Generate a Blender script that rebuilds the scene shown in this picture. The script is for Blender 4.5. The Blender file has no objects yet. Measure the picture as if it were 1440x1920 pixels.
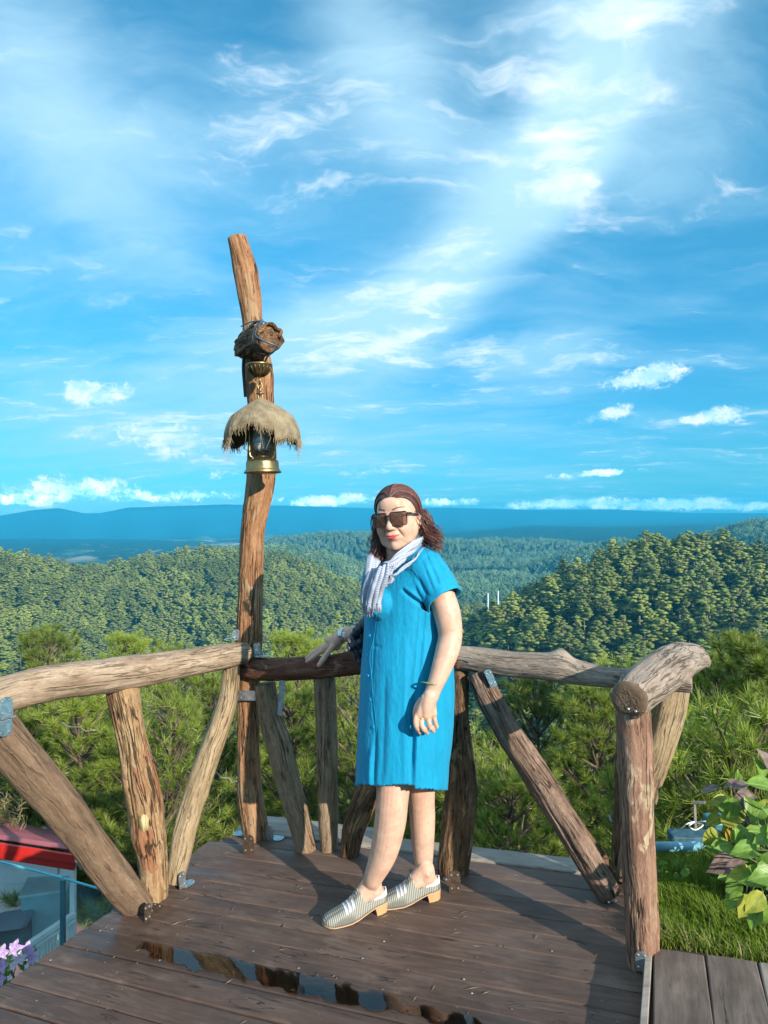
import bpy, bmesh, math, random
import numpy as np
from mathutils import Vector, Matrix, noise as mnoise
random.seed(7); rng = np.random.default_rng(7)
S = bpy.context.scene
COL = S.collection
R_ = math.radians

# ------------------------------------------------------------------ camera
F = 1280.0                      # focal length in pixels of the 1440 x 1920 frame
CAMZ = 1.465
PITCH, ROLL = R_(0.85), R_(2.0)
CM = Matrix.Rotation(math.pi/2 + PITCH, 3, 'X') @ Matrix.Rotation(-ROLL, 3, 'Z')
cam_d = bpy.data.cameras.new('camera'); cam = bpy.data.objects.new('camera', cam_d); COL.objects.link(cam)
cam.matrix_world = Matrix.Translation((0, 0, CAMZ)) @ CM.to_4x4()
cam_d.sensor_fit = 'VERTICAL'; cam_d.sensor_height = 36.0; cam_d.lens = 36.0*F/1920
cam_d.clip_start = 0.05; cam_d.clip_end = 30000
S.camera = cam
CO = Vector((0, 0, CAMZ))
def ray(px, py):
    return (CM @ Vector(((px-720)/F, (960-py)/F, -1))).normalized()
def P(px, py, Y):               # point seen at the pixel, at world depth Y
    d = ray(px, py); return CO + d*(Y/d.y)
_d1 = ray(-2100, 1220); _d2 = ray(1276, 957)
NRM = _d1.cross(_d2).normalized()
if NRM.z < 0: NRM = -NRM
VV = _d2.normalized()                           # away from the camera along the deck's short side
UU = -(NRM.cross(VV)).normalized()
if UU.x < 0: UU = -UU                           # along the planks, to the right
ORG = P(720, 1710, 2.55)
def D(px, py, h=0.0):           # point on the deck plane (h above it)
    d = ray(px, py); o = ORG + NRM*h
    return CO + d*((o-CO).dot(NRM)/d.dot(NRM))
def duv(p): return ((p-ORG).dot(UU), (p-ORG).dot(VV))
def uvp(u, v, h=0.0): return ORG + UU*u + VV*v + NRM*h
def onplane(px, py, a, b):      # ray meets the vertical plane through a and b
    n = Vector((b-a)); n = Vector((-n.y, n.x, 0)).normalized(); d = ray(px, py)
    return CO + d*((a-CO).dot(n)/d.dot(n))

# ------------------------------------------------------------------ light, exposure
S.view_settings.view_transform = 'Standard'; S.view_settings.look = 'None'
S.view_settings.exposure = 1.12; S.view_settings.gamma = 1.0; S.view_settings.use_curve_mapping = False
SUN_EL, SUN_AZ = R_(20.0), R_(142.0)            # azimuth from +Y towards +X
sd = bpy.data.lights.new('sun', 'SUN'); sd.energy = 3.7; sd.angle = R_(0.55); sd.color = (1.0, 0.91, 0.77)
sun = bpy.data.objects.new('sun', sd); COL.objects.link(sun)
SUNV = Vector((math.sin(SUN_AZ)*math.cos(SUN_EL), math.cos(SUN_AZ)*math.cos(SUN_EL), math.sin(SUN_EL)))
sun.rotation_euler = SUNV.to_track_quat('Z', 'Y').to_euler()
S.cycles.use_denoising = True
S.cycles.max_bounces = 6; S.cycles.diffuse_bounces = 3; S.cycles.glossy_bounces = 3
S.cycles.transmission_bounces = 5; S.cycles.transparent_max_bounces = 12; S.cycles.volume_bounces = 0
S.cycles.volume_step_rate = 4
S.cycles.caustics_reflective = False; S.cycles.caustics_refractive = False

# ------------------------------------------------------------------ node helpers
class NT:
    def __init__(s, nt): s.nt = nt; s.x = 0
    def n(s, t, **kw):
        nd = s.nt.nodes.new(t); s.x += 30; nd.location = (s.x, 0)
        for k, v in kw.items(): setattr(nd, k, v)
        return nd
    def _in(s, sock, v):
        if v is None: return
        if isinstance(v, bpy.types.NodeSocket): s.nt.links.new(v, sock)
        else:
            if sock.type == 'RGBA' and len(v) == 3: v = (*v, 1)
            sock.default_value = v
    def m(s, op, a, b=None, c=None, clamp=False):
        nd = s.n('ShaderNodeMath', operation=op, use_clamp=clamp)
        for i, v in enumerate((a, b, c)): s._in(nd.inputs[i], v)
        return nd.outputs[0]
    def vm(s, op, a, b=None, scale=None):
        nd = s.n('ShaderNodeVectorMath', operation=op)
        s._in(nd.inputs[0], a); s._in(nd.inputs[1], b)
        if scale is not None: s._in(nd.inputs['Scale'], scale)
        return nd.outputs['Value'] if op in ('LENGTH', 'DOT_PRODUCT', 'DISTANCE') else nd.outputs[0]
    def mapping(s, v, loc=(0,0,0), rot=(0,0,0), scale=(1,1,1), typ='POINT'):
        nd = s.n('ShaderNodeMapping', vector_type=typ)
        s._in(nd.inputs[0], v); nd.inputs[1].default_value = loc if typ != 'NORMAL' else (0,0,0)
        nd.inputs[2].default_value = rot; nd.inputs[3].default_value = scale
        return nd.outputs[0]
    def noise(s, v, scale=5, detail=4, rough=.55, dist=0, color=False, lac=2.0):
        nd = s.n('ShaderNodeTexNoise'); s._in(nd.inputs['Vector'], v)
        s._in(nd.inputs['Scale'], scale); nd.inputs['Detail'].default_value = detail
        nd.inputs['Roughness'].default_value = rough; nd.inputs['Distortion'].default_value = dist
        nd.inputs['Lacunarity'].default_value = lac
        return nd.outputs[1] if color else nd.outputs[0]
    def vor(s, v, scale=5, feature='F1', out='Distance', rnd=1.0):
        nd = s.n('ShaderNodeTexVoronoi', feature=feature); s._in(nd.inputs['Vector'], v)
        nd.inputs['Scale'].default_value = scale; nd.inputs['Randomness'].default_value = rnd
        return nd.outputs[out]
    def wave(s, v, scale=5, dist=0, detail=2, dscale=1, direction='X'):
        nd = s.n('ShaderNodeTexWave', bands_direction=direction); s._in(nd.inputs['Vector'], v)
        nd.inputs['Scale'].default_value = scale; nd.inputs['Distortion'].default_value = dist
        nd.inputs['Detail'].default_value = detail; nd.inputs['Detail Scale'].default_value = dscale
        return nd.outputs[1]
    def mr(s, v, a, b, c=0.0, d=1.0, smooth=True):
        nd = s.n('ShaderNodeMapRange', interpolation_type='SMOOTHSTEP' if smooth else 'LINEAR')
        for i, q in enumerate((v, a, b, c, d)): s._in(nd.inputs[i], q)
        return nd.outputs[0]
    def mix(s, f, a, b, blend='MIX'):
        nd = s.n('ShaderNodeMix', data_type='RGBA', blend_type=blend)
        s._in(nd.inputs[0], f); s._in(nd.inputs[6], a); s._in(nd.inputs[7], b)
        return nd.outputs[2]
    def ramp(s, f, stops):
        nd = s.n('ShaderNodeValToRGB'); s._in(nd.inputs[0], f); e = nd.color_ramp.elements
        while len(e) < len(stops): e.new(0.5)
        for i, (p, c) in enumerate(stops):
            e[i].position = p; e[i].color = (*c, 1) if len(c) == 3 else c
        return nd.outputs[0]
    def sep(s, v):
        nd = s.n('ShaderNodeSeparateXYZ'); s._in(nd.inputs[0], v); return nd.outputs
    def comb(s, x, y, z):
        nd = s.n('ShaderNodeCombineXYZ')
        for i, q in enumerate((x, y, z)): s._in(nd.inputs[i], q)
        return nd.outputs[0]
    def attr(s, name, out='Vector'):
        nd = s.n('ShaderNodeAttribute'); nd.attribute_name = name; return nd.outputs[out]
    def bump(s, h, strength=.5, dist=.01, normal=None):
        nd = s.n('ShaderNodeBump'); s._in(nd.inputs['Height'], h)
        nd.inputs['Strength'].default_value = strength; nd.inputs['Distance'].default_value = dist
        if normal: s._in(nd.inputs['Normal'], normal)
        return nd.outputs[0]

def material(name):
    m = bpy.data.materials.new(name); m.use_nodes = True; nt = m.node_tree
    for n in list(nt.nodes): nt.nodes.remove(n)
    t = NT(nt); out = t.n('ShaderNodeOutputMaterial')
    return m, t, out
def principled(t, out, color, rough=.6, metal=0.0, normal=None, **kw):
    b = t.n('ShaderNodeBsdfPrincipled'); t._in(b.inputs['Base Color'], color)
    t._in(b.inputs['Roughness'], rough); t._in(b.inputs['Metallic'], metal)
    if normal: t._in(b.inputs['Normal'], normal)
    for k, v in kw.items():
        t._in(b.inputs[k.replace('_', ' ')], v)
    t.nt.links.new(b.outputs[0], out.inputs['Surface'])
    return b
def simple(name, color, rough=.6, metal=0.0, var=.15, scale=30, bump=0.0, **kw):
    m, t, out = material(name)
    tc = t.n('ShaderNodeTexCoord').outputs['Object']
    nz = t.noise(tc, scale, 4, .6)
    c2 = tuple(max(0, c*(1-var*2)) for c in color); c3 = tuple(min(1, c*(1+var)) for c in color)
    col = t.mix(nz, c2, c3)
    nrm = t.bump(nz, bump, .003) if bump else None
    principled(t, out, col, t.mr(nz, .3, .7, max(.02, rough-.08), min(1, rough+.08)), metal, nrm, **kw)
    return m

# ------------------------------------------------------------------ world: sky with clouds
def azel(px, py):
    d = ray(px, py); return math.degrees(math.atan2(d.x, d.y)), math.degrees(math.asin(d.z))
W = bpy.data.worlds.new('World'); S.world = W; W.use_nodes = True
for n in list(W.node_tree.nodes): W.node_tree.nodes.remove(n)
t = NT(W.node_tree)
wout = t.n('ShaderNodeOutputWorld'); bg = t.n('ShaderNodeBackground')
sky = t.n('ShaderNodeTexSky', sky_type='NISHITA'); sky.sun_disc = False
sky.sun_elevation = SUN_EL; sky.sun_rotation = SUN_AZ; sky.altitude = 1500
sky.air_density = 1.1; sky.dust_density = 0.3; sky.ozone_density = 3.0
dirv = t.n('ShaderNodeTexCoord').outputs['Generated']
sx, sy, sz = t.sep(dirv)
AZ = t.m('MULTIPLY', t.m('ARCTAN2', sx, sy), 57.2958); EL = t.m('MULTIPLY', t.m('ARCSINE', sz), 57.2958)
AE = t.comb(AZ, EL, 0.0)
def blobs(lst):
    tot = None
    for (px, py, rx, ry, rot, amp) in lst:      # pixel-sized ellipses, as directions of the sky
        az, el = azel(px, py)
        k = 57.2958/F*max(.6, math.cos(R_(az))*math.cos(R_(el)))
        v = t.mapping(AE, (az, el, 0), (0, 0, R_(rot)), (rx*k, ry*k, 1), 'TEXTURE')
        l = t.vm('LENGTH', v)
        g = t.mr(l, 1.0, 0.0, 0.0, amp)
        tot = g if tot is None else t.m('ADD', tot, g)
    return tot
# warped coordinate (flattened layers converge at the horizon)
den = t.m('ADD', t.m('MAXIMUM', sz, 0.0), 0.16)
pl = t.comb(t.m('DIVIDE', sx, den), t.m('DIVIDE', sy, den), t.m('MULTIPLY', sz, 1.0))
wn = t.noise(pl, 1.3, 5, .6, 0, True)
plw = t.vm('ADD', pl, t.vm('SCALE', t.vm('SUBTRACT', wn, (.5, .5, .5)), scale=.55))
streak = t.noise(t.mapping(plw, rot=(0, 0, R_(-38)), scale=(.75, 2.0, 1)), 1.5, 8, .56, .35)
fine = t.noise(t.mapping(plw, rot=(0, 0, R_(-25)), scale=(1, 2.2, 1)), 5.0, 7, .6, .3)
veil_mask = blobs([
    (150, 280, 520, 330, -35, .30), (90, 130, 300, 130, -30, .08), (250, 420, 260, 100, -20, .12),
    (720, 120, 190, 460, 40, .30), (1120, 60, 430, 260, 35, .40), (1250, 180, 330, 260, 20, .30),
    (880, 470, 560, 150, 42, .42), (720, 560, 460, 110, 20, .28), (560, 650, 460, 120, 8, .32),
    (1060, 300, 260, 140, 50, .30), (350, 760, 520, 130, 4, .30), (150, 840, 420, 90, 0, .22),
    (620, 830, 500, 90, 0, .25), (1000, 890, 230, 22, -3, .20), (1300, 560, 330, 40, 8, .10), (0, 690, 220, 50, 0, .1),
    (1030, 660, 260, 160, 40, .18)])
bright_mask = blobs([
    (1060, 110, 330, 240, 40, .30), (1200, 120, 330, 150, 10, .16), (1180, 50, 190, 55, -12, .20), (1230, 190, 240, 60, -5, .25),
    (1070, 330, 100, 130, 35, .28), (1020, 200, 130, 170, 20, .18), (850, 490, 200, 120, 45, .40), (700, 540, 130, 42, 10, .30),
    (650, 670, 240, 46, 4, .42), (300, 830, 260, 60, 0, .22), (560, 700, 150, 50, 0, .2), (400, 690, 110, 40, -8, .24), (340, 790, 160, 60, 0, .22),
    (270, 800, 80, 30, 0, .2), (760, 640, 130, 30, 12, .22)])
fill_cloud = t.m('MAXIMUM', t.mr(EL, 38, 60, 0, .34), t.mr(t.m('ABSOLUTE', AZ), 34, 60, 0, .30))  # bright cloud cover added above and beside the view to raise the fill light
veil_mask = t.m('ADD', veil_mask, fill_cloud)
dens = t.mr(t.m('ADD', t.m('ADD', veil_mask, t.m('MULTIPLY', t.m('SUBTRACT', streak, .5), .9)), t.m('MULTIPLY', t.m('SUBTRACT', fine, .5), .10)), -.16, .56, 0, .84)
bright_mask = t.m('ADD', bright_mask, t.m('MULTIPLY', fill_cloud, .75))
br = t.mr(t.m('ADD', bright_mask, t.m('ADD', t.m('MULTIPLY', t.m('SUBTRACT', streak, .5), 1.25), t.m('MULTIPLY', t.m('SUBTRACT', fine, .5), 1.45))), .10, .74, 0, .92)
# cumulus: sharper edged puffs
aew = t.vm('ADD', AE, t.vm('SCALE', t.vm('SUBTRACT', t.noise(AE, .9, 6, .62, 0, True), (.5, .5, .5)), scale=2.4))
pn = t.noise(t.mapping(aew, scale=(.5, 1.0, 1)), .95, 9, .64)
puffs = blobs([
    (175, 742, 100, 34, 0, .8), (150, 722, 50, 30, 0, .5), (235, 728, 45, 22, 0, .5),
    (1200, 712, 125, 32, 0, .75), (1240, 690, 70, 30, 0, .5), (1130, 780, 80, 22, 12, .6), (1165, 770, 40, 26, 0, .3),
    (1350, 780, 75, 32, 0, .85), (1270, 788, 70, 13, 0, .5), (1120, 888, 150, 13, 0, .6),
    (130, 915, 190, 42, 0, .60), (300, 800, 150, 50, 0, .38), (380, 850, 200, 40, 0, .32), (330, 930, 240, 20, 0, .5), (620, 938, 170, 20, 0, .75), (830, 942, 140, 14, 0, .6),
    (1050, 944, 200, 17, 0, .75), (1260, 946, 200, 20, 0, .8), (1420, 950, 120, 15, 0, .6),
    (690, 880, 160, 22, 0, .35), (200, 820, 130, 40, 0, .3), (420, 890, 160, 25, 0, .25), (40, 940, 120, 24, 0, .35)])
pf = t.mr(t.m('ADD', puffs, t.m('MULTIPLY', t.m('SUBTRACT', pn, .5), 1.8)), .20, .66, 0, .88)
pf = t.m('MULTIPLY', pf, t.mr(puffs, .04, .30))
skycol = sky.outputs[0]
skycol = t.mix(1.0, skycol, t.mix(t.mr(EL, 0, 26, 0, 1, False), (.22, .66, .92), (.42, 1.60, 1.62)), 'MULTIPLY')
elf = t.mr(EL, -2.0, 30.0, 0, 1, False)
cl_lo = (4.9, 7.2, 8.4); cl_hi = (8.6, 9.2, 9.8)
veilc = t.mix(elf, (3.2, 6.0, 7.7), (4.9, 7.4, 8.9))
c = t.mix(dens, skycol, veilc)
c = t.mix(br, c, (8.3, 9.0, 9.7))
# cumulus shading: lit tops, bluish undersides come from the clouds' own thickness noise
pc = t.mix(t.mr(pn, .42, .66), (4.4, 7.4, 9.0), (8.6, 9.0, 9.4))
pc = t.vm('SCALE', pc, scale=t.mr(EL, 1.0, 5.0, 2.3, 1.0))
c = t.mix(pf, c, pc)
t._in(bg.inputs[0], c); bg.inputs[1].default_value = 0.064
t.nt.links.new(bg.outputs[0], wout.inputs['Surface'])
W.cycles.sampling_method = 'MANUAL'; W.cycles.sample_map_resolution = 512

# ------------------------------------------------------------------ object helpers
def tag(o, label=None, cat=None, group=None, kind=None):
    if label: o['label'] = label
    if cat: o['category'] = cat
    if group: o['group'] = group
    if kind: o['kind'] = kind
    return o
def empty(name, loc, label=None, cat=None, group=None):
    o = bpy.data.objects.new(name, None); COL.objects.link(o); o.location = loc
    o.empty_display_size = .1
    return tag(o, label, cat, group)
def link(name, me, parent=None, mats=()):
    o = bpy.data.objects.new(name, me); COL.objects.link(o)
    for m in mats: me.materials.append(m)
    if parent is not None:
        o.parent = parent
        o.matrix_parent_inverse = world_of(parent).inverted()
    return o
def world_of(o):
    m = o.matrix_basis.copy()
    if o.parent: m = world_of(o.parent) @ o.matrix_parent_inverse @ m
    return m
def mesh(name, verts, faces, smooth=True, attrs=None, matidx=None):
    me = bpy.data.meshes.new(name)
    me.from_pydata([tuple(v) for v in verts], [], [tuple(f) for f in faces])
    if smooth: me.polygons.foreach_set('use_smooth', [True]*len(me.polygons))
    if attrs:
        for k, a in attrs.items():
            a = np.asarray(a, dtype=np.float32)
            if a.ndim == 1:
                at = me.attributes.new(k, 'FLOAT', 'POINT'); at.data.foreach_set('value', a)
            else:
                at = me.attributes.new(k, 'FLOAT_VECTOR', 'POINT'); at.data.foreach_set('vector', a.ravel())
    if matidx is not None: me.polygons.foreach_set('material_index', matidx)
    me.update(); return me
def npmesh(name, V, T, smooth=False, matidx=None, attrs=None):      # fast triangle / quad soup: V (n,3), T (m,k)
    V = np.asarray(V, np.float32); T = np.asarray(T, np.int32); k = T.shape[1]
    me = bpy.data.meshes.new(name)
    me.vertices.add(len(V)); me.vertices.foreach_set('co', V.ravel())
    me.loops.add(T.size); me.loops.foreach_set('vertex_index', T.ravel())
    me.polygons.add(len(T)); me.polygons.foreach_set('loop_start', np.arange(0, T.size, k, dtype=np.int32))
    me.polygons.foreach_set('loop_total', np.full(len(T), k, np.int32))
    if smooth: me.polygons.foreach_set('use_smooth', np.ones(len(T), bool))
    if matidx is not None: me.polygons.foreach_set('material_index', np.asarray(matidx, np.int32))
    if attrs:
        for kk, a in attrs.items():
            a = np.asarray(a, dtype=np.float32)
            at = me.attributes.new(kk, 'FLOAT' if a.ndim == 1 else 'FLOAT_VECTOR', 'POINT')
            at.data.foreach_set('value' if a.ndim == 1 else 'vector', a.ravel())
    me.update(calc_edges=True); me.validate(); return me
class MB:                       # collects shapes into one mesh
    def __init__(s): s.v = []; s.f = []; s.mi = []
    def add(s, vs, fs, mi=0):
        b = len(s.v); s.v += [Vector(v) for v in vs]; s.f += [tuple(i+b for i in f) for f in fs]; s.mi += [mi]*len(fs)
    def box(s, o, a, b, c, mi=0):               # corner-centred box: centre o, half vectors a b c
        o, a, b, c = map(Vector, (o, a, b, c))
        vs = [o + a*i + b*j + c*k for k in (-1, 1) for j in (-1, 1) for i in (-1, 1)]
        fs = [(0, 2, 3, 1), (4, 5, 7, 6), (0, 1, 5, 4), (2, 6, 7, 3), (0, 4, 6, 2), (1, 3, 7, 5)]
        if a.cross(b).dot(c) < 0: fs = [tuple(reversed(f)) for f in fs]
        s.add(vs, fs, mi)
    def bar(s, p, q, w, h, up=(0, 0, 1), mi=0):
        p, q = Vector(p), Vector(q); d = (q-p); a = d/2; d = d.normalized()
        x = d.cross(Vector(up)).normalized(); y = x.cross(d).normalized()
        s.box((p+q)/2, a, x*w/2, y*h/2, mi)
    def tube(s, pts, r, n=8, mi=0, cap=True, closed=False):
        pts = [Vector(p) for p in pts]; m = len(pts)
        rs = r if isinstance(r, (list, tuple)) else [r]*m
        up = Vector((0, 0, 1)); vs = []; N = None
        for i in range(m):
            if closed: tg = (pts[(i+1) % m]-pts[i-1])
            else: tg = (pts[min(i+1, m-1)]-pts[max(i-1, 0)])
            tg.normalize()
            if N is None: N = tg.orthogonal().normalized()
            N = (N - tg*N.dot(tg)).normalized(); B = tg.cross(N)
            vs += [pts[i] + (N*math.cos(a)+B*math.sin(a))*rs[i] for a in [2*math.pi*k/n for k in range(n)]]
        fs = []
        for i in range(m if closed else m-1):
            j = (i+1) % m
            for k in range(n): fs.append((i*n+k, i*n+(k+1) % n, j*n+(k+1) % n, j*n+k))
        if cap and not closed:
            fs.append(tuple(reversed(range(n)))); fs.append(tuple((m-1)*n+k for k in range(n)))
        s.add(vs, fs, mi)
    def lathe(s, prof, n=24, mi=0, o=(0, 0, 0), axis=(0, 0, 1)):
        o = Vector(o); ax = Vector(axis).normalized(); X = ax.orthogonal().normalized(); Y = ax.cross(X)
        vs = []; fs = []
        for (r, z) in prof:
            vs += [o + ax*z + (X*math.cos(2*math.pi*k/n) + Y*math.sin(2*math.pi*k/n))*r for k in range(n)]
        for i in range(len(prof)-1):
            for k in range(n): fs.append((i*n+k, i*n+(k+1) % n, (i+1)*n+(k+1) % n, (i+1)*n+k))
        s.add(vs, fs, mi)
    def build(s, name, mats, parent=None, smooth=False):
        me = mesh(name, s.v, s.f, smooth, matidx=s.mi)
        return link(name, me, parent, mats if isinstance(mats, (list, tuple)) else [mats])
def bevel(o, w=.003, seg=2):
    m = o.modifiers.new('bevel', 'BEVEL'); m.width = w; m.segments = seg; m.limit_method = 'ANGLE'; return o
def lerp(a, b, f): return a + (b-a)*f
def fn(v, s=1.0): return mnoise.noise(Vector(v)*s)
def catmull(pts, n):            # resample control values smoothly: list of tuples
    A = np.array(pts, float); m = len(A); out = []
    for i in range(n):
        x = i/(n-1)*(m-1); k = min(int(x), m-2); f = x-k
        p0, p1, p2, p3 = A[max(k-1, 0)], A[k], A[k+1], A[min(k+2, m-1)]
        out.append(.5*((2*p1)+(-p0+p2)*f+(2*p0-5*p1+4*p2-p3)*f*f+(-p0+3*p1-3*p2+p3)*f**3))
    return np.array(out)
# ------------------------------------------------------------------ haze
hz = MB(); hz.box((0, 2600, -5), (6800, 0, 0), (0, 4200, 0), (0, 0, 138))
m, t, out = material('haze')
v = t.n('ShaderNodeVolumePrincipled'); v.inputs['Color'].default_value = (0.05, 0.60, 1.0, 1)
v.inputs['Density'].default_value = 2.4e-4; v.inputs['Anisotropy'].default_value = 0.0
t.nt.links.new(v.outputs[0], out.inputs['Volume'])
m.cycles.homogeneous_volume = True
tag(hz.build('haze', m), kind='stuff')

# ------------------------------------------------------------------ terrain
def prof(pts):                  # pixel profile -> (azimuth, tangent of elevation)
    r = sorted((math.atan2(ray(x, y).x, ray(x, y).y), ray(x, y).z/math.hypot(ray(x, y).x, ray(x, y).y)) for x, y in pts)
    return np.array([a for a, e in r]), np.array([e for a, e in r])
def pts2(a, R, tree): return (a, R, tree)
# name: pixel skyline, ridge distance, slope in front, slope behind, rounding, tree height hidden in the skyline
LAY = [
    ('far',   [(-900, 985), (-300, 975), (0, 967), (60, 957), (110, 953), (160, 963), (190, 962), (240, 952), (300, 950), (420, 946), (560, 949), (700, 953), (850, 952), (1000, 956), (1150, 955), (1300, 962), (1440, 962), (1900, 975), (2400, 985)], 5400, .20, .2, 500, 0),
    ('far2',  [(-900, 1015), (0, 1010), (300, 1012), (600, 1012), (850, 1000), (1000, 985), (1150, 990), (1300, 985), (1440, 990), (2300, 1000)], 3000, .12, .1, 300, 0),
    ('mid',   [(-900, 1080), (300, 1070), (480, 1016), (560, 1003), (640, 996), (700, 998), (780, 1002), (860, 1012), (950, 1010), (1050, 1012), (1110, 1022), (1200, 1070), (1300, 1120), (2300, 1160)], 1550, .34, .3, 60, 9),
    ('mid2',  [(-900, 1120), (700, 1110), (850, 1086), (920, 1075), (1000, 1050), (1080, 1030), (1160, 1012), (1300, 1040), (1420, 1100), (2300, 1130)], 980, .34, .3, 40, 9),
    ('rdark', [(-900, 1300), (1100, 1100), (1290, 1010), (1340, 990), (1400, 977), (1440, 976), (1600, 970), (1900, 980), (2400, 1000)], 1080, .34, .3, 40, 10),
    ('lback', [(-900, 1150), (300, 1060), (400, 1034), (480, 1024), (560, 1021), (640, 1040), (720, 1075), (800, 1100), (880, 1118), (960, 1170), (1100, 1300), (2300, 1500)], 800, .32, .3, 40, 10),
    ('left',  [(-900, 1010), (-300, 1020), (0, 1036), (60, 1044), (140, 1058), (210, 1060), (270, 1040), (330, 1026), (380, 1028), (450, 1042), (520, 1036), (580, 1058), (640, 1084), (700, 1110), (800, 1150), (900, 1180), (1000, 1260), (1200, 1500), (2300, 1700)], 600, .34, .3, 40, 12),
    ('right', [(-900, 1900), (500, 1500), (760, 1270), (870, 1170), (940, 1126), (1000, 1096), (1060, 1064), (1120, 1038), (1170, 1018), (1220, 1008), (1280, 1010), (1330, 1016), (1390, 1026), (1440, 1038), (1600, 1070), (1900, 1040), (2400, 1060)], 330, .36, .35, 22, 12),
]
LAYP = [(n, *prof(p), R, kf, kb, w, th) for n, p, R, kf, kb, w, th in LAY]
FLR = np.array([0, 3.0, 4.5, 6, 9, 14, 22, 45, 90, 150, 260, 600, 1300, 2500, 5000, 7000])
FLZ = np.array([-2.4, -2.5, -3.6, -5.0, -7.2, -9.5, -14, -24, -44, -62, -78, -92, -84, -62, -60, -60.])
def zland(R, az):               # numpy arrays
    fl = np.interp(R, FLR, FLZ)
    fl = fl + np.where((R < 40) & (az > .34), 0, 0)
    z = fl
    for n, A, E, Rr, kf, kb, w, th in LAYP:
        e = np.interp(az, A, E)
        # wobble of ridge distance
        Ri = Rr*(1 + .06*np.sin(az*7+Rr) + .03*np.sin(az*17+1.3*Rr))
        zr = CAMZ + e*Ri - th
        d = R-Ri; k = np.where(d < 0, kf, kb)
        # side spurs run down the slope
        sp = 1 + .28*np.sin(az*31*(Rr/600)**.35 + Rr*.7)*(np.abs(d)/(np.abs(d)+w*2))
        zl = zr - k*(np.sqrt(d*d+w*w)-w)*sp
        z = np.maximum(z, zl)
    return z
azs = np.concatenate([np.linspace(-math.pi, -.95, 40), np.linspace(-.93, .93, 420), np.linspace(.95, math.pi, 40)])
Rs = np.concatenate([[0.5], np.geomspace(1.5, 60, 40), np.geomspace(64, 1000, 150), np.geomspace(1030, 6500, 110)])
AA, RR = np.meshgrid(azs, Rs)
ZZ = zland(RR, AA)
nz = np.array([mnoise.noise(Vector((math.sin(a)*r*.018, math.cos(a)*r*.018, 0))) for a, r in zip(AA.ravel(), RR.ravel())]).reshape(AA.shape)
ZZ = ZZ + nz*np.clip(RR*.012, 0, 7)*np.clip((4000-RR)/2000, .15, 1)
ZZ[RR > 6400] -= 60
na, nr = len(azs), len(Rs)
V = np.stack([np.sin(AA)*RR, np.cos(AA)*RR, ZZ], -1).reshape(-1, 3)
i, j = np.meshgrid(np.arange(nr-1), np.arange(na-1), indexing='ij')
T = np.stack([i*na+j, (i+1)*na+j, (i+1)*na+j+1, i*na+j+1], -1).reshape(-1, 4)
def zat(x, y):
    R = math.hypot(x, y); a = math.atan2(x, y)
    return float(zland(np.array([R]), np.array([a]))[0]) + mnoise.noise(Vector((x*.018, y*.018, 0)))*min(R*.012, 7)
# material: forest floor near, wooded hills far, clearings on the plain
m, t, out = material('terrain')
pos = t.n('ShaderNodeNewGeometry').outputs['Position']
px_, py_, pz_ = t.sep(pos)
dist = t.vm('LENGTH', pos)
n1 = t.noise(pos, .35, 6, .65); n2 = t.noise(pos, .012, 5, .6); n3 = t.noise(pos, .0021, 6, .62, .4)
near = t.mix(n1, (.018, .022, .010), (.055, .050, .024))
wood = t.mix(t.mr(n2, .35, .65), (.020, .040, .014), (.055, .080, .026))
fleck = t.vor(pos, .075)
wood = t.mix(t.mr(fleck, .1, .6), wood, (.010, .020, .010))
col = t.mix(t.mr(dist, 60, 200), near, wood)
plain = t.m('MULTIPLY', t.mr(n3, .50, .58), t.mr(pz_, -30, -45))
inplain = t.m('MULTIPLY', t.mr(dist, 1750, 2100), t.mr(dist, 4100, 3600))
field = t.mix(t.mr(t.noise(pos, .006, 4), .45, .55), (.12, .20, .09), (.34, .30, .20))
col = t.mix(t.m('MULTIPLY', t.m('MULTIPLY', plain, inplain), t.mr(px_, 300, -300)), col, field)
soil = t.m('MULTIPLY', t.m('MULTIPLY', t.mr(t.noise(pos, .0032, 3, .5, .6), .60, .64), t.mr(pz_, -30, -45)), t.m('MULTIPLY', t.mr(dist, 1700, 2000), t.mr(dist, 3400, 3000)))
col = t.mix(t.m('MULTIPLY', soil, t.mr(px_, 200, -200)), col, (.75, .42, .24))
ssx = t.vm('LENGTH', t.mapping(pos, (215, 1010, -70), (0, 0, .3), (60, 60, 60), 'TEXTURE'))
col = t.mix(t.m('MULTIPLY', t.mr(dist, 2300, 3200), t.mr(pz_, -58, -30)), col, (.012, .085, .15))  # blue aerial haze of the far range painted into its ground colour
nb = t.noise(pos, .06, 6, .7)
nrm = t.bump(t.m('ADD', nb, t.m('MULTIPLY', fleck, -.6)), .9, 10)
principled(t, out, col, .95, 0, nrm, Specular_IOR_Level=.1)
land = link('terrain', npmesh('terrain', V, T, True), None, [m]); tag(land, kind='structure')

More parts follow.
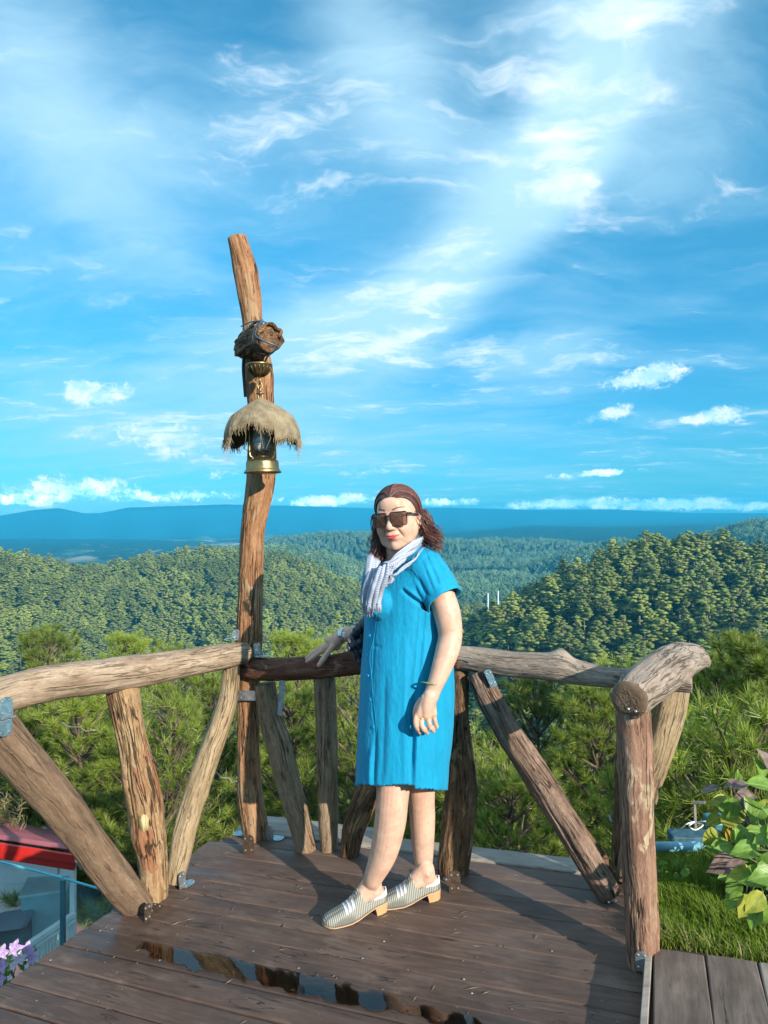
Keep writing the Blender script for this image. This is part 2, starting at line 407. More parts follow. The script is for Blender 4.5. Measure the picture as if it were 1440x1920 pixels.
# ------------------------------------------------------------------ pine foliage materials
def needle_mat(name, dark, light, tip, trans=.35, scale=1.3, tipamt=.5, tipattr=True):
    m, t, out = material(name)
    pos = t.n('ShaderNodeNewGeometry').outputs['Position']
    oi = t.n('ShaderNodeObjectInfo').outputs['Random']
    nz = t.noise(pos, scale, 3, .6)
    col = t.mix(t.mr(nz, .32, .68), dark, light)
    if tipattr: col = t.mix(t.m('MULTIPLY', t.attr('tip', 'Fac'), tipamt), col, tip)
    col = t.mix(t.mr(oi, .3, 1, 0, .6, False), col, tuple(c*.5 for c in dark)); col = t.mix(t.mr(oi, .25, 0, 0, .5, False), col, tuple(min(1, c*1.25+.02) for c in light))
    d = t.n('ShaderNodeBsdfDiffuse'); t._in(d.inputs[0], col)
    g = t.n('ShaderNodeBsdfGlossy'); g.inputs['Roughness'].default_value = .45; g.inputs[0].default_value = (1, 1, 1, 1)
    tr = t.n('ShaderNodeBsdfTranslucent'); t._in(tr.inputs[0], col)
    mx = t.n('ShaderNodeMixShader'); mx.inputs[0].default_value = trans
    t.nt.links.new(d.outputs[0], mx.inputs[1]); t.nt.links.new(tr.outputs[0], mx.inputs[2])
    m2 = t.n('ShaderNodeMixShader'); m2.inputs[0].default_value = .035
    t.nt.links.new(mx.outputs[0], m2.inputs[1]); t.nt.links.new(g.outputs[0], m2.inputs[2])
    t.nt.links.new(m2.outputs[0], out.inputs['Surface'])
    return m
def bark_mat(name, a, b):
    m, t, out = material(name)
    pos = t.n('ShaderNodeTexCoord').outputs['Object']
    nz = t.noise(t.mapping(pos, scale=(1, 1, .25)), 18, 5, .65)
    principled(t, out, t.mix(t.mr(nz, .3, .7), a, b), .9, 0, t.bump(nz, .8, .02))
    return m
M_hill = needle_mat('hill_pine_foliage', (.125, .175, .030), (.28, .33, .058), (.2, .22, .06), .25, .022, 0, False)
M_hbark = bark_mat('hill_pine_bark', (.12, .085, .06), (.30, .24, .18))
M_near = needle_mat('pine_needles', (.085, .150, .016), (.25, .33, .036), (.46, .54, .09), .38, .9, .75)
M_nbark = bark_mat('pine_bark', (.05, .035, .025), (.18, .13, .09))

# ------------------------------------------------------------------ hill pines (tall trunk, flat layered crown)
def hill_pine(seed, h=12.0, cards=260, levels=9):
    r = np.random.default_rng(seed); V = []; T = []; MI = []
    n = 5
    for k, (z, rad) in enumerate([(-1.5, .24), (h*.5, .17), (h*.95, .05)]):
        for a in range(n): V.append((math.cos(a*2*math.pi/n)*rad, math.sin(a*2*math.pi/n)*rad, z))
    for k in range(2):
        for a in range(n):
            b = (a+1) % n; T += [(k*n+a, k*n+b, (k+1)*n+b), (k*n+a, (k+1)*n+b, (k+1)*n+a)]; MI += [1, 1]
    # boughs: flat plates of foliage at the end of limbs
    plates = []
    for l in range(levels):
        f = l/(levels-1); z = h*(.42+.56*f)
        rad = 3.9*math.sin(math.pi*(.28+.66*f))*r.uniform(.75, 1.15)
        for q in range(r.integers(3, 6)):
            a = r.uniform(0, 6.28); d = rad*r.uniform(.35, .95)
            plates.append((math.cos(a)*d, math.sin(a)*d, z+d*.12+r.uniform(-.3, .3), r.uniform(.85, 1.5)*(1.1-.35*f)))
    nu, nv = (7, 5) if cards > 200 else (6, 4)
    per = max(3, cards//len(plates))
    for (x, y, z, s) in plates:
        b = len(V)
        V += [(0, 0, z-.6), (x, y, z-.2), (x, y, z-.1), (0, 0, z-.45)]; T += [(b, b+1, b+2), (b, b+2, b+3)]; MI += [1, 1]
        b = len(V); ro = r.uniform(0, 50); rx, ry = s*r.uniform(.85, 1.2), s*r.uniform(.85, 1.2)      # a rounded, lumpy pad of foliage
        for i in range(nv+1):
            a = math.pi*i/nv
            for k in range(nu):
                p = 2*math.pi*(k+.5*(i % 2))/nu; d = np.array([math.sin(a)*math.cos(p), math.sin(a)*math.sin(p), math.cos(a)])
                q = 1+.38*mnoise.noise(Vector((d[0]*1.7+ro, d[1]*1.7, d[2]*1.7)))+r.uniform(-.08, .08)
                V.append((x+d[0]*rx*q, y+d[1]*ry*q, z+d[2]*s*(.50 if d[2] > 0 else .22)*q))
        for i in range(nv):
            for k in range(nu):
                a0, a1, c0, c1 = b+i*nu+k, b+i*nu+(k+1) % nu, b+(i+1)*nu+k, b+(i+1)*nu+(k+1) % nu
                T += [(a0, c0, c1), (a0, c1, a1)]; MI += [0, 0]
        for c in range(per):
            p = r.uniform(0, 6.28); e = r.uniform(.75, 1.15); c0 = np.array([x+math.cos(p)*rx*e, y+math.sin(p)*ry*e, z+r.uniform(-.12, .38)*s*(1.3-e)])
            ax = np.array([math.cos(p)+r.normal(0, .5), math.sin(p)+r.normal(0, .5), r.uniform(-.1, .8)]); ax /= np.linalg.norm(ax)
            bx = np.cross(ax, r.normal(0, 1, 3)); bx /= np.linalg.norm(bx)+1e-6
            L, w = r.uniform(.16, .38)*s, r.uniform(.07, .16)*s
            b2 = len(V); V += [c0-ax*L, c0+bx*w, c0+ax*L, c0-bx*w]; T += [(b2, b2+1, b2+2), (b2, b2+2, b2+3)]; MI += [0, 0]
    return npmesh('hill_pine', V, T, False, MI)
HP = [hill_pine(10+k, 11.5+1.2*(k % 3), 330) for k in range(6)]
FP = [hill_pine(40+k, 11.0, 110, 6) for k in range(4)]
M_far = needle_mat('far_pine_foliage', (.11, .23, .12), (.25, .40, .20), (.2, .22, .06), .25, .02, 0, False)  # distance haze partly painted into the far trees' bluer, brighter green
for me in HP: me.materials.append(M_hill); me.materials.append(M_hbark)
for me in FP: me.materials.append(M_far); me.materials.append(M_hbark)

def scatter(R0, R1, a0, a1, sp, layer=None, jit=.5, cond=None):
    out_ = []; R = R0
    while R < R1:
        n = max(1, int((a1-a0)*R/sp))
        for k in range(n):
            a = a0+(a1-a0)*(k+random.random())/n; r = R+random.uniform(-jit, jit)*sp*1.3
            out_.append((r, a))
        R += sp*.9
    A = np.array(out_); z = zland(A[:, 0], A[:, 1])
    return [(math.sin(a)*r, math.cos(a)*r, zz + mnoise.noise(Vector((math.sin(a)*r*.018, math.cos(a)*r*.018, 0)))*min(r*.012, 7)) for (r, a), zz in zip(A, z)]
# the 300 that show largest: the nearer slope of the right-hand hill and the ones below it
near_pts = [p for p in scatter(190, 352, .08, .66, 6.6) if mnoise.noise(Vector((p[0]*.02, p[1]*.02, 3))) > -.45]
def pix(p):
    d = Vector(p)-CO; q = CM.transposed() @ d; return (720+F*q.x/-q.z, 960-F*q.y/-q.z)
vis = []; rest = []
for p in near_pts:
    x, y = pix((p[0], p[1], p[2]+9))
    (vis if (-40 < x < 1480 and y < 1290) else rest).append(p)
vis.sort(key=lambda p: math.hypot(p[0], p[1]))
solo, rest = vis[:300], rest + vis[300:]
for k, p in enumerate(solo):
    o = bpy.data.objects.new('hill_pine', HP[k % 6]); COL.objects.link(o)
    o.location = (p[0], p[1], p[2]-.3); s = random.uniform(.62, 1.08); o.scale = (s*random.uniform(.9, 1.15), s*random.uniform(.9, 1.15), s)
    o.rotation_euler = (0, 0, random.uniform(0, 6.28))
    tag(o, 'tall flat crowned pine standing on the slope of the hill beyond the right railing', 'tree', 'pines on the near hillside')
def forest(name, pts, meshes, smin=.75, smax=1.25):
    V = np.array(pts, np.float32)
    me = bpy.data.meshes.new(name); me.vertices.add(len(V)); me.vertices.foreach_set('co', V.ravel())
    o = bpy.data.objects.new(name, me); COL.objects.link(o)
    ng = bpy.data.node_groups.new(name, 'GeometryNodeTree')
    ng.interface.new_socket('Geometry', in_out='INPUT', socket_type='NodeSocketGeometry')
    ng.interface.new_socket('Geometry', in_out='OUTPUT', socket_type='NodeSocketGeometry')
    N = ng.nodes; L = ng.links
    gi = N.new('NodeGroupInput'); go = N.new('NodeGroupOutput'); jn = N.new('GeometryNodeJoinGeometry')
    for mm in meshes:
        src = bpy.data.objects.new(name+'_source', mm)
        oi = N.new('GeometryNodeObjectInfo'); oi.inputs['Object'].default_value = src; oi.inputs['As Instance'].default_value = True
        L.new(oi.outputs['Geometry'], jn.inputs[0])
    mp = N.new('GeometryNodeMeshToPoints'); L.new(gi.outputs[0], mp.inputs[0])
    ip = N.new('GeometryNodeInstanceOnPoints'); ip.inputs['Pick Instance'].default_value = True
    L.new(mp.outputs[0], ip.inputs['Points']); L.new(jn.outputs[0], ip.inputs['Instance'])
    rv = N.new('FunctionNodeRandomValue'); rv.data_type = 'FLOAT_VECTOR'
    rv.inputs[0].default_value = (0, 0, 0); rv.inputs[1].default_value = (0.06, .06, 6.28)
    L.new(rv.outputs[0], ip.inputs['Rotation'])
    rs = N.new('FunctionNodeRandomValue'); rs.data_type = 'FLOAT'; rs.inputs[2].default_value = smin; rs.inputs[3].default_value = smax
    L.new(rs.outputs[1], ip.inputs['Scale']); L.new(ip.outputs[0], go.inputs[0])
    md = o.modifiers.new('forest', 'NODES'); md.node_group = ng
    return tag(o, kind='stuff')
left_pts = scatter(400, 650, -.72, .16, 6.0)
forest('hillside_forest', rest + left_pts + scatter(352, 400, .05, .70, 7), HP, .6, 1.25)
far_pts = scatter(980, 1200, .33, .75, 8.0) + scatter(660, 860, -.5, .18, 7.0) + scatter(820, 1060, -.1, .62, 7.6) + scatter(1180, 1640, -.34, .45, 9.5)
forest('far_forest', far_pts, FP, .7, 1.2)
forest('valley_forest', scatter(120, 190, -.85, .85, 8.5) + scatter(190, 400, -.8, .08, 12), HP)
# ------------------------------------------------------------------ wood
def wood_mat(name, dark, mid, light, patch=None, patchamt=.0, crack=.75, rough=.75, grain=1.0, bumpd=.006, fine=1.0, crackcol=(.02, .012, .008)):
    m, t, out = material(name)
    gc = t.attr('gc')
    off = t.vm('ADD', gc, t.vm('SCALE', t.n('ShaderNodeObjectInfo').outputs['Location'], scale=.0))
    warp = t.vm('SCALE', t.vm('SUBTRACT', t.noise(gc, 7, 3, .5, 0, True), (.5, .5, .5)), scale=.06)
    w = t.vm('ADD', off, warp)
    w2 = t.vm('ADD', off, t.vm('SCALE', warp, scale=.35))
    g1 = t.noise(t.mapping(w, scale=(1, 1, .07)), 60*grain, 6, .68)
    g2 = t.noise(t.mapping(w, scale=(1, 1, .16)), 24, 5, .6)
    g3 = t.noise(w, 6, 4, .6)
    g4 = t.noise(t.mapping(w, scale=(1, 1, .25)), 190*fine, 3, .7)
    v = t.m('ADD', t.m('MULTIPLY', g1, .5), t.m('ADD', t.m('MULTIPLY', g2, .35), t.m('MULTIPLY', g3, .35)))
    col = t.ramp(t.mr(v, .42, .78, 0, 1, False), [(0, dark), (.42, mid), (1, light)])
    col = t.mix(t.mr(g4, .35, .7), t.mix(.45, col, dark), col)
    if patch:
        pn = t.noise(t.mapping(w, scale=(1, 1, .35)), 13, 5, .6, .6)
        col = t.mix(t.mr(pn, .62-patchamt*.3, .66-patchamt*.3), col, t.mix(g1, tuple(c*.6 for c in patch), patch))
    ck = t.m('ABSOLUTE', t.m('SUBTRACT', t.noise(t.mapping(w2, scale=(1, 1, .05)), 34, 2, .5, 0), .5))
    ckm = t.m('MULTIPLY', t.mr(ck, .026, .004), t.mr(t.noise(t.mapping(gc, scale=(1, 1, .3)), 9, 2), .42, .56))
    ck2 = t.m('ABSOLUTE', t.m('SUBTRACT', t.noise(t.mapping(w2, scale=(1, 1, .05)), 85, 2, .5, 0), .5))
    ck2m = t.m('MULTIPLY', t.mr(ck2, .035, .005), t.mr(t.noise(t.mapping(gc, scale=(1, 1, .4)), 22, 2), .47, .6))
    cks = t.m('MAXIMUM', ckm, t.m('MULTIPLY', ck2m, .7))
    col = t.mix(t.m('MULTIPLY', cks, crack), col, crackcol)
    h = t.m('SUBTRACT', t.m('ADD', t.m('MULTIPLY', g1, .8), t.m('ADD', t.m('MULTIPLY', g2, .8), t.m('MULTIPLY', g4, .25))), t.m('MULTIPLY', cks, 1.2))
    nrm = t.bump(h, .95, bumpd)
    principled(t, out, col, rough, 0, nrm, Specular_IOR_Level=.3)
    return m
WM = dict(
    pale=wood_mat('pale_weathered_wood', (.17, .11, .075), (.34, .25, .17), (.54, .44, .33), None, 0, .55, bumpd=.004),
    gold=wood_mat('golden_barked_wood', (.16, .085, .04), (.38, .24, .125), (.62, .47, .28), (.34, .16, .08), .30, .9, bumpd=.009),
    tan=wood_mat('tan_weathered_wood', (.15, .10, .055), (.32, .23, .13), (.50, .39, .25), None, 0, .65, bumpd=.005),
    sawn=wood_mat('sawn_brown_wood', (.10, .062, .040), (.20, .13, .083), (.31, .215, .14), None, 0, .45, bumpd=.0025, grain=.6),
    red=wood_mat('reddish_post_wood', (.15, .065, .030), (.34, .165, .075), (.52, .32, .18), (.42, .27, .15), .2, .85, bumpd=.007),
    darkred=wood_mat('dark_red_rail_wood', (.05, .022, .016), (.13, .056, .036), (.24, .115, .07), (.30, .19, .13), .1, .8, bumpd=.006),
    brown=wood_mat('brown_cracked_wood', (.12, .075, .045), (.27, .185, .115), (.44, .33, .21), None, 0, .8, bumpd=.006),
    bark=wood_mat('dark_barked_wood', (.05, .026, .014), (.17, .09, .045), (.36, .22, .12), (.40, .24, .12), .2, .95, bumpd=.011),
    umber=wood_mat('umber_fissured_wood', (.07, .042, .03), (.20, .125, .088), (.40, .28, .21), None, 0, .95, bumpd=.010),
    grey=wood_mat('grey_weathered_wood', (.145, .108, .083), (.29, .23, .185), (.47, .395, .33), None, 0, .55, bumpd=.006),
    flaky=wood_mat('flaking_red_brown_wood', (.12, .060, .040), (.27, .15, .10), (.43, .28, .19), (.50, .38, .25), .07, .8, bumpd=.007),
)
def logmesh(name, pts, rad, nseg=64, step=.014, seed=0, rough=.06, ridge=.05, crackd=.10, squash=1.0, sqaxis=None, square=0.0, endbev=.012, bumps=(), hollow=False):
    """pts world points, rad metres at each; bumps = (t along 0..1, angle, size, height)"""
    A = catmull([(*p, r) for p, r in zip(pts, rad)], 60)
    L = np.concatenate([[0], np.cumsum(np.linalg.norm(np.diff(A[:, :3], axis=0), axis=1))]); tot = L[-1]
    n = max(6, int(tot/step)); s = np.linspace(0, tot, n)
    C = np.stack([np.interp(s, L, A[:, k]) for k in range(4)], 1)
    if endbev > 0:                              # chamfered cut ends
        C = np.vstack([C[:1], C[:1], C, C[-1:], C[-1:]]); s = np.concatenate([[0], [0.0], s, [tot], [tot]])
        C[0, 3] *= .90; C[-1, 3] *= .90
        s2 = np.array(s); 
        d0 = (C[4, :3]-C[2, :3]); d0 /= np.linalg.norm(d0); d1 = (C[-3, :3]-C[-5, :3]); d1 /= np.linalg.norm(d1)
        C[0, :3] -= d0*.004; C[1, :3] -= d0*.002; C[-1, :3] += d1*.004; C[-2, :3] += d1*.002; C[1, 3] *= .965; C[-2, 3] *= .965
    m = len(C); ref = Vector(sqaxis) if sqaxis is not None else Vector((0, 1, 0))
    V = []; G = []; ph = seed*7.31
    for i in range(m):
        tg = Vector(C[min(i+1, m-1), :3]-C[max(i-1, 0), :3]).normalized()
        if i <= 1: tg = Vector(C[4, :3]-C[2, :3]).normalized()
        if i >= m-2: tg = Vector(C[-3, :3]-C[-5, :3]).normalized()
        X = (ref-tg*ref.dot(tg)).normalized(); Y = tg.cross(X); c = Vector(C[i, :3]); r = C[i, 3]; v = s[i]
        for k in range(nseg):
            a = 2*math.pi*k/nseg; ca, sa = math.cos(a), math.sin(a)
            q = Vector((ca*.06+ph, sa*.06-ph, v))
            f = 1 + rough*1.6*mnoise.noise(Vector((ca*1.1+ph, sa*1.1, v*3.2))) + rough*.9*mnoise.noise(Vector((ca*2.3, sa*2.3+ph, v*9)))
            rg = mnoise.noise(Vector((ca*5.5+ph, sa*5.5, v*4.0)))
            f += ridge*(rg + .6*mnoise.noise(Vector((ca*11, sa*11+ph, v*7.0))) + .35*mnoise.noise(Vector((ca*20, sa*20+ph, v*14.0))))
            ck = abs(mnoise.noise(Vector((ca*2.6-ph, sa*2.6, v*1.6+mnoise.noise(Vector((ca, sa, v*6)))*.25))))
            if ck < .05: f -= crackd*(1-ck/.05)*max(0, .3+mnoise.noise(Vector((ph, a, v*2.5))))*1.4
            for (bt, ba, bs, bh) in bumps:
                da = math.atan2(math.sin(a-ba), math.cos(a-ba)); d2 = (da/.9)**2 + ((v/tot-bt)/bs)**2
                if d2 < 4: f += bh*math.exp(-d2*1.6)
            if square > 0:
                sq = 1/max(abs(math.cos(a)), abs(math.sin(a))); f *= lerp(1, min(sq, 1.22)*.93, square)
            V.append(c + (X*(ca*squash) + Y*sa)*(r*f)); G.append((ca*r+ph, sa*r-ph*.5, v+ph))
    Fc = []
    for i in range(m-1):
        for k in range(nseg):
            k2 = (k+1) % nseg; Fc.append((i*nseg+k, i*nseg+k2, (i+1)*nseg+k2, (i+1)*nseg+k))
    for e, i in ((0, 0), (1, m-1)):
        c = Vector(C[i, :3]); b = len(V); V.append(c); G.append((ph, -ph*.5, s[i]+ph)); 
        for k in range(nseg):
            k2 = (k+1) % nseg
            Fc.append((b, i*nseg+k2, i*nseg+k) if e == 0 else (b, i*nseg+k, i*nseg+k2))
    return mesh(name, V, Fc, True, {'gc': np.array([tuple(g) for g in G])})
def pxlog(name, path, where, mat, parent=None, label=None, off=0.0, **kw):
    """path: (px, py, width px); where: function (px, py) -> world point"""
    pts = []; rad = []
    for i, q in enumerate(path):
        p = where(q[0], q[1]) if len(q) == 3 else P(q[0], q[1], q[3])
        depth = (CM.transposed() @ (p-CO)).z*-1
        pts.append(p + Vector((0, off, 0))); rad.append(q[2]/2*depth/F)
    o = link(name, logmesh(name, pts, rad, **kw), parent, [mat])
    if label: o['label'] = label
    return o
PA = (D(480, 1570), D(262, 1700)); PB = (D(480, 1570), D(855, 1632))
onA = lambda x, y: onplane(x, y, *PA)
onB = lambda x, y: onplane(x, y, *PB)
Ycorner = D(480, 1570).y

# ------------------------------------------------------------------ deck
deckM = Matrix((UU, VV, NRM)).transposed().to_4x4()
def plank_mat(name, a, b, c, rough=.55):
    m, t, out = material(name)
    obj = t.n('ShaderNodeTexCoord').outputs['Object']; rnd = t.n('ShaderNodeObjectInfo').outputs['Random']
    pos = t.vm('ADD', obj, t.comb(t.m('MULTIPLY', rnd, 37.0), t.m('MULTIPLY', rnd, 11.0), 0.0))
    wp = t.vm('ADD', pos, t.vm('SCALE', t.vm('SUBTRACT', t.noise(t.mapping(pos, scale=(1, 2.5, 1)), 2.2, 3, .5, 0, True), (.5, .5, .5)), scale=.10))
    g1 = t.noise(t.mapping(wp, scale=(.05, 1, 1)), 95, 5, .7)
    g2 = t.noise(t.mapping(wp, scale=(.10, 1, 1)), 26, 5, .6, .4)
    g3 = t.noise(pos, 3.0, 4, .6)
    rings = t.m('SINE', t.m('MULTIPLY', t.noise(t.mapping(pos, scale=(.18, 1, 1)), 7, 2, .4, .5), 75))
    kn = t.vor(t.mapping(pos, scale=(.28, 1, 1)), 6.5)
    knm = t.mr(kn, .075, .03)
    v = t.m('ADD', t.m('ADD', t.m('MULTIPLY', g1, .30), t.m('MULTIPLY', g2, .38)), t.m('ADD', t.m('MULTIPLY', g3, .32), t.m('MULTIPLY', rings, .022)))
    col = t.ramp(t.mr(v, .36, .66, 0, 1, False), [(0, a), (.5, b), (1, c)])
    col = t.mix(t.m('MULTIPLY', knm, .8), col, tuple(x*.25 for x in a))
    wear = t.mr(t.noise(t.mapping(pos, scale=(.5, 1, 1)), 9, 6, .7), .52, .68)
    col = t.mix(t.m('MULTIPLY', wear, .30), col, tuple(min(1, x*1.35+.03) for x in c))
    col = t.mix(t.m('MULTIPLY', t.m('SUBTRACT', rnd, .5), .55), col, tuple(x*1.25 for x in c))
    spk = t.mr(t.vor(pos, 16), .035, .018)
    ck = t.m('MULTIPLY', t.mr(t.m('ABSOLUTE', t.m('SUBTRACT', t.noise(t.mapping(wp, scale=(.045, 1, 1)), 24, 3), .5)), .012, .002), t.mr(t.noise(pos, 4.0, 2), .52, .6))
    col = t.mix(t.m('MULTIPLY', ck, .85), col, (.012, .008, .007))
    wet = t.mr(t.noise(t.mapping(pos, scale=(.35, 1, 1)), 3.1, 4, .55), .50, .66)
    wp_ = t.vm('SUBTRACT', t.n('ShaderNodeNewGeometry').outputs['Position'], tuple(ORG))
    pu, pv = t.vm('DOT_PRODUCT', wp_, tuple(UU)), t.vm('DOT_PRODUCT', wp_, tuple(VV))
    dn_ = t.m('MULTIPLY', t.m('SUBTRACT', t.noise(wp_, 9, 5, .6), .5), .16)
    damp = t.m('MULTIPLY', t.mr(t.m('ADD', t.m('ABSOLUTE', t.m('ADD', pv, .452)), dn_), .098, .062), t.mr(t.m('ADD', t.m('ABSOLUTE', t.m('ADD', pu, .08)), dn_), .92, .80))
    col = t.mix(t.m('MULTIPLY', damp, .55), col, t.mix(g2, tuple(x*.45 for x in a), tuple(x*.55 for x in b)))
    stn = t.mr(t.noise(wp_, 2.6, 6, .68), .56, .70); col = t.mix(t.m('MULTIPLY', stn, .35), col, tuple(x*.55 for x in a))
    h = t.m('SUBTRACT', t.m('ADD', t.m('MULTIPLY', g1, .6), t.m('MULTIPLY', g2, .5)), t.m('MULTIPLY', ck, 1.3))
    ro = t.m('SUBTRACT', t.m('ADD', t.m('MULTIPLY', g1, .25), t.m('SUBTRACT', rough, t.m('MULTIPLY', wet, .20))), t.m('MULTIPLY', damp, .22))
    principled(t, out, col, ro, 0, t.bump(h, .7, .0025), Specular_IOR_Level=.5)
    return m
M_plank = plank_mat('deck_plank_wood', (.053, .031, .023), (.098, .059, .044), (.162, .108, .082), .55)
M_plankg = plank_mat('grey_plank_wood', (.16, .13, .11), (.28, .235, .20), (.40, .35, .30), .7)
M_step = plank_mat('step_plank_wood', (.078, .055, .044), (.135, .098, .080), (.22, .17, .14), .6)
deck = empty('wooden_deck', ORG, 'dark brown plank deck with a shallow puddle where the woman stands', 'deck')
def plank(parent, u0, u1, v0, v1, h=0.0, th=.035, mat=None, name='plank', skew0=0.0, skew1=0.0, seed=0):
    """a bevelled, slightly crowned board, long side along u"""
    n = 24; prof = [(0, -th), (0, -.004), (.0035, 0), (.25, .0012), (.5, .0016), (.75, .0012), (1-.0035, 0), (1, -.004), (1, -th)]
    w = v1-v0; L = u1-u0; V = []; Fc = []; r = random.Random(seed)
    wob = [r.uniform(-.0012, .0012) for _ in range(n+1)]; lift = r.uniform(-.0015, .0015)
    for i in range(n+1):
        f = i/n
        for k, (pv, pz) in enumerate(prof):
            vv = (pv*w if 0 < pv < 1 and pv > .01 and pv < .99 else (pv*w if pv < .5 else w-(1-pv)*w))
            if pv == .0035: vv = .0035
            if pv == 1-.0035: vv = w-.0035
            x = L*f
            if i == 0: x += skew0*(vv/w)
            if i == n: x += skew1*(vv/w)
            e = .003 if i in (0, n) and pz == 0 else 0
            V.append((x, vv + wob[i]*(1 if k > 4 else -1)*.6, pz-e+lift))
    m = len(prof)
    for i in range(n):
        for k in range(m-1): Fc.append((i*m+k, (i+1)*m+k, (i+1)*m+k+1, i*m+k+1))
        Fc.append((i*m+m-1, (i+1)*m+m-1, (i+1)*m, i*m))
    Fc.append(tuple(range(m))); Fc.append(tuple(reversed(range(n*m, n*m+m))))
    me = mesh(name, V, Fc, False)
    o = bpy.data.objects.new(name, me); COL.objects.link(o); me.materials.append(mat)
    o.matrix_basis = Matrix.Translation(uvp(u0, v0, h)) @ deckM
    if parent is not None: o.parent = parent; o.matrix_parent_inverse = world_of(parent).inverted()
    return o
vb = [-1.90, -1.78, -1.66, -1.55, -1.44, -1.33, -1.23, -1.13, -1.03, -.925, -.822, -.722, -.617, -.508, -.398, -.286, -.184, -.084, .020, .118, .224, .345]
for k in range(len(vb)-1):
    gap = .009 if k in (10, 12) else .004
    plank(deck, -1.055+random.uniform(-.006, .006), .925, vb[k]+gap/2, vb[k+1]-gap/2, mat=M_plank, seed=k)
plank(deck, -1.02, .925, .349, .455, mat=M_plank, seed=40, skew0=.10)
plank(deck, -.20, .93, .459, .572, h=.006, mat=M_plankg, seed=41)
plank(deck, -1.00, -.205, .459, .560, h=.006, mat=M_plankg, seed=44)
plank(deck, -.955, -.30, .567, .668, h=-.004, mat=M_plankg, seed=42)
jb = MB()
for v in (-1.75, -1.1, -.45, .1, .5): jb.box(uvp(-.05, v, -.09), UU*.92, VV*.03, NRM*.05)
for u in (-.9, .8): jb.box(uvp(u, -.6, -.19), UU*.04, VV*1.15, NRM*.05)
for u in (-.85, .78):
    for v in (-1.6, .4): jb.box(uvp(u, v, -1.4), UU*.06, VV*.06, NRM*1.2)
j = jb.build('joist', WM['sawn'], deck)
# nail heads, dry flecks
M_steel = simple('galvanised_steel', (.50, .54, .56), .38, .85, .25, 60, .3)
M_rust = simple('browned_steel', (.13, .085, .06), .55, .7, .35, 90, .4)
nl = MB()
for (x, y) in [(95, 1800), (188, 1745), (475, 1783), (560, 1815), (680, 1797), (870, 1836), (1035, 1783), (720, 1765), (1290, 1786), (885, 1862), (210, 1742), (585, 1720), (300, 1800)]:
    c = D(x, y, .0022); nl.lathe([(0, .0016), (.003, .0013), (.0042, 0)], 10, 0, c, NRM)
nl.build('nail_head', M_steel, deck)

# ------------------------------------------------------------------ puddle
def puddle():
    nu, nv = 420, 44; u0, u1, v0, v1 = -.82, .62, -.512, -.388
    idx = {}; V = []; Fc = []
    def inside(u, v):
        f = (u-u0)/(u1-u0)
        w = .040*(min(1, f*6)**.6)*(1 if f < .62 else max(.18, 1-(f-.62)*2.2))
        cen = -.450 + (.012 if f < .1 else 0) - .03*max(0, f-.6)
        n = mnoise.noise(Vector((u*16, v*34, 2)))*.026 + mnoise.noise(Vector((u*45, v*90, 5)))*.010
        if f > .62: n += mnoise.noise(Vector((u*13, v*16, 8)))*.04
        if f < .04 or f > .985: n -= .02
        lim = -.401 if v > cen else -.506
        return abs(v-cen) < w + n and -.506 < v < -.401
    for i in range(nu):
        for j in range(nv):
            u = u0+(u1-u0)*i/nu; v = v0+(v1-v0)*j/nv; du = (u1-u0)/nu; dv = (v1-v0)/nv
            if inside(u+du/2, v+dv/2):
                q = []
                for (a, b) in ((i, j), (i+1, j), (i+1, j+1), (i, j+1)):
                    if (a, b) not in idx:
                        idx[(a, b)] = len(V); V.append(uvp(u0+du*a, v0+dv*b, .0044))
                    q.append(idx[(a, b)])
                Fc.append(q)
    me = mesh('puddle', V, Fc, True)
    m, t, out = material('shallow_water')
    pos = t.n('ShaderNodeNewGeometry').outputs['Position']
    nr = t.bump(t.noise(pos, 26, 3, .5), .10, .002)
    gl = t.n('ShaderNodeBsdfGlossy'); gl.inputs['Roughness'].default_value = .02; gl.inputs[0].default_value = (1, 1, 1, 1); t._in(gl.inputs['Normal'], nr)
    tr = t.n('ShaderNodeBsdfTransparent'); tr.inputs[0].default_value = (.72, .54, .38, 1)
    fr = t.n('ShaderNodeFresnel'); fr.inputs[0].default_value = 1.55; t._in(fr.inputs['Normal'], nr)
    mx = t.n('ShaderNodeMixShader'); t.nt.links.new(fr.outputs[0], mx.inputs[0])
    t.nt.links.new(tr.outputs[0], mx.inputs[1]); t.nt.links.new(gl.outputs[0], mx.inputs[2]); t.nt.links.new(mx.outputs[0], out.inputs['Surface'])
    o = link('puddle', me, None, [m]); tag(o, kind='stuff')
puddle()

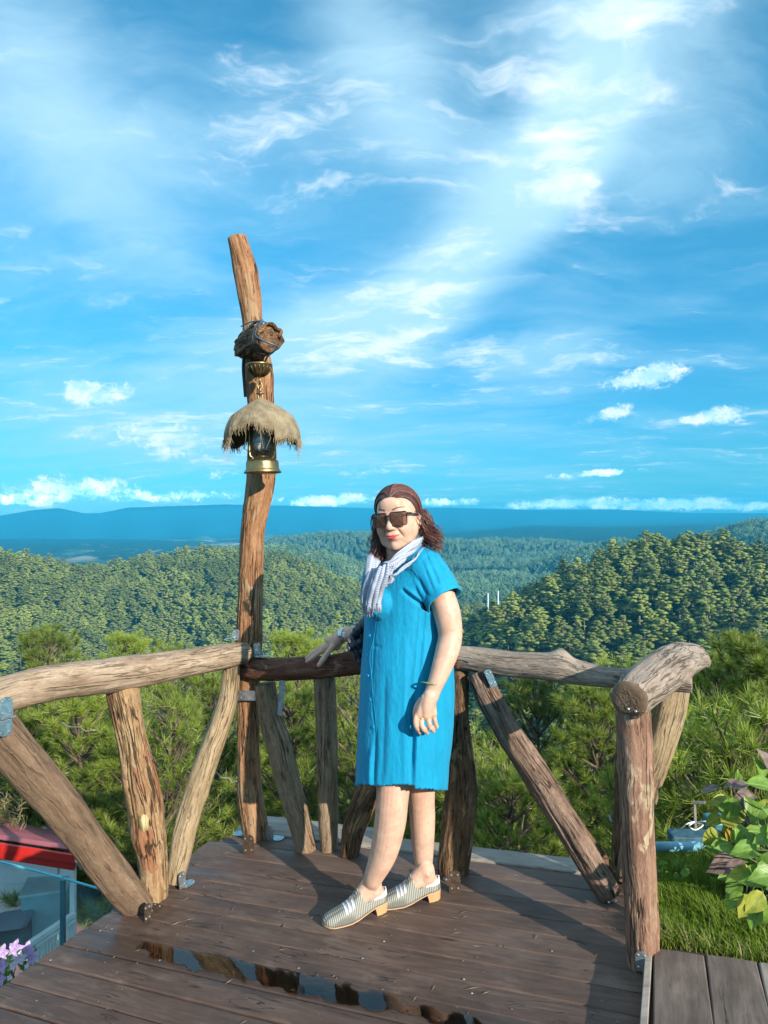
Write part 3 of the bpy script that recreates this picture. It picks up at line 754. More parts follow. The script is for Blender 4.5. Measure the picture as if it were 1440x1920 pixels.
# ------------------------------------------------------------------ side step on the right
step = empty('plank_step', D(1300, 1850, .09), 'raised plank walkway beside the grass at the foot of the right post', 'step')
SH = .055
def stepboard(a0, a1, b0, b1, mat, seed, name='plank'):     # left edge a0 (back) a1 (front), right edge b0 b1, in pixels
    q = [D(*p, SH) for p in (a0, a1, b1, b0)]
    fwd = (q[1]-q[0]).normalized(); L = 1.6; r = random.Random(seed)
    wL = (q[3]-q[0]).length; g = .0022
    x = (q[3]-q[0]).normalized()
    m4 = Matrix((fwd, x, NRM)).transposed().to_4x4()
    p0 = q[0]; n = 16; V = []; th = .032
    wF = (q[2]-q[1]).length; e = (q[1]-q[0]).length
    for i in range(n+1):
        f = i/n; w = wL+(wF-wL)*f*L/e
        for (pv, pz) in [(0, -th), (0, -.004), (.004, 0), (w*.5-g, .001), (w-2*g-.004, 0), (w-2*g, -.004), (w-2*g, -th)]:
            V.append((f*L + (.0 if i else .002*(pz == 0)), g+pv, pz))
    m = 7; Fc = []
    for i in range(n):
        for k in range(m): Fc.append((i*m+(k+1) % m, (i+1)*m+(k+1) % m, (i+1)*m+k, i*m+k))
    Fc.append(tuple(range(m))); Fc.append(tuple(reversed(range(n*m, n*m+m))))
    me = mesh(name, V, Fc, False); o = bpy.data.objects.new(name, me); COL.objects.link(o); me.materials.append(mat)
    o.matrix_basis = Matrix.Translation(p0) @ m4; o.parent = step; o.matrix_parent_inverse = world_of(step).inverted()
    bm = bmesh.new(); bm.from_mesh(me); bmesh.ops.recalc_face_normals(bm, faces=bm.faces); bm.to_mesh(me); bm.free()
    return o
stepboard((1224, 1777), (1215, 1920), (1321, 1789), (1328, 1920), M_step, 1)
stepboard((1322, 1789), (1329, 1920), (1419, 1801), (1440, 1920), M_step, 2)
stepboard((1421, 1803), (1443, 1920), (1530, 1818), (1580, 1920), M_plankg, 3)
a, b = D(1217, 1776, SH), D(1207, 1920, SH); dr = (b-a).normalized(); sb = MB()
w = (D(1224, 1777, SH)-D(1210, 1775, SH)).length
cr = dr.cross(NRM).normalized(); ln = 1.6
sb.box(a+dr*ln/2-NRM*(SH/2-.001), dr*ln/2, cr*(w/2-.001), NRM*(SH/2))
bevel(sb.build('side_board', WM['tan'] if False else M_plankg, step), .002)
sk = MB(); q0 = D(1224, 1778, SH); q1 = D(1530, 1818, SH); fw = (D(1215, 1920, SH)-q0).normalized()
sk.box((q0+q1)/2+fw*.8-NRM*.12, (q1-q0)/2, fw*.78, NRM*.085)
sk.build('bearer', WM['sawn'], step)

# ------------------------------------------------------------------ left railing
def railing(name, p, label): return empty(name, p, label, 'railing')
RL = railing('log_railing', D(300, 1680), 'left railing of pale crooked logs running from the tall post out of frame')
pxlog('rail', [(-130, 1345, 76), (-60, 1316, 74), (0, 1301, 68), (104, 1275, 66), (215, 1260, 64), (312, 1246, 54), (417, 1228, 47), (463, 1220, 37)],
      onA, WM['pale'], RL, off=-.05, seed=1, rough=.045, ridge=.018, crackd=.05, nseg=80)
pxlog('strut', [(228, 1283, 58), (236, 1330, 58), (248, 1393, 54), (262, 1462, 60), (275, 1532, 60), (285, 1600, 56), (290, 1660, 50), (292, 1692, 46)],
      onA, WM['gold'], RL, 'upright golden strut with a deep split and a pale knot scar', seed=2, rough=.07, ridge=.05, crackd=.22, nseg=80, bumps=((.68, 3.6, .07, .22),))
pxlog('brace', [(434, 1243, 32), (430, 1290, 34), (420, 1335, 38), (387, 1428, 43), (353, 1532, 43), (338, 1601, 40), (327, 1655, 32)],
      onA, WM['tan'], RL, seed=3, rough=.06, ridge=.03, crackd=.08, bumps=((.62, 1.6, .03, .12),))
pxlog('brace', [(-50, 1300, 80), (0, 1368, 80), (60, 1437, 74), (115, 1502, 69), (165, 1570, 64), (215, 1635, 62), (250, 1678, 56), (268, 1698, 50)],
      onA, WM['sawn'], RL, 'squared brown brace with saw marks', off=-.02, seed=4, rough=.04, ridge=.006, crackd=.06, square=.75, squash=.8)
# pale knot scar on the strut
def disc_scar(cx, cy, rx, ry, where, off, mat, parent, name='knot_scar', seed=0):
    c = where(cx, cy); d = (CO-c).normalized(); right = Vector((0, 0, 1)).cross(d).normalized()*-1; up = d.cross(right)*-1
    dep = (CM.transposed() @ (c-CO)).z*-1; V = []; Fc = []; G = []
    n = 28
    for rr in (0, .35, .7, .93, 1.0):
        for k in range(n):
            a = 2*math.pi*k/n; j = 1+.12*mnoise.noise(Vector((math.cos(a)*2, math.sin(a)*2, seed)))
            p = c + (right*math.cos(a)*rx + up*math.sin(a)*ry)*(rr*j*dep/F) + d*(off*(1-rr**3*.85) + .0012*mnoise.noise(Vector((rr*9, a*3, seed))))
            V.append(p); G.append((rr*math.cos(a)*.03+seed, .01, rr*math.sin(a)*.05))
    for i in range(4):
        for k in range(n): Fc.append((i*n+k, (i+1)*n+k, (i+1)*n+(k+1) % n, i*n+(k+1) % n))
    me = mesh(name, V, Fc, True, {'gc': G}); return link(name, me, parent, [mat])
M_scar = wood_mat('bare_cut_wood', (.34, .25, .11), (.55, .44, .22), (.72, .62, .36), None, 0, .25, bumpd=.002)
disc_scar(270, 1539, 12.5, 23, onA, .083, M_scar, RL, seed=2)
# metal brackets
def plate(parent, c, ax, ay, nrm, w, h, th=.003, mat=None, name='bracket', holes=4, round_=True):
    """rounded plate centred at c; ax, ay in-plane unit vectors; with screw heads"""
    ax, ay, nrm = Vector(ax).normalized(), Vector(ay).normalized(), Vector(nrm).normalized(); pts = []
    r = min(w, h)*.42 if round_ else .003
    for (sx, sy, a0) in ((1, 1, 0), (-1, 1, 90), (-1, -1, 180), (1, -1, 270)):
        rr = r if sy > 0 or not round_ else .004
        for q in range(7):
            a = R_(a0+15*q); pts.append((sx*(w/2-rr)+rr*math.cos(a), sy*(h/2-rr)+rr*math.sin(a)))
    n = len(pts); V = [c+ax*x+ay*y+nrm*th for x, y in pts]+[c+ax*x+ay*y for x, y in pts]
    Fc = [tuple(range(n)), tuple(reversed(range(n, 2*n)))]+[(k, n+k, n+(k+1) % n, (k+1) % n) for k in range(n)]
    o = link(name, mesh(name, V, Fc, False), parent, [mat or M_steel])
    bm = bmesh.new(); bm.from_mesh(o.data); bmesh.ops.recalc_face_normals(bm, faces=bm.faces); bm.to_mesh(o.data); bm.free()
    hs = [(-.27, .3), (.27, .3), (-.27, -.3), (.27, -.3)][:holes]
    sc = MB()
    for (x, y) in hs: sc.lathe([(0, .0028), (.0025, .0024), (.0045, 0)], 10, 0, c+ax*x*w+ay*y*h+nrm*th, nrm)
    if hs: s = sc.build('screw', M_steel, o)
    return o
def facing(px, py, where, toward=0.0):
    c = where(px, py); d = (CO-c).normalized(); return c+d*toward, d
M_blue = simple('blue_grey_steel', (.20, .34, .42), .42, .6, .3, 60, .3)
c, d = facing(11, 1325, onA, .11); rt = (PA[0]-PA[1]).normalized(); rt.z = 0; nA = Vector((rt.y, -rt.x, 0)).normalized()
plate(RL, c, rt, (0, 0, 1), nA, .042, .062, mat=M_blue)
c, d = facing(9, 1362, onA, .11); plate(RL, c, rt, (0, 0, -1), nA, .046, .062, mat=M_blue)
lb = MB(); c0, _ = facing(12, 1345, onA, .115); lb.box(c0, rt*.024, nA*.012, Vector((0, 0, .0025))); lb.build('bracket_fold', M_steel, RL)
c = D(265, 1706, .035); plate(RL, c-nA*-.035, rt, (0, 0, 1), nA, .030, .066, mat=M_rust)
c = D(288, 1703, .004); plate(RL, c, nA, rt, NRM, .05, .06, mat=M_rust, name='bracket')
c = D(352, 1657, .004); plate(RL, c, nA, rt, NRM, .045, .060)
c = D(341, 1650, .035); plate(RL, c, VV, NRM, UU, .040, .065)

# ------------------------------------------------------------------ tall corner post with lamp arm
onC = lambda x, y: P(x, y, Ycorner)
TP = empty('tall_post', D(480, 1572), 'tall crooked reddish log post rising at the deck corner and holding the lantern', 'post')
pxlog('post', [(444, 447, 35), (452, 476, 39), (459, 505, 44), (468, 555, 43), (474, 605, 38), (479, 655, 48), (486, 705, 54), (488, 750, 50), (491, 800, 50), (491, 860, 51), (487, 915, 53), (475, 990, 44), (471, 1060, 44), (469, 1130, 46), (467, 1200, 48), (465, 1270, 44), (466, 1340, 41), (466, 1420, 42), (470, 1500, 48), (477, 1545, 48), (480, 1572, 46)],
      onC, WM['red'], TP, seed=5, rough=.05, ridge=.05, crackd=.2, nseg=90, step=.012, bumps=((.235, 5.9, .02, .22), (.36, 0.2, .015, .15)))
pxlog('cut_branch', [(462, 652, 52, Ycorner-.02), (475, 644, 56, Ycorner-.10), (491, 637, 54, Ycorner-.19), (504, 634, 50, Ycorner-.26)], None, WM['bark'], TP, 'dark hollow sawn branch stub wrapped in wires', seed=6, rough=.12, ridge=.10, crackd=.3, step=.006)
# sawn hollow face
hb = MB(); cc = P(507, 633, Ycorner-.275); ax = (P(507, 633, Ycorner-.275)-P(475, 644, Ycorner-.10)).normalized()
X = ax.orthogonal().normalized(); Y = ax.cross(X); rng_ = []
V = []; G = []; Fc = []; n = 40
for (rr, dz) in ((.064, -.014), (.062, .003), (.055, .007), (.047, -.002), (.041, -.040), (.026, -.085), (0.001, -.10)):
    for k in range(n):
        a = 2*math.pi*k/n; q = rr*(1+.30*mnoise.noise(Vector((math.cos(a)*1.8, math.sin(a)*1.8, rr*12))))
        V.append(cc+X*math.cos(a)*q+Y*math.sin(a)*q*.95+ax*(dz+.004*mnoise.noise(Vector((math.cos(a)*4, math.sin(a)*4, rr*60))))); G.append((math.cos(a)*rr, math.sin(a)*rr, dz))
for i in range(6):
    for k in range(n): Fc.append((i*n+k, i*n+(k+1) % n, (i+1)*n+(k+1) % n, (i+1)*n+k))
link('sawn_face', mesh('sawn_face', V, Fc, True, {'gc': G}), TP, [WM['bark']])
M_wireb = simple('blue_grey_cable', (.06, .10, .15), .4, 0, .1); M_wirek = simple('black_cable', (.012, .012, .014), .45, 0, .1)
def pxtube(path, r, mat, name, parent, n=8):
    pts = catmull([tuple(P(*q)) for q in path], max(12, len(path)*8)); b = MB(); b.tube([Vector(p) for p in pts], r, n)
    o = b.build(name, mat, parent, True); return o
Yc = Ycorner
pxtube([(455, 655, Yc-.1), (462, 625, Yc-.17), (478, 606, Yc-.22), (492, 600, Yc-.2), (484, 612, Yc-.27), (479, 628, Yc-.3), (492, 638, Yc-.345), (510, 645, Yc-.34), (520, 650, Yc-.32), (512, 660, Yc-.3), (502, 668, Yc-.26), (496, 680, Yc-.2)], .0042, M_wireb, 'cable', TP)
pxtube([(454, 640, Yc-.1), (470, 610, Yc-.19), (487, 603, Yc-.27), (476, 618, Yc-.3), (474, 640, Yc-.31), (480, 660, Yc-.28), (496, 664, Yc-.27)], .0036, M_wirek, 'cable', TP)
pxtube([(452, 612, Yc-.06), (470, 604, Yc-.15), (490, 602, Yc-.2), (505, 608, Yc-.2)], .003, M_wireb, 'cable', TP)
pxtube([(453, 662, Yc-.09), (462, 642, Yc-.18), (466, 622, Yc-.2), (480, 612, Yc-.25), (492, 606, Yc-.22)], .0028, M_wirek, 'cable', TP)
pxtube([(458, 655, Yc-.1), (456, 690, Yc-.07), (458, 720, Yc-.06), (460, 744, Yc-.06)], .007, M_wirek, 'cable', TP)
pxtube([(445, 1200, Yc-.05), (448, 1100, Yc-.06), (451, 1010, Yc-.06), (456, 960, Yc-.05)], .003, M_wirek, 'cable', TP)
# foot brackets and top brackets
c = D(470, 1573, .045); plate(TP, c-VV*.0-Vector((0, .052, 0)), (1, 0, 0), (0, 0, 1), (0, -1, 0), .05, .085, mat=M_rust)
c = D(505, 1562, .035); plate(TP, c, (.8, -.5, 0), (0, 0, 1), (.5, -.8, 0), .045, .07)
c = D(519, 1572, .003); plate(TP, c, VV, UU, NRM, .05, .07)
c = D(448, 1563, .003); plate(TP, c, VV, -UU, NRM, .05, .06)
c = P(442, 1190, Yc-.075); plate(TP, c, (1, 0, .0), (.15, 0, 1), (0, -1, 0), .032, .05)
c = P(432, 1197, Yc-.09); plate(TP, c+Vector((0, 0, 0)), (0, 1, 0), (1, 0, .2), (-.1, 0, 1), .03, .06)
c = P(482, 1218, Yc-.062); plate(TP, c, (1, 0, 0), (0, 0, 1), (0, -1, 0), .032, .065)
c = P(494, 1231, Yc-.09); plate(TP, c, (0, 1, 0), (1, 0, 0), (0, 0, 1), .03, .07, holes=2)

# ------------------------------------------------------------------ lantern
M_brass = simple('aged_brass', (.33, .25, .12), .38, .9, .35, 25, .2)
M_brassd = simple('dark_brass', (.16, .12, .07), .45, .85, .3, 30, .2)
lc = P(492, 870, Yc-.22); LX = lc.x; LY = lc.y
zz = lambda py: P(492, py, LY).z
LN = empty('hanging_lantern', (LX, LY, zz(886)), 'brass storm lantern hanging under a frayed burlap shade on the tall post', 'lantern')
b = MB(); o = (LX, LY, 0)
b.lathe([(.0, zz(887)), (.083, zz(887)), (.084, zz(885.6)), (.076, zz(881)), (.0735, zz(878)), (.073, zz(868)), (.070, zz(864)), (.058, zz(862)), (.045, zz(859.5)), (.030, zz(858)), (.0, zz(858))], 40, 0, o)
b.build('fuel_tank', M_brass, LN, True)
b = MB(); b.lathe([(.026, zz(859)), (.030, zz(856)), (.022, zz(854)), (.020, zz(850)), (.032, zz(848)), (.034, zz(846)), (.020, zz(845))], 28, 0, o); b.build('burner', M_brassd, LN, True)
m, t, out = material('smoky_glass')
tr = t.n('ShaderNodeBsdfTransparent'); tr.inputs[0].default_value = (.8, .85, .85, 1); df = t.n('ShaderNodeBsdfDiffuse'); df.inputs[0].default_value = (.74, .77, .77, 1)
gg = t.n('ShaderNodeBsdfGlossy'); gg.inputs['Roughness'].default_value = .06
m1 = t.n('ShaderNodeMixShader'); m1.inputs[0].default_value = .72; t.nt.links.new(tr.outputs[0], m1.inputs[1]); t.nt.links.new(df.outputs[0], m1.inputs[2])
m2 = t.n('ShaderNodeMixShader'); m2.inputs[0].default_value = .12; t.nt.links.new(m1.outputs[0], m2.inputs[1]); t.nt.links.new(gg.outputs[0], m2.inputs[2]); t.nt.links.new(m2.outputs[0], out.inputs['Surface'])
b = MB(); r0 = .040; b.lathe([(.020, zz(846)), (.030, zz(842)), (.039, zz(835)), (.043, zz(827)), (.041, zz(818)), (.034, zz(808)), (.025, zz(800)), (.022, zz(795))], 32, 0, o); gl = b.build('glass_globe', m, LN, True)
b = MB(); b.lathe([(.044, zz(798)), (.046, zz(796)), (.046, zz(790)), (.036, zz(786)), (.030, zz(780)), (.018, zz(770)), (.012, zz(760))], 28, 0, o); b.build('chimney_cap', M_brassd, LN, True)
for s_, px1 in ((-1, 479), (1, 512)):
    b = MB(); x0 = LX+s_*.045; fy = LY-.02 if s_ < 0 else LY+.02
    b.tube([(x0*.0+LX+s_*.03, fy, zz(862)), (x0+s_*.006, fy, zz(855)), (x0+s_*.008, fy, zz(845)), (x0+s_*.004, fy, zz(800)), (x0, fy, zz(788)), (LX+s_*.02, fy, zz(782))], .0068, 10)
    b.build('frame_tube', M_brass, LN, True)
b = MB()
for a0 in (0.3, 1.9, 3.4, 5.0):
    b.tube([(LX+math.cos(a0+u*.5)*.047*math.sin(math.pi*(.15+.7*u)), LY+math.sin(a0+u*.5)*.047*math.sin(math.pi*(.15+.7*u)), lerp(zz(800), zz(848), u)) for u in [q/10 for q in range(11)]], .0013, 5)
b.tube([(LX-.07, LY, zz(820)), (LX-.078, LY-.02, zz(840)), (LX-.05, LY-.05, zz(848)), (LX+.0, LY-.06, zz(835)), (LX+.05, LY-.05, zz(846)), (LX+.078, LY-.02, zz(832)), (LX+.07, LY, zz(812))], .0016, 6)
b.build('wire_guard', M_brassd, LN, True)
b = MB()
b.lathe([(.006, zz(740)), (.02, zz(738)), (.0, zz(735))], 16, 0, o)
b.tube([(LX, LY, zz(760)), (LX, LY, zz(738))], .004, 8)
b.build('stem', M_brass, LN, True)
for k in range(4):
    zc = zz(742-k*9.5); b = MB(); ang = k*math.pi/2+.3
    b.tube([(LX+math.cos(ang)*.010*math.cos(q), LY+math.sin(ang)*.010*math.cos(q), zc+.017*math.sin(q)) for q in [2*math.pi*i/14 for i in range(14)]], .0034, 8, closed=True)
    b.build('chain_link', M_brass, LN, True)
b = MB(); b.lathe([(.004, zz(708)), (.014, zz(706)), (.030, zz(702)), (.045, zz(696)), (.053, zz(690)), (.058, zz(686)), (.060, zz(684)), (.056, zz(683)), (.0, zz(684))], 36, 0, (LX, LY, 0))
cr = b.build('ceiling_cup', M_brass, LN, True)
b = MB()
for k in range(18):
    a = 2*math.pi*k/18; pr = [(.018, 706), (.034, 701.5), (.048, 695.5), (.058, 688)]
    b.tube([(LX+math.cos(a)*r*1.01, LY+math.sin(a)*r*1.01, zz(p)) for r, p in pr], .0022, 5)
b.build('fluting', M_brassd, LN, True)
b = MB(); b.tube([(LX, LY, zz(684)), (LX+.012, LY+.0, zz(674)), (LX+.02, LY-.02, zz(664)), (LX+.03, LY-.03, zz(655))], .006, 8); b.build('hook_cord', M_wirek, LN, True)
# burlap shade
m, t, out = material('burlap')
uvw = t.attr('uvw')
wx = t.wave(uvw, 60, .6, 2, 2, 'X'); wy = t.wave(uvw, 60, .6, 2, 2, 'Y')
wv = t.m('MULTIPLY', t.m('ADD', wx, wy), .5)
cb = t.mix(t.mr(t.noise(uvw, 25, 4, .6), .3, .7), (.16, .12, .07), (.36, .29, .19)); cb = t.mix(t.m('MULTIPLY', wv, .5), cb, (.42, .35, .24))
principled(t, out, cb, .95, 0, t.bump(t.m('ADD', wv, t.noise(uvw, 90, 3)), .9, .004), Specular_IOR_Level=.1)
def shade():
    n, mr_ = 180, 40; V = []; U = []; Fc = []
    for i in range(mr_):
        f = i/(mr_-1)
        for k in range(n):
            a = 2*math.pi*k/n
            fr = mnoise.noise(Vector((math.cos(a)*1.6, math.sin(a)*1.6, 3)))
            pl = math.sin(a*11+2*math.sin(a*2))*.5+mnoise.noise(Vector((math.cos(a)*5, math.sin(a)*5, 1)))
            side = .55+.45*abs(math.cos(a))**1.5                     # longer on the left and right, short at the front
            drop = (.105+.085*side+.035*fr)
            if math.sin(a) < -.55 and abs(math.cos(a)+.1) < .55: drop -= .045
            R = .168*math.sin(min(1, f*1.12)*math.pi/2)**1.15
            zf = -(.42*R+1.3*R*R + (drop-.085)*max(0, (f-.55)/.45)**1.2)
            R += .011*pl*max(0, f-.3)
            z = zz(746)+zf*1.0 + .004*mnoise.noise(Vector((math.cos(a)*3*f, math.sin(a)*3*f, 8)))
            V.append((LX+.004+math.cos(a)*R, LY+math.sin(a)*R*.9, z)); U.append((math.cos(a)*f*.2, math.sin(a)*f*.2, 0))
    for i in range(mr_-1):
        for k in range(n): Fc.append((i*n+k, (i+1)*n+k, (i+1)*n+(k+1) % n, i*n+(k+1) % n))
    o = link('shade', mesh('shade', V, Fc, True, {'uvw': U}), LN, [m]); o['label'] = 'frayed burlap shade'
    md = o.modifiers.new('thick', 'SOLIDIFY'); md.thickness = .002
    b = MB(); r = random.Random(4); last = V[-n:]
    for q in range(520):
        k = r.randrange(n); p = Vector(last[k])+Vector((r.uniform(-.004, .004), r.uniform(-.004, .004), .012)); L = r.uniform(.012, .045) if r.random() < .95 else r.uniform(.06, .12)
        d = Vector((r.uniform(-.3, .3), r.uniform(-.3, .3), -1)); d2 = Vector((r.uniform(-.5, .5), r.uniform(-.5, .5), -1))
        b.tube([p, p+d*L*.5, p+d*L*.5+d2*L*.5], [.0012, .001, .0005], 3, cap=False)
    b.build('fringe', m, o)
shade()

# ------------------------------------------------------------------ back railing
RB = railing('log_railing', D(614, 1598), 'back railing of dark knotted logs behind the woman')
pxlog('rail', [(461, 1249, 36), (500, 1250, 40), (560, 1249, 41), (625, 1244, 43), (672, 1236, 46), (740, 1228, 46), (800, 1226, 42), (858, 1227, 42)],
      onB, WM['darkred'], RB, 'dark reddish rail the woman leans on', off=-.055, seed=7, rough=.07, ridge=.04, crackd=.15)
pxlog('rail', [(846, 1228, 42), (900, 1235, 45), (960, 1243, 47), (1015, 1246, 50), (1046, 1249, 54), (1080, 1258, 46), (1130, 1266, 38), (1200, 1271, 36), (1288, 1278, 34)],
      onB, WM['grey'], RB, 'grey weathered rail with a knot bump', off=-.03, seed=8, rough=.05, ridge=.035, crackd=.13, bumps=((.49, 1.4, .035, .30),))
pxlog('brace', [(498, 1280, 40), (504, 1320, 42), (512, 1354, 44), (526, 1395, 47), (541, 1458, 45), (556, 1510, 43), (570, 1562, 40), (577, 1592, 37)],
      onB, WM['brown'], RB, seed=9, rough=.06, ridge=.03, crackd=.2, off=-.03)
pxlog('post', [(608, 1262, 42), (611, 1330, 41), (613, 1400, 41), (614, 1470, 40), (615, 1530, 38), (616, 1575, 34), (617, 1598, 30)],
      onB, WM['brown'], RB, seed=10, rough=.03, ridge=.02, crackd=.12, square=.3)
pxlog('brace', [(655, 1598, 34), (664, 1550, 42), (684, 1500, 46), (712, 1440, 46), (745, 1370, 44), (790, 1290, 40), (805, 1262, 38)],
      onB, WM['bark'], RB, seed=11, rough=.07, ridge=.06, crackd=.2, off=-.02)
pxlog('post', [(860, 1256, 30), (861, 1300, 32), (861, 1350, 33), (863, 1410, 44), (864, 1460, 54), (861, 1510, 58), (854, 1570, 60), (850, 1605, 60), (849, 1634, 56)],
      onB, WM['bark'], RB, 'thick dark barked post behind the blue dress', seed=12, rough=.08, ridge=.07, crackd=.2, off=-.02, nseg=80)
pxlog('brace', [(893, 1258, 44), (918, 1310, 48), (952, 1372, 50), (998, 1440, 50), (1040, 1508, 50), (1080, 1574, 50), (1118, 1636, 48), (1138, 1670, 44)],
      onB, WM['umber'], RB, 'deeply fissured slanting brace on the right', seed=13, rough=.07, ridge=.06, crackd=.22, off=-.03, nseg=80)
pxlog('brace', [(905, 1262, 22), (935, 1325, 26), (985, 1405, 26), (1040, 1490, 28), (1100, 1580, 30), (1150, 1650, 34)],
      onB, WM['bark'], RB, seed=23, rough=.1, ridge=.08, crackd=.2, off=.045)
c = onB(532, 1300)+Vector((0, -.07, 0)); plate(RB, c, (1, 0, -.05), (-.09, 0, -1), (.1, -1, 0), .028, .165, holes=0)
pl = MB()
for (x, y) in ((528, 1323), (535, 1323)): pl.lathe([(0, .001), (.0035, .001), (.0035, 0)], 10, 0, onB(x, y)+Vector((0, -.0742, 0)), (.1, -1, 0))
pl.build('screw_hole', M_wirek, RB)
c = P(466, 1304, Yc-.085); plate(TP, c, (0, 0, 1), (1, -.2, 0), (-.1, -1, 0), .046, .125, holes=4)
c = P(487, 1276, Yc-.05); b = MB(); b.tube([c, c+Vector((.0, 0, .06))], .008, 10); b.tube([c+Vector((.04, 0, .0)), c+Vector((.04, 0, .05))], .006, 10); b.build('bolt', M_steel, TP, True)
c = D(842, 1645, .004); plate(RB, c, (1, 0, 0), (0, -1, 0), NRM, .05, .07)
c = D(850, 1640, .045)+Vector((0, -.05, 0)); plate(RB, c, (1, 0, 0), (0, 0, 1), (0, -1, 0), .045, .085, mat=M_rust)
c = onB(913, 1262)+Vector((0, -.085, 0)); plate(RB, c, (1, 0, .35), (-.4, 0, 1), (.2, -1, 0), .028, .07, mat=M_blue)
sc = MB()
for (x, y) in ((1127, 1667), (1140, 1665)): sc.lathe([(0, .003), (.003, .002), (.005, 0)], 10, 0, onB(x, y)+Vector((0, -.09, 0)), (0, -1, .2))
sc.build('screw', M_steel, RB)

# ------------------------------------------------------------------ right railing
RR_ = railing('log_railing', D(1200, 1800), 'right railing end with a curled grey top log on a flaking post')
Yf = D(1200, 1800).y
onF = lambda x, y: P(x, y, Yf-.02)
pxlog('post', [(1187, 1322, 60), (1188, 1370, 62), (1191, 1440, 63), (1194, 1530, 61), (1198, 1620, 62), (1202, 1710, 62), (1204, 1780, 60), (1205, 1815, 56)],
      onF, WM['flaky'], RR_, seed=14, rough=.06, ridge=.04, crackd=.12, nseg=90)
pxlog('top_log', [(1181, 1312, 68, Yf-.085), (1195, 1297, 74, Yf-.03), (1222, 1274, 78, Yf+.07), (1250, 1252, 76, Yf+.2), (1280, 1238, 62, Yf+.34), (1308, 1236, 42, Yf+.44), (1322, 1242, 24, Yf+.48)],
      None, WM['grey'], RR_, 'curled grey log with a sawn round end', seed=15, rough=.10, ridge=.035, crackd=.12, nseg=90, step=.008)
c0 = P(1180, 1313, Yf-.089); ax = (P(1181, 1312, Yf-.085)-P(1200, 1294, Yf-.01)).normalized()
X = Vector((0, 0, 1)).cross(ax).normalized(); Y = ax.cross(X); V = []; Fc = []; G = []; n = 40
for rr in (0, .3, .6, .85, 1.0):
    for k in range(n):
        a = 2*math.pi*k/n; q = .0565*rr*(1+.10*mnoise.noise(Vector((math.cos(a)*1.3, math.sin(a)*1.3, 2)))); 
        yy = math.sin(a)*q; yy = max(yy, -.042)
        V.append(c0+X*math.cos(a)*q+Y*yy+ax*(.0055-.006*(rr > .9))); G.append((math.cos(a)*rr*.02, math.sin(a)*rr*.02, 3))
for i in range(4):
    for k in range(n): Fc.append((i*n+k, i*n+(k+1) % n, (i+1)*n+(k+1) % n, (i+1)*n+k))
link('sawn_end', mesh('sawn_end', V, Fc, True, {'gc': G}), RR_, [WM['sawn']])
s_ = MB()
for (x, y) in ((-.004, -.026), (.018, -.03)): s_.lathe([(0, .003), (.0035, .002), (.005, 0)], 10, 0, c0+X*x+Y*y+ax*.006, ax)
s_.build('screw', M_steel, RR_)
Yr = D(1165, 1650).y
pxlog('post', [(1185, 1290, 50), (1180, 1400, 48), (1176, 1520, 46), (1172, 1600, 46), (1172, 1655, 44)], lambda x, y: P(x, y, Yr), WM['bark'], RR_, seed=16, rough=.07, ridge=.06, crackd=.15)
pxlog('brace', [(1266, 1280, 56), (1256, 1340, 56), (1236, 1410, 52), (1212, 1480, 48), (1190, 1570, 46), (1176, 1650, 44)], lambda x, y: P(x, y, Yr-.05), WM['tan'], RR_, 'squared tan brace under the curled log', seed=17, rough=.03, ridge=.008, crackd=.08, square=.7, squash=.6)
c = P(1203, 1802, Yf-.075); plate(RR_, c, (1, -.3, 0), (0, 0, 1), (-.3, -1, 0), .035, .06)
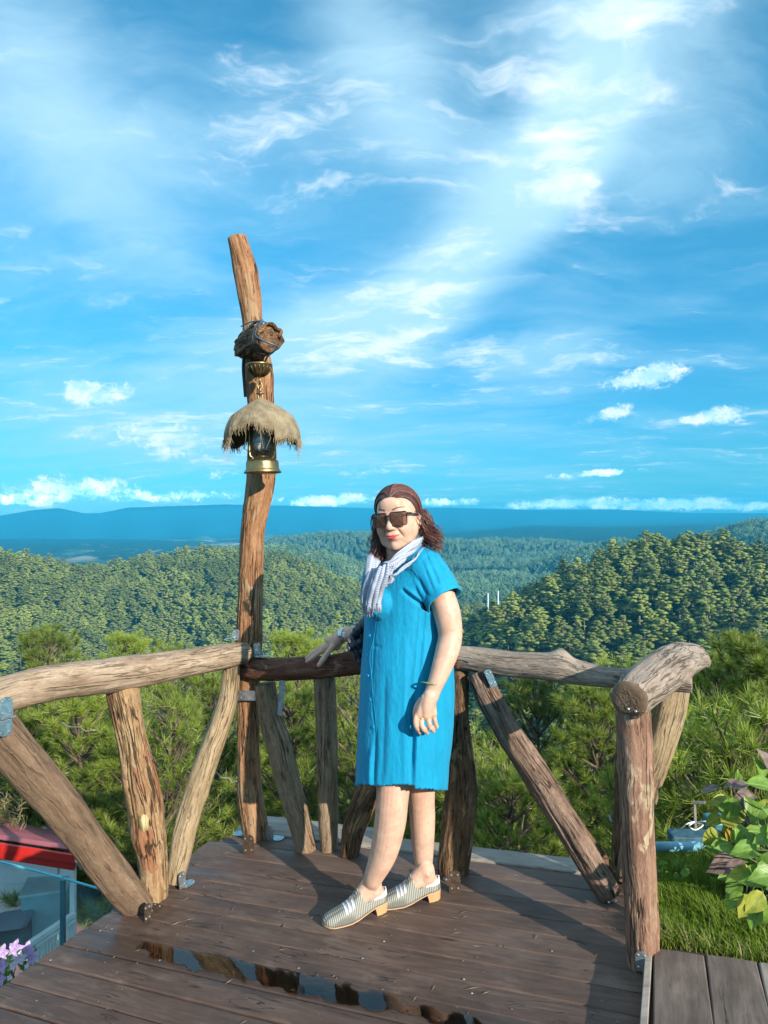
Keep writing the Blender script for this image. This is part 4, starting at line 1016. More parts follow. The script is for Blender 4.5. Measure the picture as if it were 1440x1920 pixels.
# ------------------------------------------------------------------ near pines
def pine_meshes(seed, H=7.0, needles=84, dens=1.0, whorl=.36, low=.9):
    r = np.random.default_rng(seed); tb = MB(); tufts = []
    bend = r.normal(0, .10, 2)
    def axis(h): return np.array([bend[0]*math.sin(h*.6), bend[1]*math.sin(h*.5+1), h])
    tb.tube([axis(h) for h in np.linspace(-.6, H-.15, 14)], [lerp(.11, .012, i/13) for i in range(14)], 8)
    h = low
    while h < H-.1:
        f = (H-h)/H; Lb = min(2.1, .30+(H-h)*.46)*r.uniform(.78, 1.12); nb = int(r.integers(4, 7)) if H-h > .5 else 4; a0 = r.uniform(0, 6.28)
        for b in range(nb):
            a = a0+2*math.pi*b/nb+r.normal(0, .18); el = R_(r.uniform(12, 34)+22*(1-min(1, (H-h)/3)))
            L = Lb*r.uniform(.75, 1.15); base = axis(h+r.uniform(-.08, .08)); d = np.array([math.cos(a)*math.cos(el), math.sin(a)*math.cos(el), math.sin(el)])
            pts = [base+d*L*s+np.array([0, 0, .22*L*s*s]) for s in np.linspace(0, 1, 6)]
            tb.tube(pts, [lerp(.022+.010*f, .006, s) for s in np.linspace(0, 1, 6)], 5, cap=False)
            side = np.cross(d, (0, 0, 1)); side /= np.linalg.norm(side)
            s = .22
            while s < 1.0:
                p = base+d*L*s+np.array([0, 0, .22*L*s*s])
                for sg in (-1, 1):
                    l2 = (.16+.42*L*(1-s)*.8)*r.uniform(.6, 1.2); dd = d*.75+side*sg*r.uniform(.5, 1.0)+np.array([0, 0, r.uniform(.1, .55)]); dd /= np.linalg.norm(dd)
                    k = max(1, int(l2/.20*dens))
                    if l2 > .2: tb.tube([p, p+dd*l2*.5, p+dd*l2+np.array([0, 0, .03])], [.006, .0045, .003], 3, cap=False)
                    for q in range(k):
                        fpos = (q+1)/k; tufts.append((p+dd*l2*fpos+r.normal(0, .012, 3), dd*.8+np.array([0, 0, .45+.3*(fpos == 1)]), 1.0 if fpos == 1 else .45, r.uniform(.85, 1.15)))
                s += .19/max(L, .4)/dens**.5
            tufts.append((pts[-1], d+np.array([0, 0, .9]), 1.3, 1.1))
        h += whorl*r.uniform(.8, 1.2)*(1 if H-h > 1.2 else .7)
    tufts.append((axis(H), np.array([0, 0, 1.]), 1.6, 1.2))
    n = len(tufts); C = np.array([t_[0] for t_ in tufts]); A = np.array([t_[1] for t_ in tufts]); A /= np.linalg.norm(A, axis=1)[:, None]
    K = np.array([t_[2] for t_ in tufts]); SZ = np.array([t_[3] for t_ in tufts])
    N = needles; ref = np.where(np.abs(A[:, 2:3]) > .9, np.array([[1., 0, 0]]), np.array([[0, 0, 1.]]))
    X = np.cross(A, ref); X /= np.linalg.norm(X, axis=1)[:, None]; Y = np.cross(A, X)
    ph = r.uniform(0, 2*math.pi, (n, N)); th = r.uniform(.2, 1.5, (n, N)); ln = r.uniform(.095, .155, (n, N))*SZ[:, None]
    off = r.uniform(-.05, .035, (n, N))
    D_ = (A[:, None]*np.cos(th)[..., None] + (X[:, None]*np.cos(ph)[..., None]+Y[:, None]*np.sin(ph)[..., None])*np.sin(th)[..., None])
    D_[..., 2] += .12; D_ /= np.linalg.norm(D_, axis=2)[..., None]
    B = C[:, None]+A[:, None]*off[..., None]; E = B+D_*ln[..., None]
    W = np.cross(D_, r.normal(0, 1, (n, N, 3))); W /= np.linalg.norm(W, axis=2)[..., None]; wd = r.uniform(.0024, .0040, (n, N, 1))
    V = np.stack([B-W*wd, B+W*wd, E+W*wd*.3], 2).reshape(-1, 3)
    T = np.arange(len(V)).reshape(-1, 3)
    tip = np.stack([K[:, None]*np.ones((n, N))*.25, K[:, None]*np.ones((n, N))*.25, K[:, None]*np.ones((n, N))*.75], 2).reshape(-1)
    # upright pale shoots (candles)
    ci = np.where((K > .9) & (r.uniform(0, 1, n) < .55))[0]; cv = []; ct = []
    for i in ci:
        b = len(V)+len(cv); u = A[i]*.4+np.array([0, 0, 1.]); u /= np.linalg.norm(u); hgt = r.uniform(.04, .10)*K[i]; w = .005
        cv += [C[i]+np.array([w, 0, 0]), C[i]+np.array([-w*.5, w*.9, 0]), C[i]+np.array([-w*.5, -w*.9, 0]), C[i]+u*hgt+np.array([w*.5, 0, 0]), C[i]+u*hgt+np.array([-w*.5, w*.4, 0])]
        ct += [(b, b+1, b+3), (b+1, b+4, b+3), (b+1, b+2, b+4), (b+2, b, b+3), (b+2, b+3, b+4)]
    if cv: V = np.vstack([V, cv]); T = np.vstack([T, ct]); tip = np.concatenate([tip, np.full(len(cv), 1.8)])
    crown = npmesh('crown', V, T, False, None, {'tip': tip}); crown.materials.append(M_near)
    trunk = mesh('trunk', tb.v, tb.f, True); trunk.materials.append(M_nbark)
    return crown, trunk
PM = [pine_meshes(1, 7.0), pine_meshes(2, 6.4, dens=.9), pine_meshes(3, 5.6, 30, .8)]
PH = [7.0, 6.4, 5.6]
def near_pine(px, py, Y, k, label, s=1.0, rot=0.0, group=None):
    top = P(px, py+(14 if py < 1260 else 0), Y); H = PH[k]*s
    o = empty('pine_tree', (top.x, top.y, top.z-H), label, 'tree', group); o.rotation_euler = (0, 0, rot); o.scale = (s, s, s)
    for nm, me in zip(('crown', 'trunk'), PM[k]):
        c = bpy.data.objects.new(nm, me); COL.objects.link(c); c.parent = o
    return o
pines = [
    (95, 1175, 15, 0, 'pine whose bright tip rises over the left rail near the picture edge', 1.1, .3),
    (245, 1188, 17, 1, 'pine tip rising just over the middle of the left rail', 1.15, 1.3),
    (330, 1205, 14, 2, 'pine behind the left rail with its top level with the log', 1.1, 2.3),
    (-70, 1215, 13, 1, 'pine at the left picture edge behind the rail end', 1.1, 4.0),
    (400, 1262, 11, 0, 'pine close behind the slanting tan brace left of the tall post', 1.0, 5.0),
    (150, 1300, 8.5, 1, 'near bushy pine filling the gap between brace and golden strut', 1.0, .9),
    (10, 1345, 9.0, 0, 'bushy pine above the red metal roof', 1.0, 2.0),
    (320, 1330, 8.0, 2, 'bushy pine seen between golden strut and tan brace', 1.05, 3.3),
    (240, 1390, 8.2, 1, 'low dense pine below the left rail in front of its neighbours', .9, 4.6),
    (560, 1190, 13, 1, 'pine top poking over the dark rail beside the tall post', 1.1, 1.1),
    (640, 1192, 14, 2, 'pine top behind the hand on the rail', 1.1, .2),
    (555, 1290, 8.6, 0, 'dense pine behind the cluster of brown braces', 1.0, 5.5),
    (680, 1300, 8.0, 2, 'pine just behind the left edge of the blue dress', 1.05, 2.9),
    (760, 1330, 9.5, 1, 'pine hidden mostly behind the dress and legs', 1.0, 1.9),
    (905, 1415, 8.2, 2, 'dark pine right beside the thick barked post', 1.1, .6),
    (1010, 1282, 10.5, 0, 'dark pine standing behind the middle of the grey rail', 1.05, 3.8),
    (1110, 1310, 8.8, 1, 'pine behind the top of the fissured brace towards the corner', 1.05, 4.9),
    (960, 1450, 6.8, 0, 'low shaded pine under the fissured brace', .9, 5.9),
    (1175, 1262, 9.5, 2, 'pine whose tips show over the rail left of the curled log', 1.2, 3.0),
    (1255, 1240, 12, 1, 'pine behind the curled grey log', 1.1, 2.0),
    (1330, 1222, 9.0, 0, 'bright pine right of the curled log', 1.05, 1.7),
    (1428, 1212, 8.0, 1, 'tall bright pine at the right picture edge', 1.1, .1),
    (1530, 1230, 7.5, 0, 'pine just beyond the right picture edge', 1.05, 5.2),
    (1230, 1400, 7.0, 1, 'shaded pine seen right of the flaking post', .95, 4.1),
    (1330, 1420, 6.2, 2, 'bushy pine behind the dead grey branch', .95, 2.6),
]
for (px, py, Y, k, lb_, s, rot) in pines: near_pine(px, py, Y, k, lb_, s, rot)
# young pine with long pale shoots close on the right
yp = pine_meshes(8, 2.2, 44, .9, .28, .5)
for (px, py, Y, rot, lb_) in ((1392, 1372, 4.4, .4, 'young pine with upright pale shoots above the hydrangea'), (1332, 1432, 4.3, 2.4, 'smaller young pine left of its pale shooted neighbour')):
    top = P(px, py, Y); o = empty('pine_tree', (top.x, top.y, top.z-2.2), lb_, 'tree'); o.rotation_euler = (0, 0, rot)
    for nm, me in zip(('crown', 'trunk'), yp):
        c = bpy.data.objects.new(nm, me); COL.objects.link(c); c.parent = o
slope = scatter(42, 120, -.95, .95, 6.5)
forest('slope_forest', [p for p in slope], HP, .7, 1.0)
# undergrowth on the bank under the deck: loose needle scrub
us = bpy.data.meshes.new('u'); 
ub = [(x, y, zat(x, y)) for x, y in [(random.uniform(-9, 10), random.uniform(4.4, 22)) for _ in range(150)]]
shr, _t = pine_meshes(21, 1.6, 26, .7, .3, .15); 
forest('undergrowth', ub, [shr], .8, 1.7)

# dead bare branch
M_dead = simple('dead_grey_wood', (.25, .235, .21), .85, 0, .3, 40, .5)
b = MB(); Y = 5.2
def br(pts, r0, r1): 
    q = catmull([tuple(P(*p)) for p in pts], len(pts)*4); b.tube([Vector(v) for v in q], [lerp(r0, r1, i/(len(q)-1)) for i in range(len(q))], 6)
br([(1300, 1640, Y), (1296, 1520, Y), (1291, 1430, Y), (1297, 1390, Y), (1294, 1350, Y)], .035, .012)
br([(1291, 1400, Y), (1280, 1385, Y-.1), (1268, 1376, Y-.15)], .016, .006); br([(1296, 1410, Y), (1308, 1398, Y), (1318, 1392, Y)], .012, .005)
br([(1294, 1430, Y), (1270, 1428, Y-.1), (1248, 1424, Y-.2)], .012, .007); br([(1294, 1414, Y), (1284, 1412, Y), (1276, 1409, Y)], .012, .006)
br([(1296, 1490, Y), (1286, 1482, Y-.1), (1277, 1472, Y-.1)], .013, .008); br([(1292, 1372, Y), (1288, 1360, Y), (1290, 1352, Y)], .01, .005)
tag(b.build('dead_branch', M_dead, None, True), 'bare grey dead branch standing among the pines right of the post', 'dead tree')
for k, (pts, rr, lb_) in enumerate([([(110, 1355, 7.4), (150, 1366, 7.2), (190, 1372, 7.2)], .012, 'bare pale twig lying across the pine beside the squared brace'), ([(400, 1448, 6), (430, 1462, 6), (446, 1468, 6)], .012, 'bare twig beside the foot of the tall post'), ([(1140, 1532, 4.6), (1155, 1543, 4.5), (1175, 1560, 4.5)], .016, 'pale broken stick left of the flaking post')]):
    b = MB(); q_ = catmull([tuple(P(*p)) for p in pts], 9); b.tube([Vector(v)+Vector((0, 0, .018*math.sin(i*2.1))) for i, v in enumerate(q_)], [rr*.6*(1-i*.07) for i in range(9)], 6); tag(b.build('twig', M_dead, None, True), lb_, 'twig')

# ------------------------------------------------------------------ grass bank on the right
LH = .035
def leaf_mat(name, a, b_, trans=.3, rough=.45, vein=(.3, .4, .12), spots=0.0):
    m, t, out = material(name)
    uv = t.attr('uvw'); u, v, w = t.sep(uv); oi = t.n('ShaderNodeObjectInfo').outputs['Random']
    nz = t.noise(t.vm('ADD', uv, t.comb(t.m('MULTIPLY', oi, 9.0), 0.0, 0.0)), 3.2, 4, .6)
    col = t.mix(t.mr(nz, .35, .65), a, b_)
    mid = t.mr(t.m('ABSOLUTE', v), .05, .012)
    sv = t.m('ABSOLUTE', t.m('SUBTRACT', t.m('FRACT', t.m('SUBTRACT', t.m('MULTIPLY', u, 7.0), t.m('MULTIPLY', t.m('ABSOLUTE', v), 5.0))), .5))
    vn = t.m('MAXIMUM', mid, t.m('MULTIPLY', t.mr(sv, .07, .02), .55))
    col = t.mix(t.m('MULTIPLY', vn, .6), col, vein)
    if spots: col = t.mix(t.m('MULTIPLY', t.mr(t.vor(uv, 9), .16, .08), spots), col, (.12, .05, .02))
    bs = principled(t, out, col, rough, 0, t.bump(t.m('ADD', t.m('MULTIPLY', vn, -1.0), nz), .5, .002), Specular_IOR_Level=.4)
    tr = t.n('ShaderNodeBsdfTranslucent'); t._in(tr.inputs[0], col)
    mx = t.n('ShaderNodeMixShader'); mx.inputs[0].default_value = trans
    t.nt.links.new(bs.outputs[0], mx.inputs[1]); t.nt.links.new(tr.outputs[0], mx.inputs[2]); t.nt.links.new(mx.outputs[0], out.inputs['Surface'])
    return m
u0g, v0g = duv(D(1232, 1786, LH)); u1g, v1g = duv(D(1300, 1592, LH)); ug0 = .935
M_soil = simple('bank_soil', (.05, .04, .022), .95, 0, .4, 14, .8)
V = []; Fc = []; nu, nv = 50, 26
vN = v1g+.02
for i in range(nu+1):
    for j in range(nv+1):
        u = ug0+(i/nu)*3.2; v = -.05+j/nv*(vN+.05)
        e = min(1, j/3)*min(1, (nv-j)/3)
        hgt = LH-.022+.02*mnoise.noise(Vector((u*3, v*3, 1)))*e + .05*max(0, (u-1.6))*e
        if j == nv: hgt -= .5
        V.append(uvp(u, v, hgt))
for i in range(nu):
    for j in range(nv): a = i*(nv+1)+j; Fc.append((a, a+nv+1, a+nv+2, a+1))
tag(link('grass_bank', mesh('grass_bank', V, Fc, True), None, [M_soil]), kind='structure')
bk = MB(); bk.box(uvp(ug0+1.65, vN/2, -.75), UU*1.6, VV*(vN/2+.03), NRM*.70); tag(bk.build('earth_bank', M_soil), kind='structure')
def grass():
    r = np.random.default_rng(5); n = 46000
    u = ug0+.01+r.uniform(0, 1, n)**1.25*2.2; v = r.uniform(.025, vN, n)
    # grass stops along the back edge of the walkway boards
    e0 = np.array(duv(D(1210, 1775, SH))); e1 = np.array(duv(D(1419, 1801, SH))); k = (e1[1]-e0[1])/(e1[0]-e0[0])
    keep = v > e0[1]+k*(u-e0[0])+.004*r.normal(0, 1, n)
    u, v = u[keep], v[keep]; n = len(u)
    cl = np.array([mnoise.noise(Vector((a*7, b*7, 0))) for a, b in zip(u, v)])
    h = r.uniform(.018, .056, n)*(1+.8*cl); a = r.uniform(0, 6.28, n); ln = r.uniform(.2, .95, n)*h*1.1
    U_, V_, N_ = np.array(UU), np.array(VV), np.array(NRM); O = np.array(ORG)
    hg = LH-.024+.05*np.maximum(0, u-1.6)
    base = O+u[:, None]*U_+v[:, None]*V_+hg[:, None]*N_
    d = np.cos(a)[:, None]*U_+np.sin(a)[:, None]*V_; s = -np.sin(a)[:, None]*U_+np.cos(a)[:, None]*V_
    w = r.uniform(.0011, .0021, n)[:, None]
    m1 = base+N_*(h*.6)[:, None]+d*(ln*.35)[:, None]; tp = base+N_*(h*.95)[:, None]+d*ln[:, None]
    Vv = np.stack([base-s*w, base+s*w, m1-s*w*.8, m1+s*w*.8, tp], 1).reshape(-1, 3)
    b = np.arange(n)[:, None]*5; T = np.concatenate([b+[0, 1, 3], b+[0, 3, 2], b+[2, 3, 4]], 0)
    dry = np.repeat((r.uniform(0, 1, n) < .06+.25*(v < .09)).astype(float)*r.uniform(.5, 1, n)+.25*np.clip(cl, 0, 1), 5)
    m, t, out = material('lawn_grass')
    pos = t.n('ShaderNodeNewGeometry').outputs['Position']
    col = t.mix(t.noise(pos, 9, 3), (.11, .20, .022), (.24, .34, .045)); col = t.mix(t.attr('dry', 'Fac'), col, (.42, .38, .18))
    df = t.n('ShaderNodeBsdfDiffuse'); t._in(df.inputs[0], col); tr = t.n('ShaderNodeBsdfTranslucent'); t._in(tr.inputs[0], col)
    mx = t.n('ShaderNodeMixShader'); mx.inputs[0].default_value = .35
    t.nt.links.new(df.outputs[0], mx.inputs[1]); t.nt.links.new(tr.outputs[0], mx.inputs[2]); t.nt.links.new(mx.outputs[0], out.inputs['Surface'])
    tag(link('grass', npmesh('grass', Vv, T, False, None, {'dry': dry}), None, [m]), kind='stuff')
grass()

# ------------------------------------------------------------------ leaves
def leafmesh(name, n=10, fold=.25, curl=.35, wid=.36, wave=.04, seed=0, tooth=.03):
    V = []; U = []; Fc = []; m = 6
    for i in range(n+1):
        f = i/n; w = wid*(math.sin(math.pi*min(1, f*1.02)**.8)**.85)*(1-.25*f)+.002
        if f > .86: w *= max(.05, (1-f)/.14)**.7
        for j in range(-m//2, m//2+1):
            g = j/(m/2); ed = abs(g) == 1
            y = g*w*(1+(tooth*(i % 2) if ed else 0)); z = abs(g)*w*fold - curl*f*f*.5 + wave*math.sin(f*9+seed+g*2)*abs(g)
            V.append((f, y, z)); U.append((f, g*w/wid*.9, seed))
    k = m+1
    for i in range(n):
        for j in range(m): a = i*k+j; Fc.append((a, a+k, a+k+1, a+1))
    return mesh(name, V, Fc, True, {'uvw': U})
M_lg = leaf_mat('green_leaf', (.11, .22, .03), (.20, .34, .05), .25, .4, (.34, .44, .14))
M_ly = leaf_mat('yellow_green_leaf', (.22, .28, .03), (.42, .42, .06), .3, .45, (.45, .50, .15), .5)
M_lp = leaf_mat('purple_brown_leaf', (.13, .075, .08), (.26, .19, .17), .12, .5, (.34, .28, .22), .4)
M_lo = leaf_mat('ochre_leaf', (.34, .20, .03), (.50, .36, .05), .25, .5, (.4, .3, .1), .9)
LM = {}
for key, mat in (('g', M_lg), ('y', M_ly), ('p', M_lp), ('o', M_lo)):
    LM[key] = []
    for q in range(3):
        me = leafmesh('leaf', 10, .22+.1*q, .25+.25*q, .33+.03*q, .03, q*1.7); me.materials.append(mat); LM[key].append(me)
hy = empty('hydrangea', D(1410, 1700, LH), 'broad leaved plant with green and purple brown leaves on the grass', 'plant')
hb_ = []
def put_leaf(px, py, Y, Lpx, ang, key, tilt=.5, roll=0.0, parent=None, stem=None):
    """leaf starting at the pixel, tip pointing at angle ang (0 = right, 90 = up), tilted towards the camera"""
    c = P(px, py, Y); L = Lpx*Y/F*.90
    a = R_(ang); xd = Vector((math.cos(a), -.35*random.uniform(.2, 1), math.sin(a))).normalized()
    nn = Vector((0+random.uniform(-.3, .3), -tilt, 1-tilt*.4)); nn = (nn-xd*nn.dot(xd)).normalized(); yd = nn.cross(xd)
    if roll: q = Matrix.Rotation(roll, 3, xd); nn = q @ nn; yd = q @ yd
    o = bpy.data.objects.new('leaf', random.choice(LM[key])); COL.objects.link(o)
    m3 = Matrix((xd*L, yd*L, nn*L)).transposed(); o.matrix_basis = Matrix.Translation(c) @ m3.to_4x4()
    o.parent = parent; o.matrix_parent_inverse = world_of(parent).inverted()
    return c
LV = [  # base px, length px, direction, kind
    (1372, 1602, 2.30, 62, 218, 'p', .9), (1352, 1478, 2.5, 48, 172, 'p', .15), (1398, 1474, 2.45, 52, 168, 'p', .2), (1372, 1480, 2.4, 44, 30, 'p', .3), (1412, 1490, 2.4, 52, 200, 'p', .5),
    (1404, 1506, 2.5, 48, 182, 'p', .1), (1366, 1502, 2.55, 44, 175, 'y', .5), (1352, 1530, 2.5, 40, 195, 'y', .6), (1336, 1550, 2.45, 46, 245, 'y', .8), (1400, 1535, 2.5, 60, 200, 'y', .5),
    (1372, 1545, 2.45, 46, 262, 'o', .9), (1390, 1560, 2.5, 40, 250, 'y', .8), (1438, 1505, 2.3, 56, 215, 'g', .6), (1446, 1500, 2.3, 50, 235, 'y', .7), (1450, 1480, 2.2, 60, 150, 'g', .5),
    (1420, 1535, 2.3, 52, 115, 'g', .8), (1440, 1560, 2.25, 56, 170, 'g', .7), (1390, 1592, 2.2, 48, 100, 'g', .8), (1385, 1598, 2.2, 54, 160, 'g', .5), (1425, 1590, 2.2, 50, 130, 'g', .8),
    (1420, 1592, 2.15, 56, 178, 'g', .5), (1448, 1590, 2.15, 56, 95, 'g', .7), (1452, 1600, 2.1, 60, 60, 'g', .7), (1400, 1622, 2.2, 50, 185, 'p', .4), (1405, 1630, 2.2, 58, 205, 'g', .7),
    (1412, 1640, 2.15, 56, 170, 'y', .7), (1440, 1636, 2.1, 62, 192, 'g', .7), (1432, 1630, 2.1, 50, 70, 'g', .8), (1390, 1655, 2.2, 50, 210, 'g', .5), (1400, 1680, 2.15, 52, 190, 'g', .35),
    (1408, 1676, 2.1, 56, 232, 'y', .8), (1430, 1672, 2.05, 58, 222, 'y', .8), (1436, 1668, 2.05, 50, 20, 'g', .7), (1420, 1690, 2.1, 56, 240, 'g', .7), (1452, 1690, 2.05, 54, 250, 'g', .8),
    (1440, 1540, 2.35, 54, 80, 'g', .8), (1430, 1460, 2.5, 44, 100, 'g', .8), (1445, 1440, 2.5, 50, 120, 'p', .6), (1380, 1640, 2.3, 42, 175, 'g', .5), (1345, 1575, 2.5, 36, 20, 'y', .6),
    (1440, 1610, 2.1, 60, 250, 'g', .8), (1456, 1640, 2.05, 60, 175, 'g', .7), (1460, 1560, 2.15, 60, 190, 'g', .7), (1385, 1520, 2.55, 50, 340, 'y', .6), (1380, 1470, 2.6, 30, 80, 'g', .8),
]
bases = []
for (px, py, Y, L, a, k, tl) in LV: bases.append(put_leaf(px, py, Y, L, a, k, tl, random.uniform(-.25, .25), hy))
for q in range(26):
    px = random.uniform(1345, 1440); py = random.uniform(1470+abs(px-1400)*.6, 1700)
    bases.append(put_leaf(px, py, random.uniform(2.35, 2.6), random.uniform(34, 50), random.uniform(0, 360), random.choice('gggyyp'), random.uniform(.4, .9), 0, hy))
for q in range(34):
    px = random.uniform(1400, 1580); py = random.uniform(1470, 1720)
    bases.append(put_leaf(px, py, random.uniform(2.2, 2.6), random.uniform(45, 62), random.uniform(0, 360), random.choice('gggyp'), random.uniform(.4, .9), 0, hy))
b = MB(); root = D(1425, 1690, LH)
for c in bases:
    rt_ = root+UU*random.uniform(-.10, .15)+VV*random.uniform(-.02, .12); md = lerp(rt_, c, .6)+Vector((0, 0, .05))
    q = catmull([tuple(rt_), tuple(lerp(rt_, md, .5)+Vector((random.uniform(-.02, .02), 0, .02))), tuple(md), tuple(c)], 9); b.tube([Vector(v) for v in q], [lerp(.0042, .0016, i/8) for i in range(9)], 5, cap=False)
b.build('stem', simple('green_stem', (.10, .13, .04), .6, 0, .2, 20), hy, True)
# small clover-like weed by the post
wd = empty('weed', D(1262, 1625, LH), 'small round leaved weed in the grass beside the post', 'plant')
for (px, py, L, a) in [(1250, 1625, 20, 130), (1252, 1628, 20, 190), (1262, 1624, 22, 60), (1256, 1634, 22, 230), (1276, 1640, 22, 30), (1274, 1644, 26, 300), (1262, 1640, 20, 340), (1246, 1618, 16, 170), (1284, 1636, 20, 80)]:
    put_leaf(px, py, D(px, py+8, LH).y, L, a, 'g', .75, 0, wd)
# blue pipe, teal beam, little post, white wire
M_pipe = simple('light_blue_plastic', (.20, .46, .60), .4, 0, .12, 12)
Yp = D(1260, 1592, LH).y
b = MB(); b.tube([P(1226, 1588, Yp), P(1262, 1588, Yp), P(1340, 1592, Yp-.02), P(1470, 1598, Yp-.04), P(1640, 1606, Yp-.1)], [.020, .020, .0185, .0185, .0185], 16)
b.lathe([(.0, 0), (.0225, 0), (.0225, .05), (.0, .05)], 16, 0, P(1288, 1589, Yp), (1, 0, 0))
tag(b.build('pipe', M_pipe, None, True), 'light blue pipe lying along the back of the grass', 'pipe')
M_teal = simple('weathered_teal_paint', (.045, .13, .17), .7, 0, .6, 25, .8)
b = MB(); p0 = P(1256, 1571, Yp+.25); p1 = P(1385, 1575, Yp+.22); b.bar(p0, p1, .09, .048); tag(bevel(b.build('timber', M_teal), .006), 'chipped teal painted timber lying behind the blue pipe', 'timber')
M_white = simple('white_plastic', (.75, .78, .80), .4, 0, .05, 12)
b = MB(); Yw = Yp+.2
b.tube([Vector(v) for v in catmull([tuple(P(*q)) for q in [(1276, 1555, Yw), (1288, 1545, Yw-.03), (1302, 1541, Yw), (1292, 1549, Yw-.05), (1304, 1556, Yw-.03), (1318, 1547, Yw), (1306, 1543, Yw+.03), (1322, 1540, Yw), (1338, 1545, Yw)]], 60)], .0028, 6)
tag(b.build('cord', M_white, None, True), 'white cord coiled on the teal timber', 'cord')
b = MB(); b.bar(P(1304, 1552, Yw+.08), P(1302, 1507, Yw+.08), .010, .010, (0, 1, 0)); b.bar(P(1299, 1504, Yw+.08), P(1322, 1505, Yw+.05), .014, .008); tag(b.build('marker_post', M_dead), 'short thin post with a pale crossbar behind the plant', 'post')
b = MB(); b.box(P(1358, 1546, Yp+.45), (.075, 0, 0), (0, .06, 0), (0, 0, .035)); tag(bevel(b.build('plastic_tub', simple('teal_plastic', (.05, .20, .23), .4, 0, .2, 10)), .01), 'teal plastic tub half hidden by leaves behind the timber', 'tub')

# small debris on the boards
def debris():
    r = random.Random(12); V = []; T = []; tip = []
    for q in range(170):
        u, v = r.uniform(-1.0, .88), r.uniform(-.9, .5); a = r.uniform(0, 6.28); L = r.uniform(.004, .012) if q > 60 else r.uniform(.02, .06); w = r.uniform(.0012, .003) if q > 60 else .0007
        c = uvp(u, v, .0030); d = UU*math.cos(a)+VV*math.sin(a); s_ = NRM.cross(d); b = len(V)
        V += [c-d*L/2, c+s_*w, c+d*L/2, c-s_*w, c+NRM*.0025]; T += [(b, b+1, b+4), (b+1, b+2, b+4), (b+2, b+3, b+4), (b+3, b, b+4)]
    tag(link('debris', npmesh('debris', [tuple(v) for v in V], T), None, [simple('dry_needle_litter', (.30, .22, .13), .8, 0, .5, 9)]), kind='stuff')
debris()
# ------------------------------------------------------------------ red roofed building below on the left
M_roof = simple('faded_red_metal_roof', (.30, .085, .10), .5, .0, .18, 2.5, .1)
M_fascia = simple('red_painted_fascia', (.50, .022, .018), .4, 0, .1, 4)
M_wall = simple('light_grey_render', (.75, .77, .75), .8, 0, .08, 2)
M_paint = simple('white_painted_steel', (.72, .78, .78), .45, 0, .06, 6)
M_pink = simple('pink_terrace_paint', (.50, .22, .24), .7, 0, .12, 1.5)
M_dark = simple('dark_recess_paint', (.10, .10, .10), .8, 0, .2, 3)
M_slate = simple('grey_roof_paint', (.30, .33, .36), .6, 0, .15, 2)
YF = 6.2
bd = empty('red_roofed_house', P(60, 1800, 6.5), 'small house with a faded red corrugated roof below the deck', 'building')
a0, a1 = P(-260, 1538, YF), P(143, 1601, YF)                 # roof front edge
b1 = P(153, 1608, 6.6); b0r = P(126, 1571, 8.4); b0 = P(-260, 1468, 8.8)
def roofsheet(name, q00, q01, q10, q11, ribs, amp, mat, nx=10):
    """q0* front edge, q1* back edge; ribs run along the front edge"""
    V = []; Fc = []; ny = ribs*4
    n = (q01-q00).cross(q10-q00).normalized()
    if n.z < 0: n = -n
    for j in range(ny+1):
        g = j/ny; z = (0, .9, 1, .9)[j % 4]*amp
        for i in range(nx+1):
            f = i/nx; V.append(lerp(lerp(q00, q01, f), lerp(q10, q11, f), g)+n*z)
    for j in range(ny):
        for i in range(nx): k = j*(nx+1)+i; Fc.append((k, k+1, k+nx+2, k+nx+1))
    o = link(name, mesh(name, V, Fc, False), bd, [mat]); s = o.modifiers.new('t', 'SOLIDIFY'); s.thickness = .01; return o
roofsheet('roof', a0+Vector((0, 0, .02)), a1+Vector((0, .02, .02)), b0, b0r, 17, .035, M_roof)
roofsheet('roof', a1+Vector((-.12, .05, .0)), b1, P(120, 1571, 8.35), b0r+Vector((.18, 0, -.03)), 14, .03, M_roof, 3)
b = MB(); up = Vector((0, 0, 1)); b.bar(a0+up*-.03+Vector((0, -.03, 0)), a1+up*-.03+Vector((0, -.03, 0)), .03, .07); b.bar(a0+up*-.10+Vector((0, -.01, 0)), a1+up*-.10+Vector((-.01, -.01, 0)), .03, .075)
b.build('fascia', M_fascia, bd)
b = MB(); b.bar(a1+up*-.05, b1+up*-.06, .03, .05); b.build('gutter', M_paint, bd)
b = MB(); b.box(P(30, 1634, 7.1)+Vector((-.9, 0, .02)), (1.50, 0, 0), (0, .04, 0), (0, 0, .12)); b.build('gable_wall', M_wall, bd)
b = MB(); b.box(P(-60, 1800, 7.2)+Vector((0, 0, -.8)), (.78, 0, 0), (0, .08, 0), (0, 0, 1.75)); b.build('wall', M_wall, bd)
b = MB(); b.box(P(30, 1700, 8.6)+Vector((-.6, .2, -1)), (1.9, 0, 0), (0, .05, 0), (0, 0, 1.9)); b.build('back_wall', M_slate, bd)
for (x, y0, y1, Y, w) in ((137, 1608, 1800, 6.55, .045), (110, 1625, 1760, 7.3, .05), (105, 1618, 1640, 6.6, .05)):
    b = MB(); b.bar(P(x, y1, Y), P(x, y0, Y), w, w, (0, 1, 0)); b.build('post', M_paint, bd)
b = MB(); b.bar(P(52, 1772, 6.0), P(139, 1714, 6.5), .05, .04); b.bar(P(52, 1782, 6.0), P(139, 1724, 6.5), .04, .03); b.build('handrail', M_paint, bd)
for k in range(15):
    f = (k+.5)/15; x = lerp(52, 137, f); y = lerp(1776, 1728, f); Y = lerp(6.0, 6.5, f)
    b = MB(); b.bar(P(x, y+72, Y), P(x, y, Y), .016, .016, (0, 1, 0)); b.build('baluster', M_paint, bd)
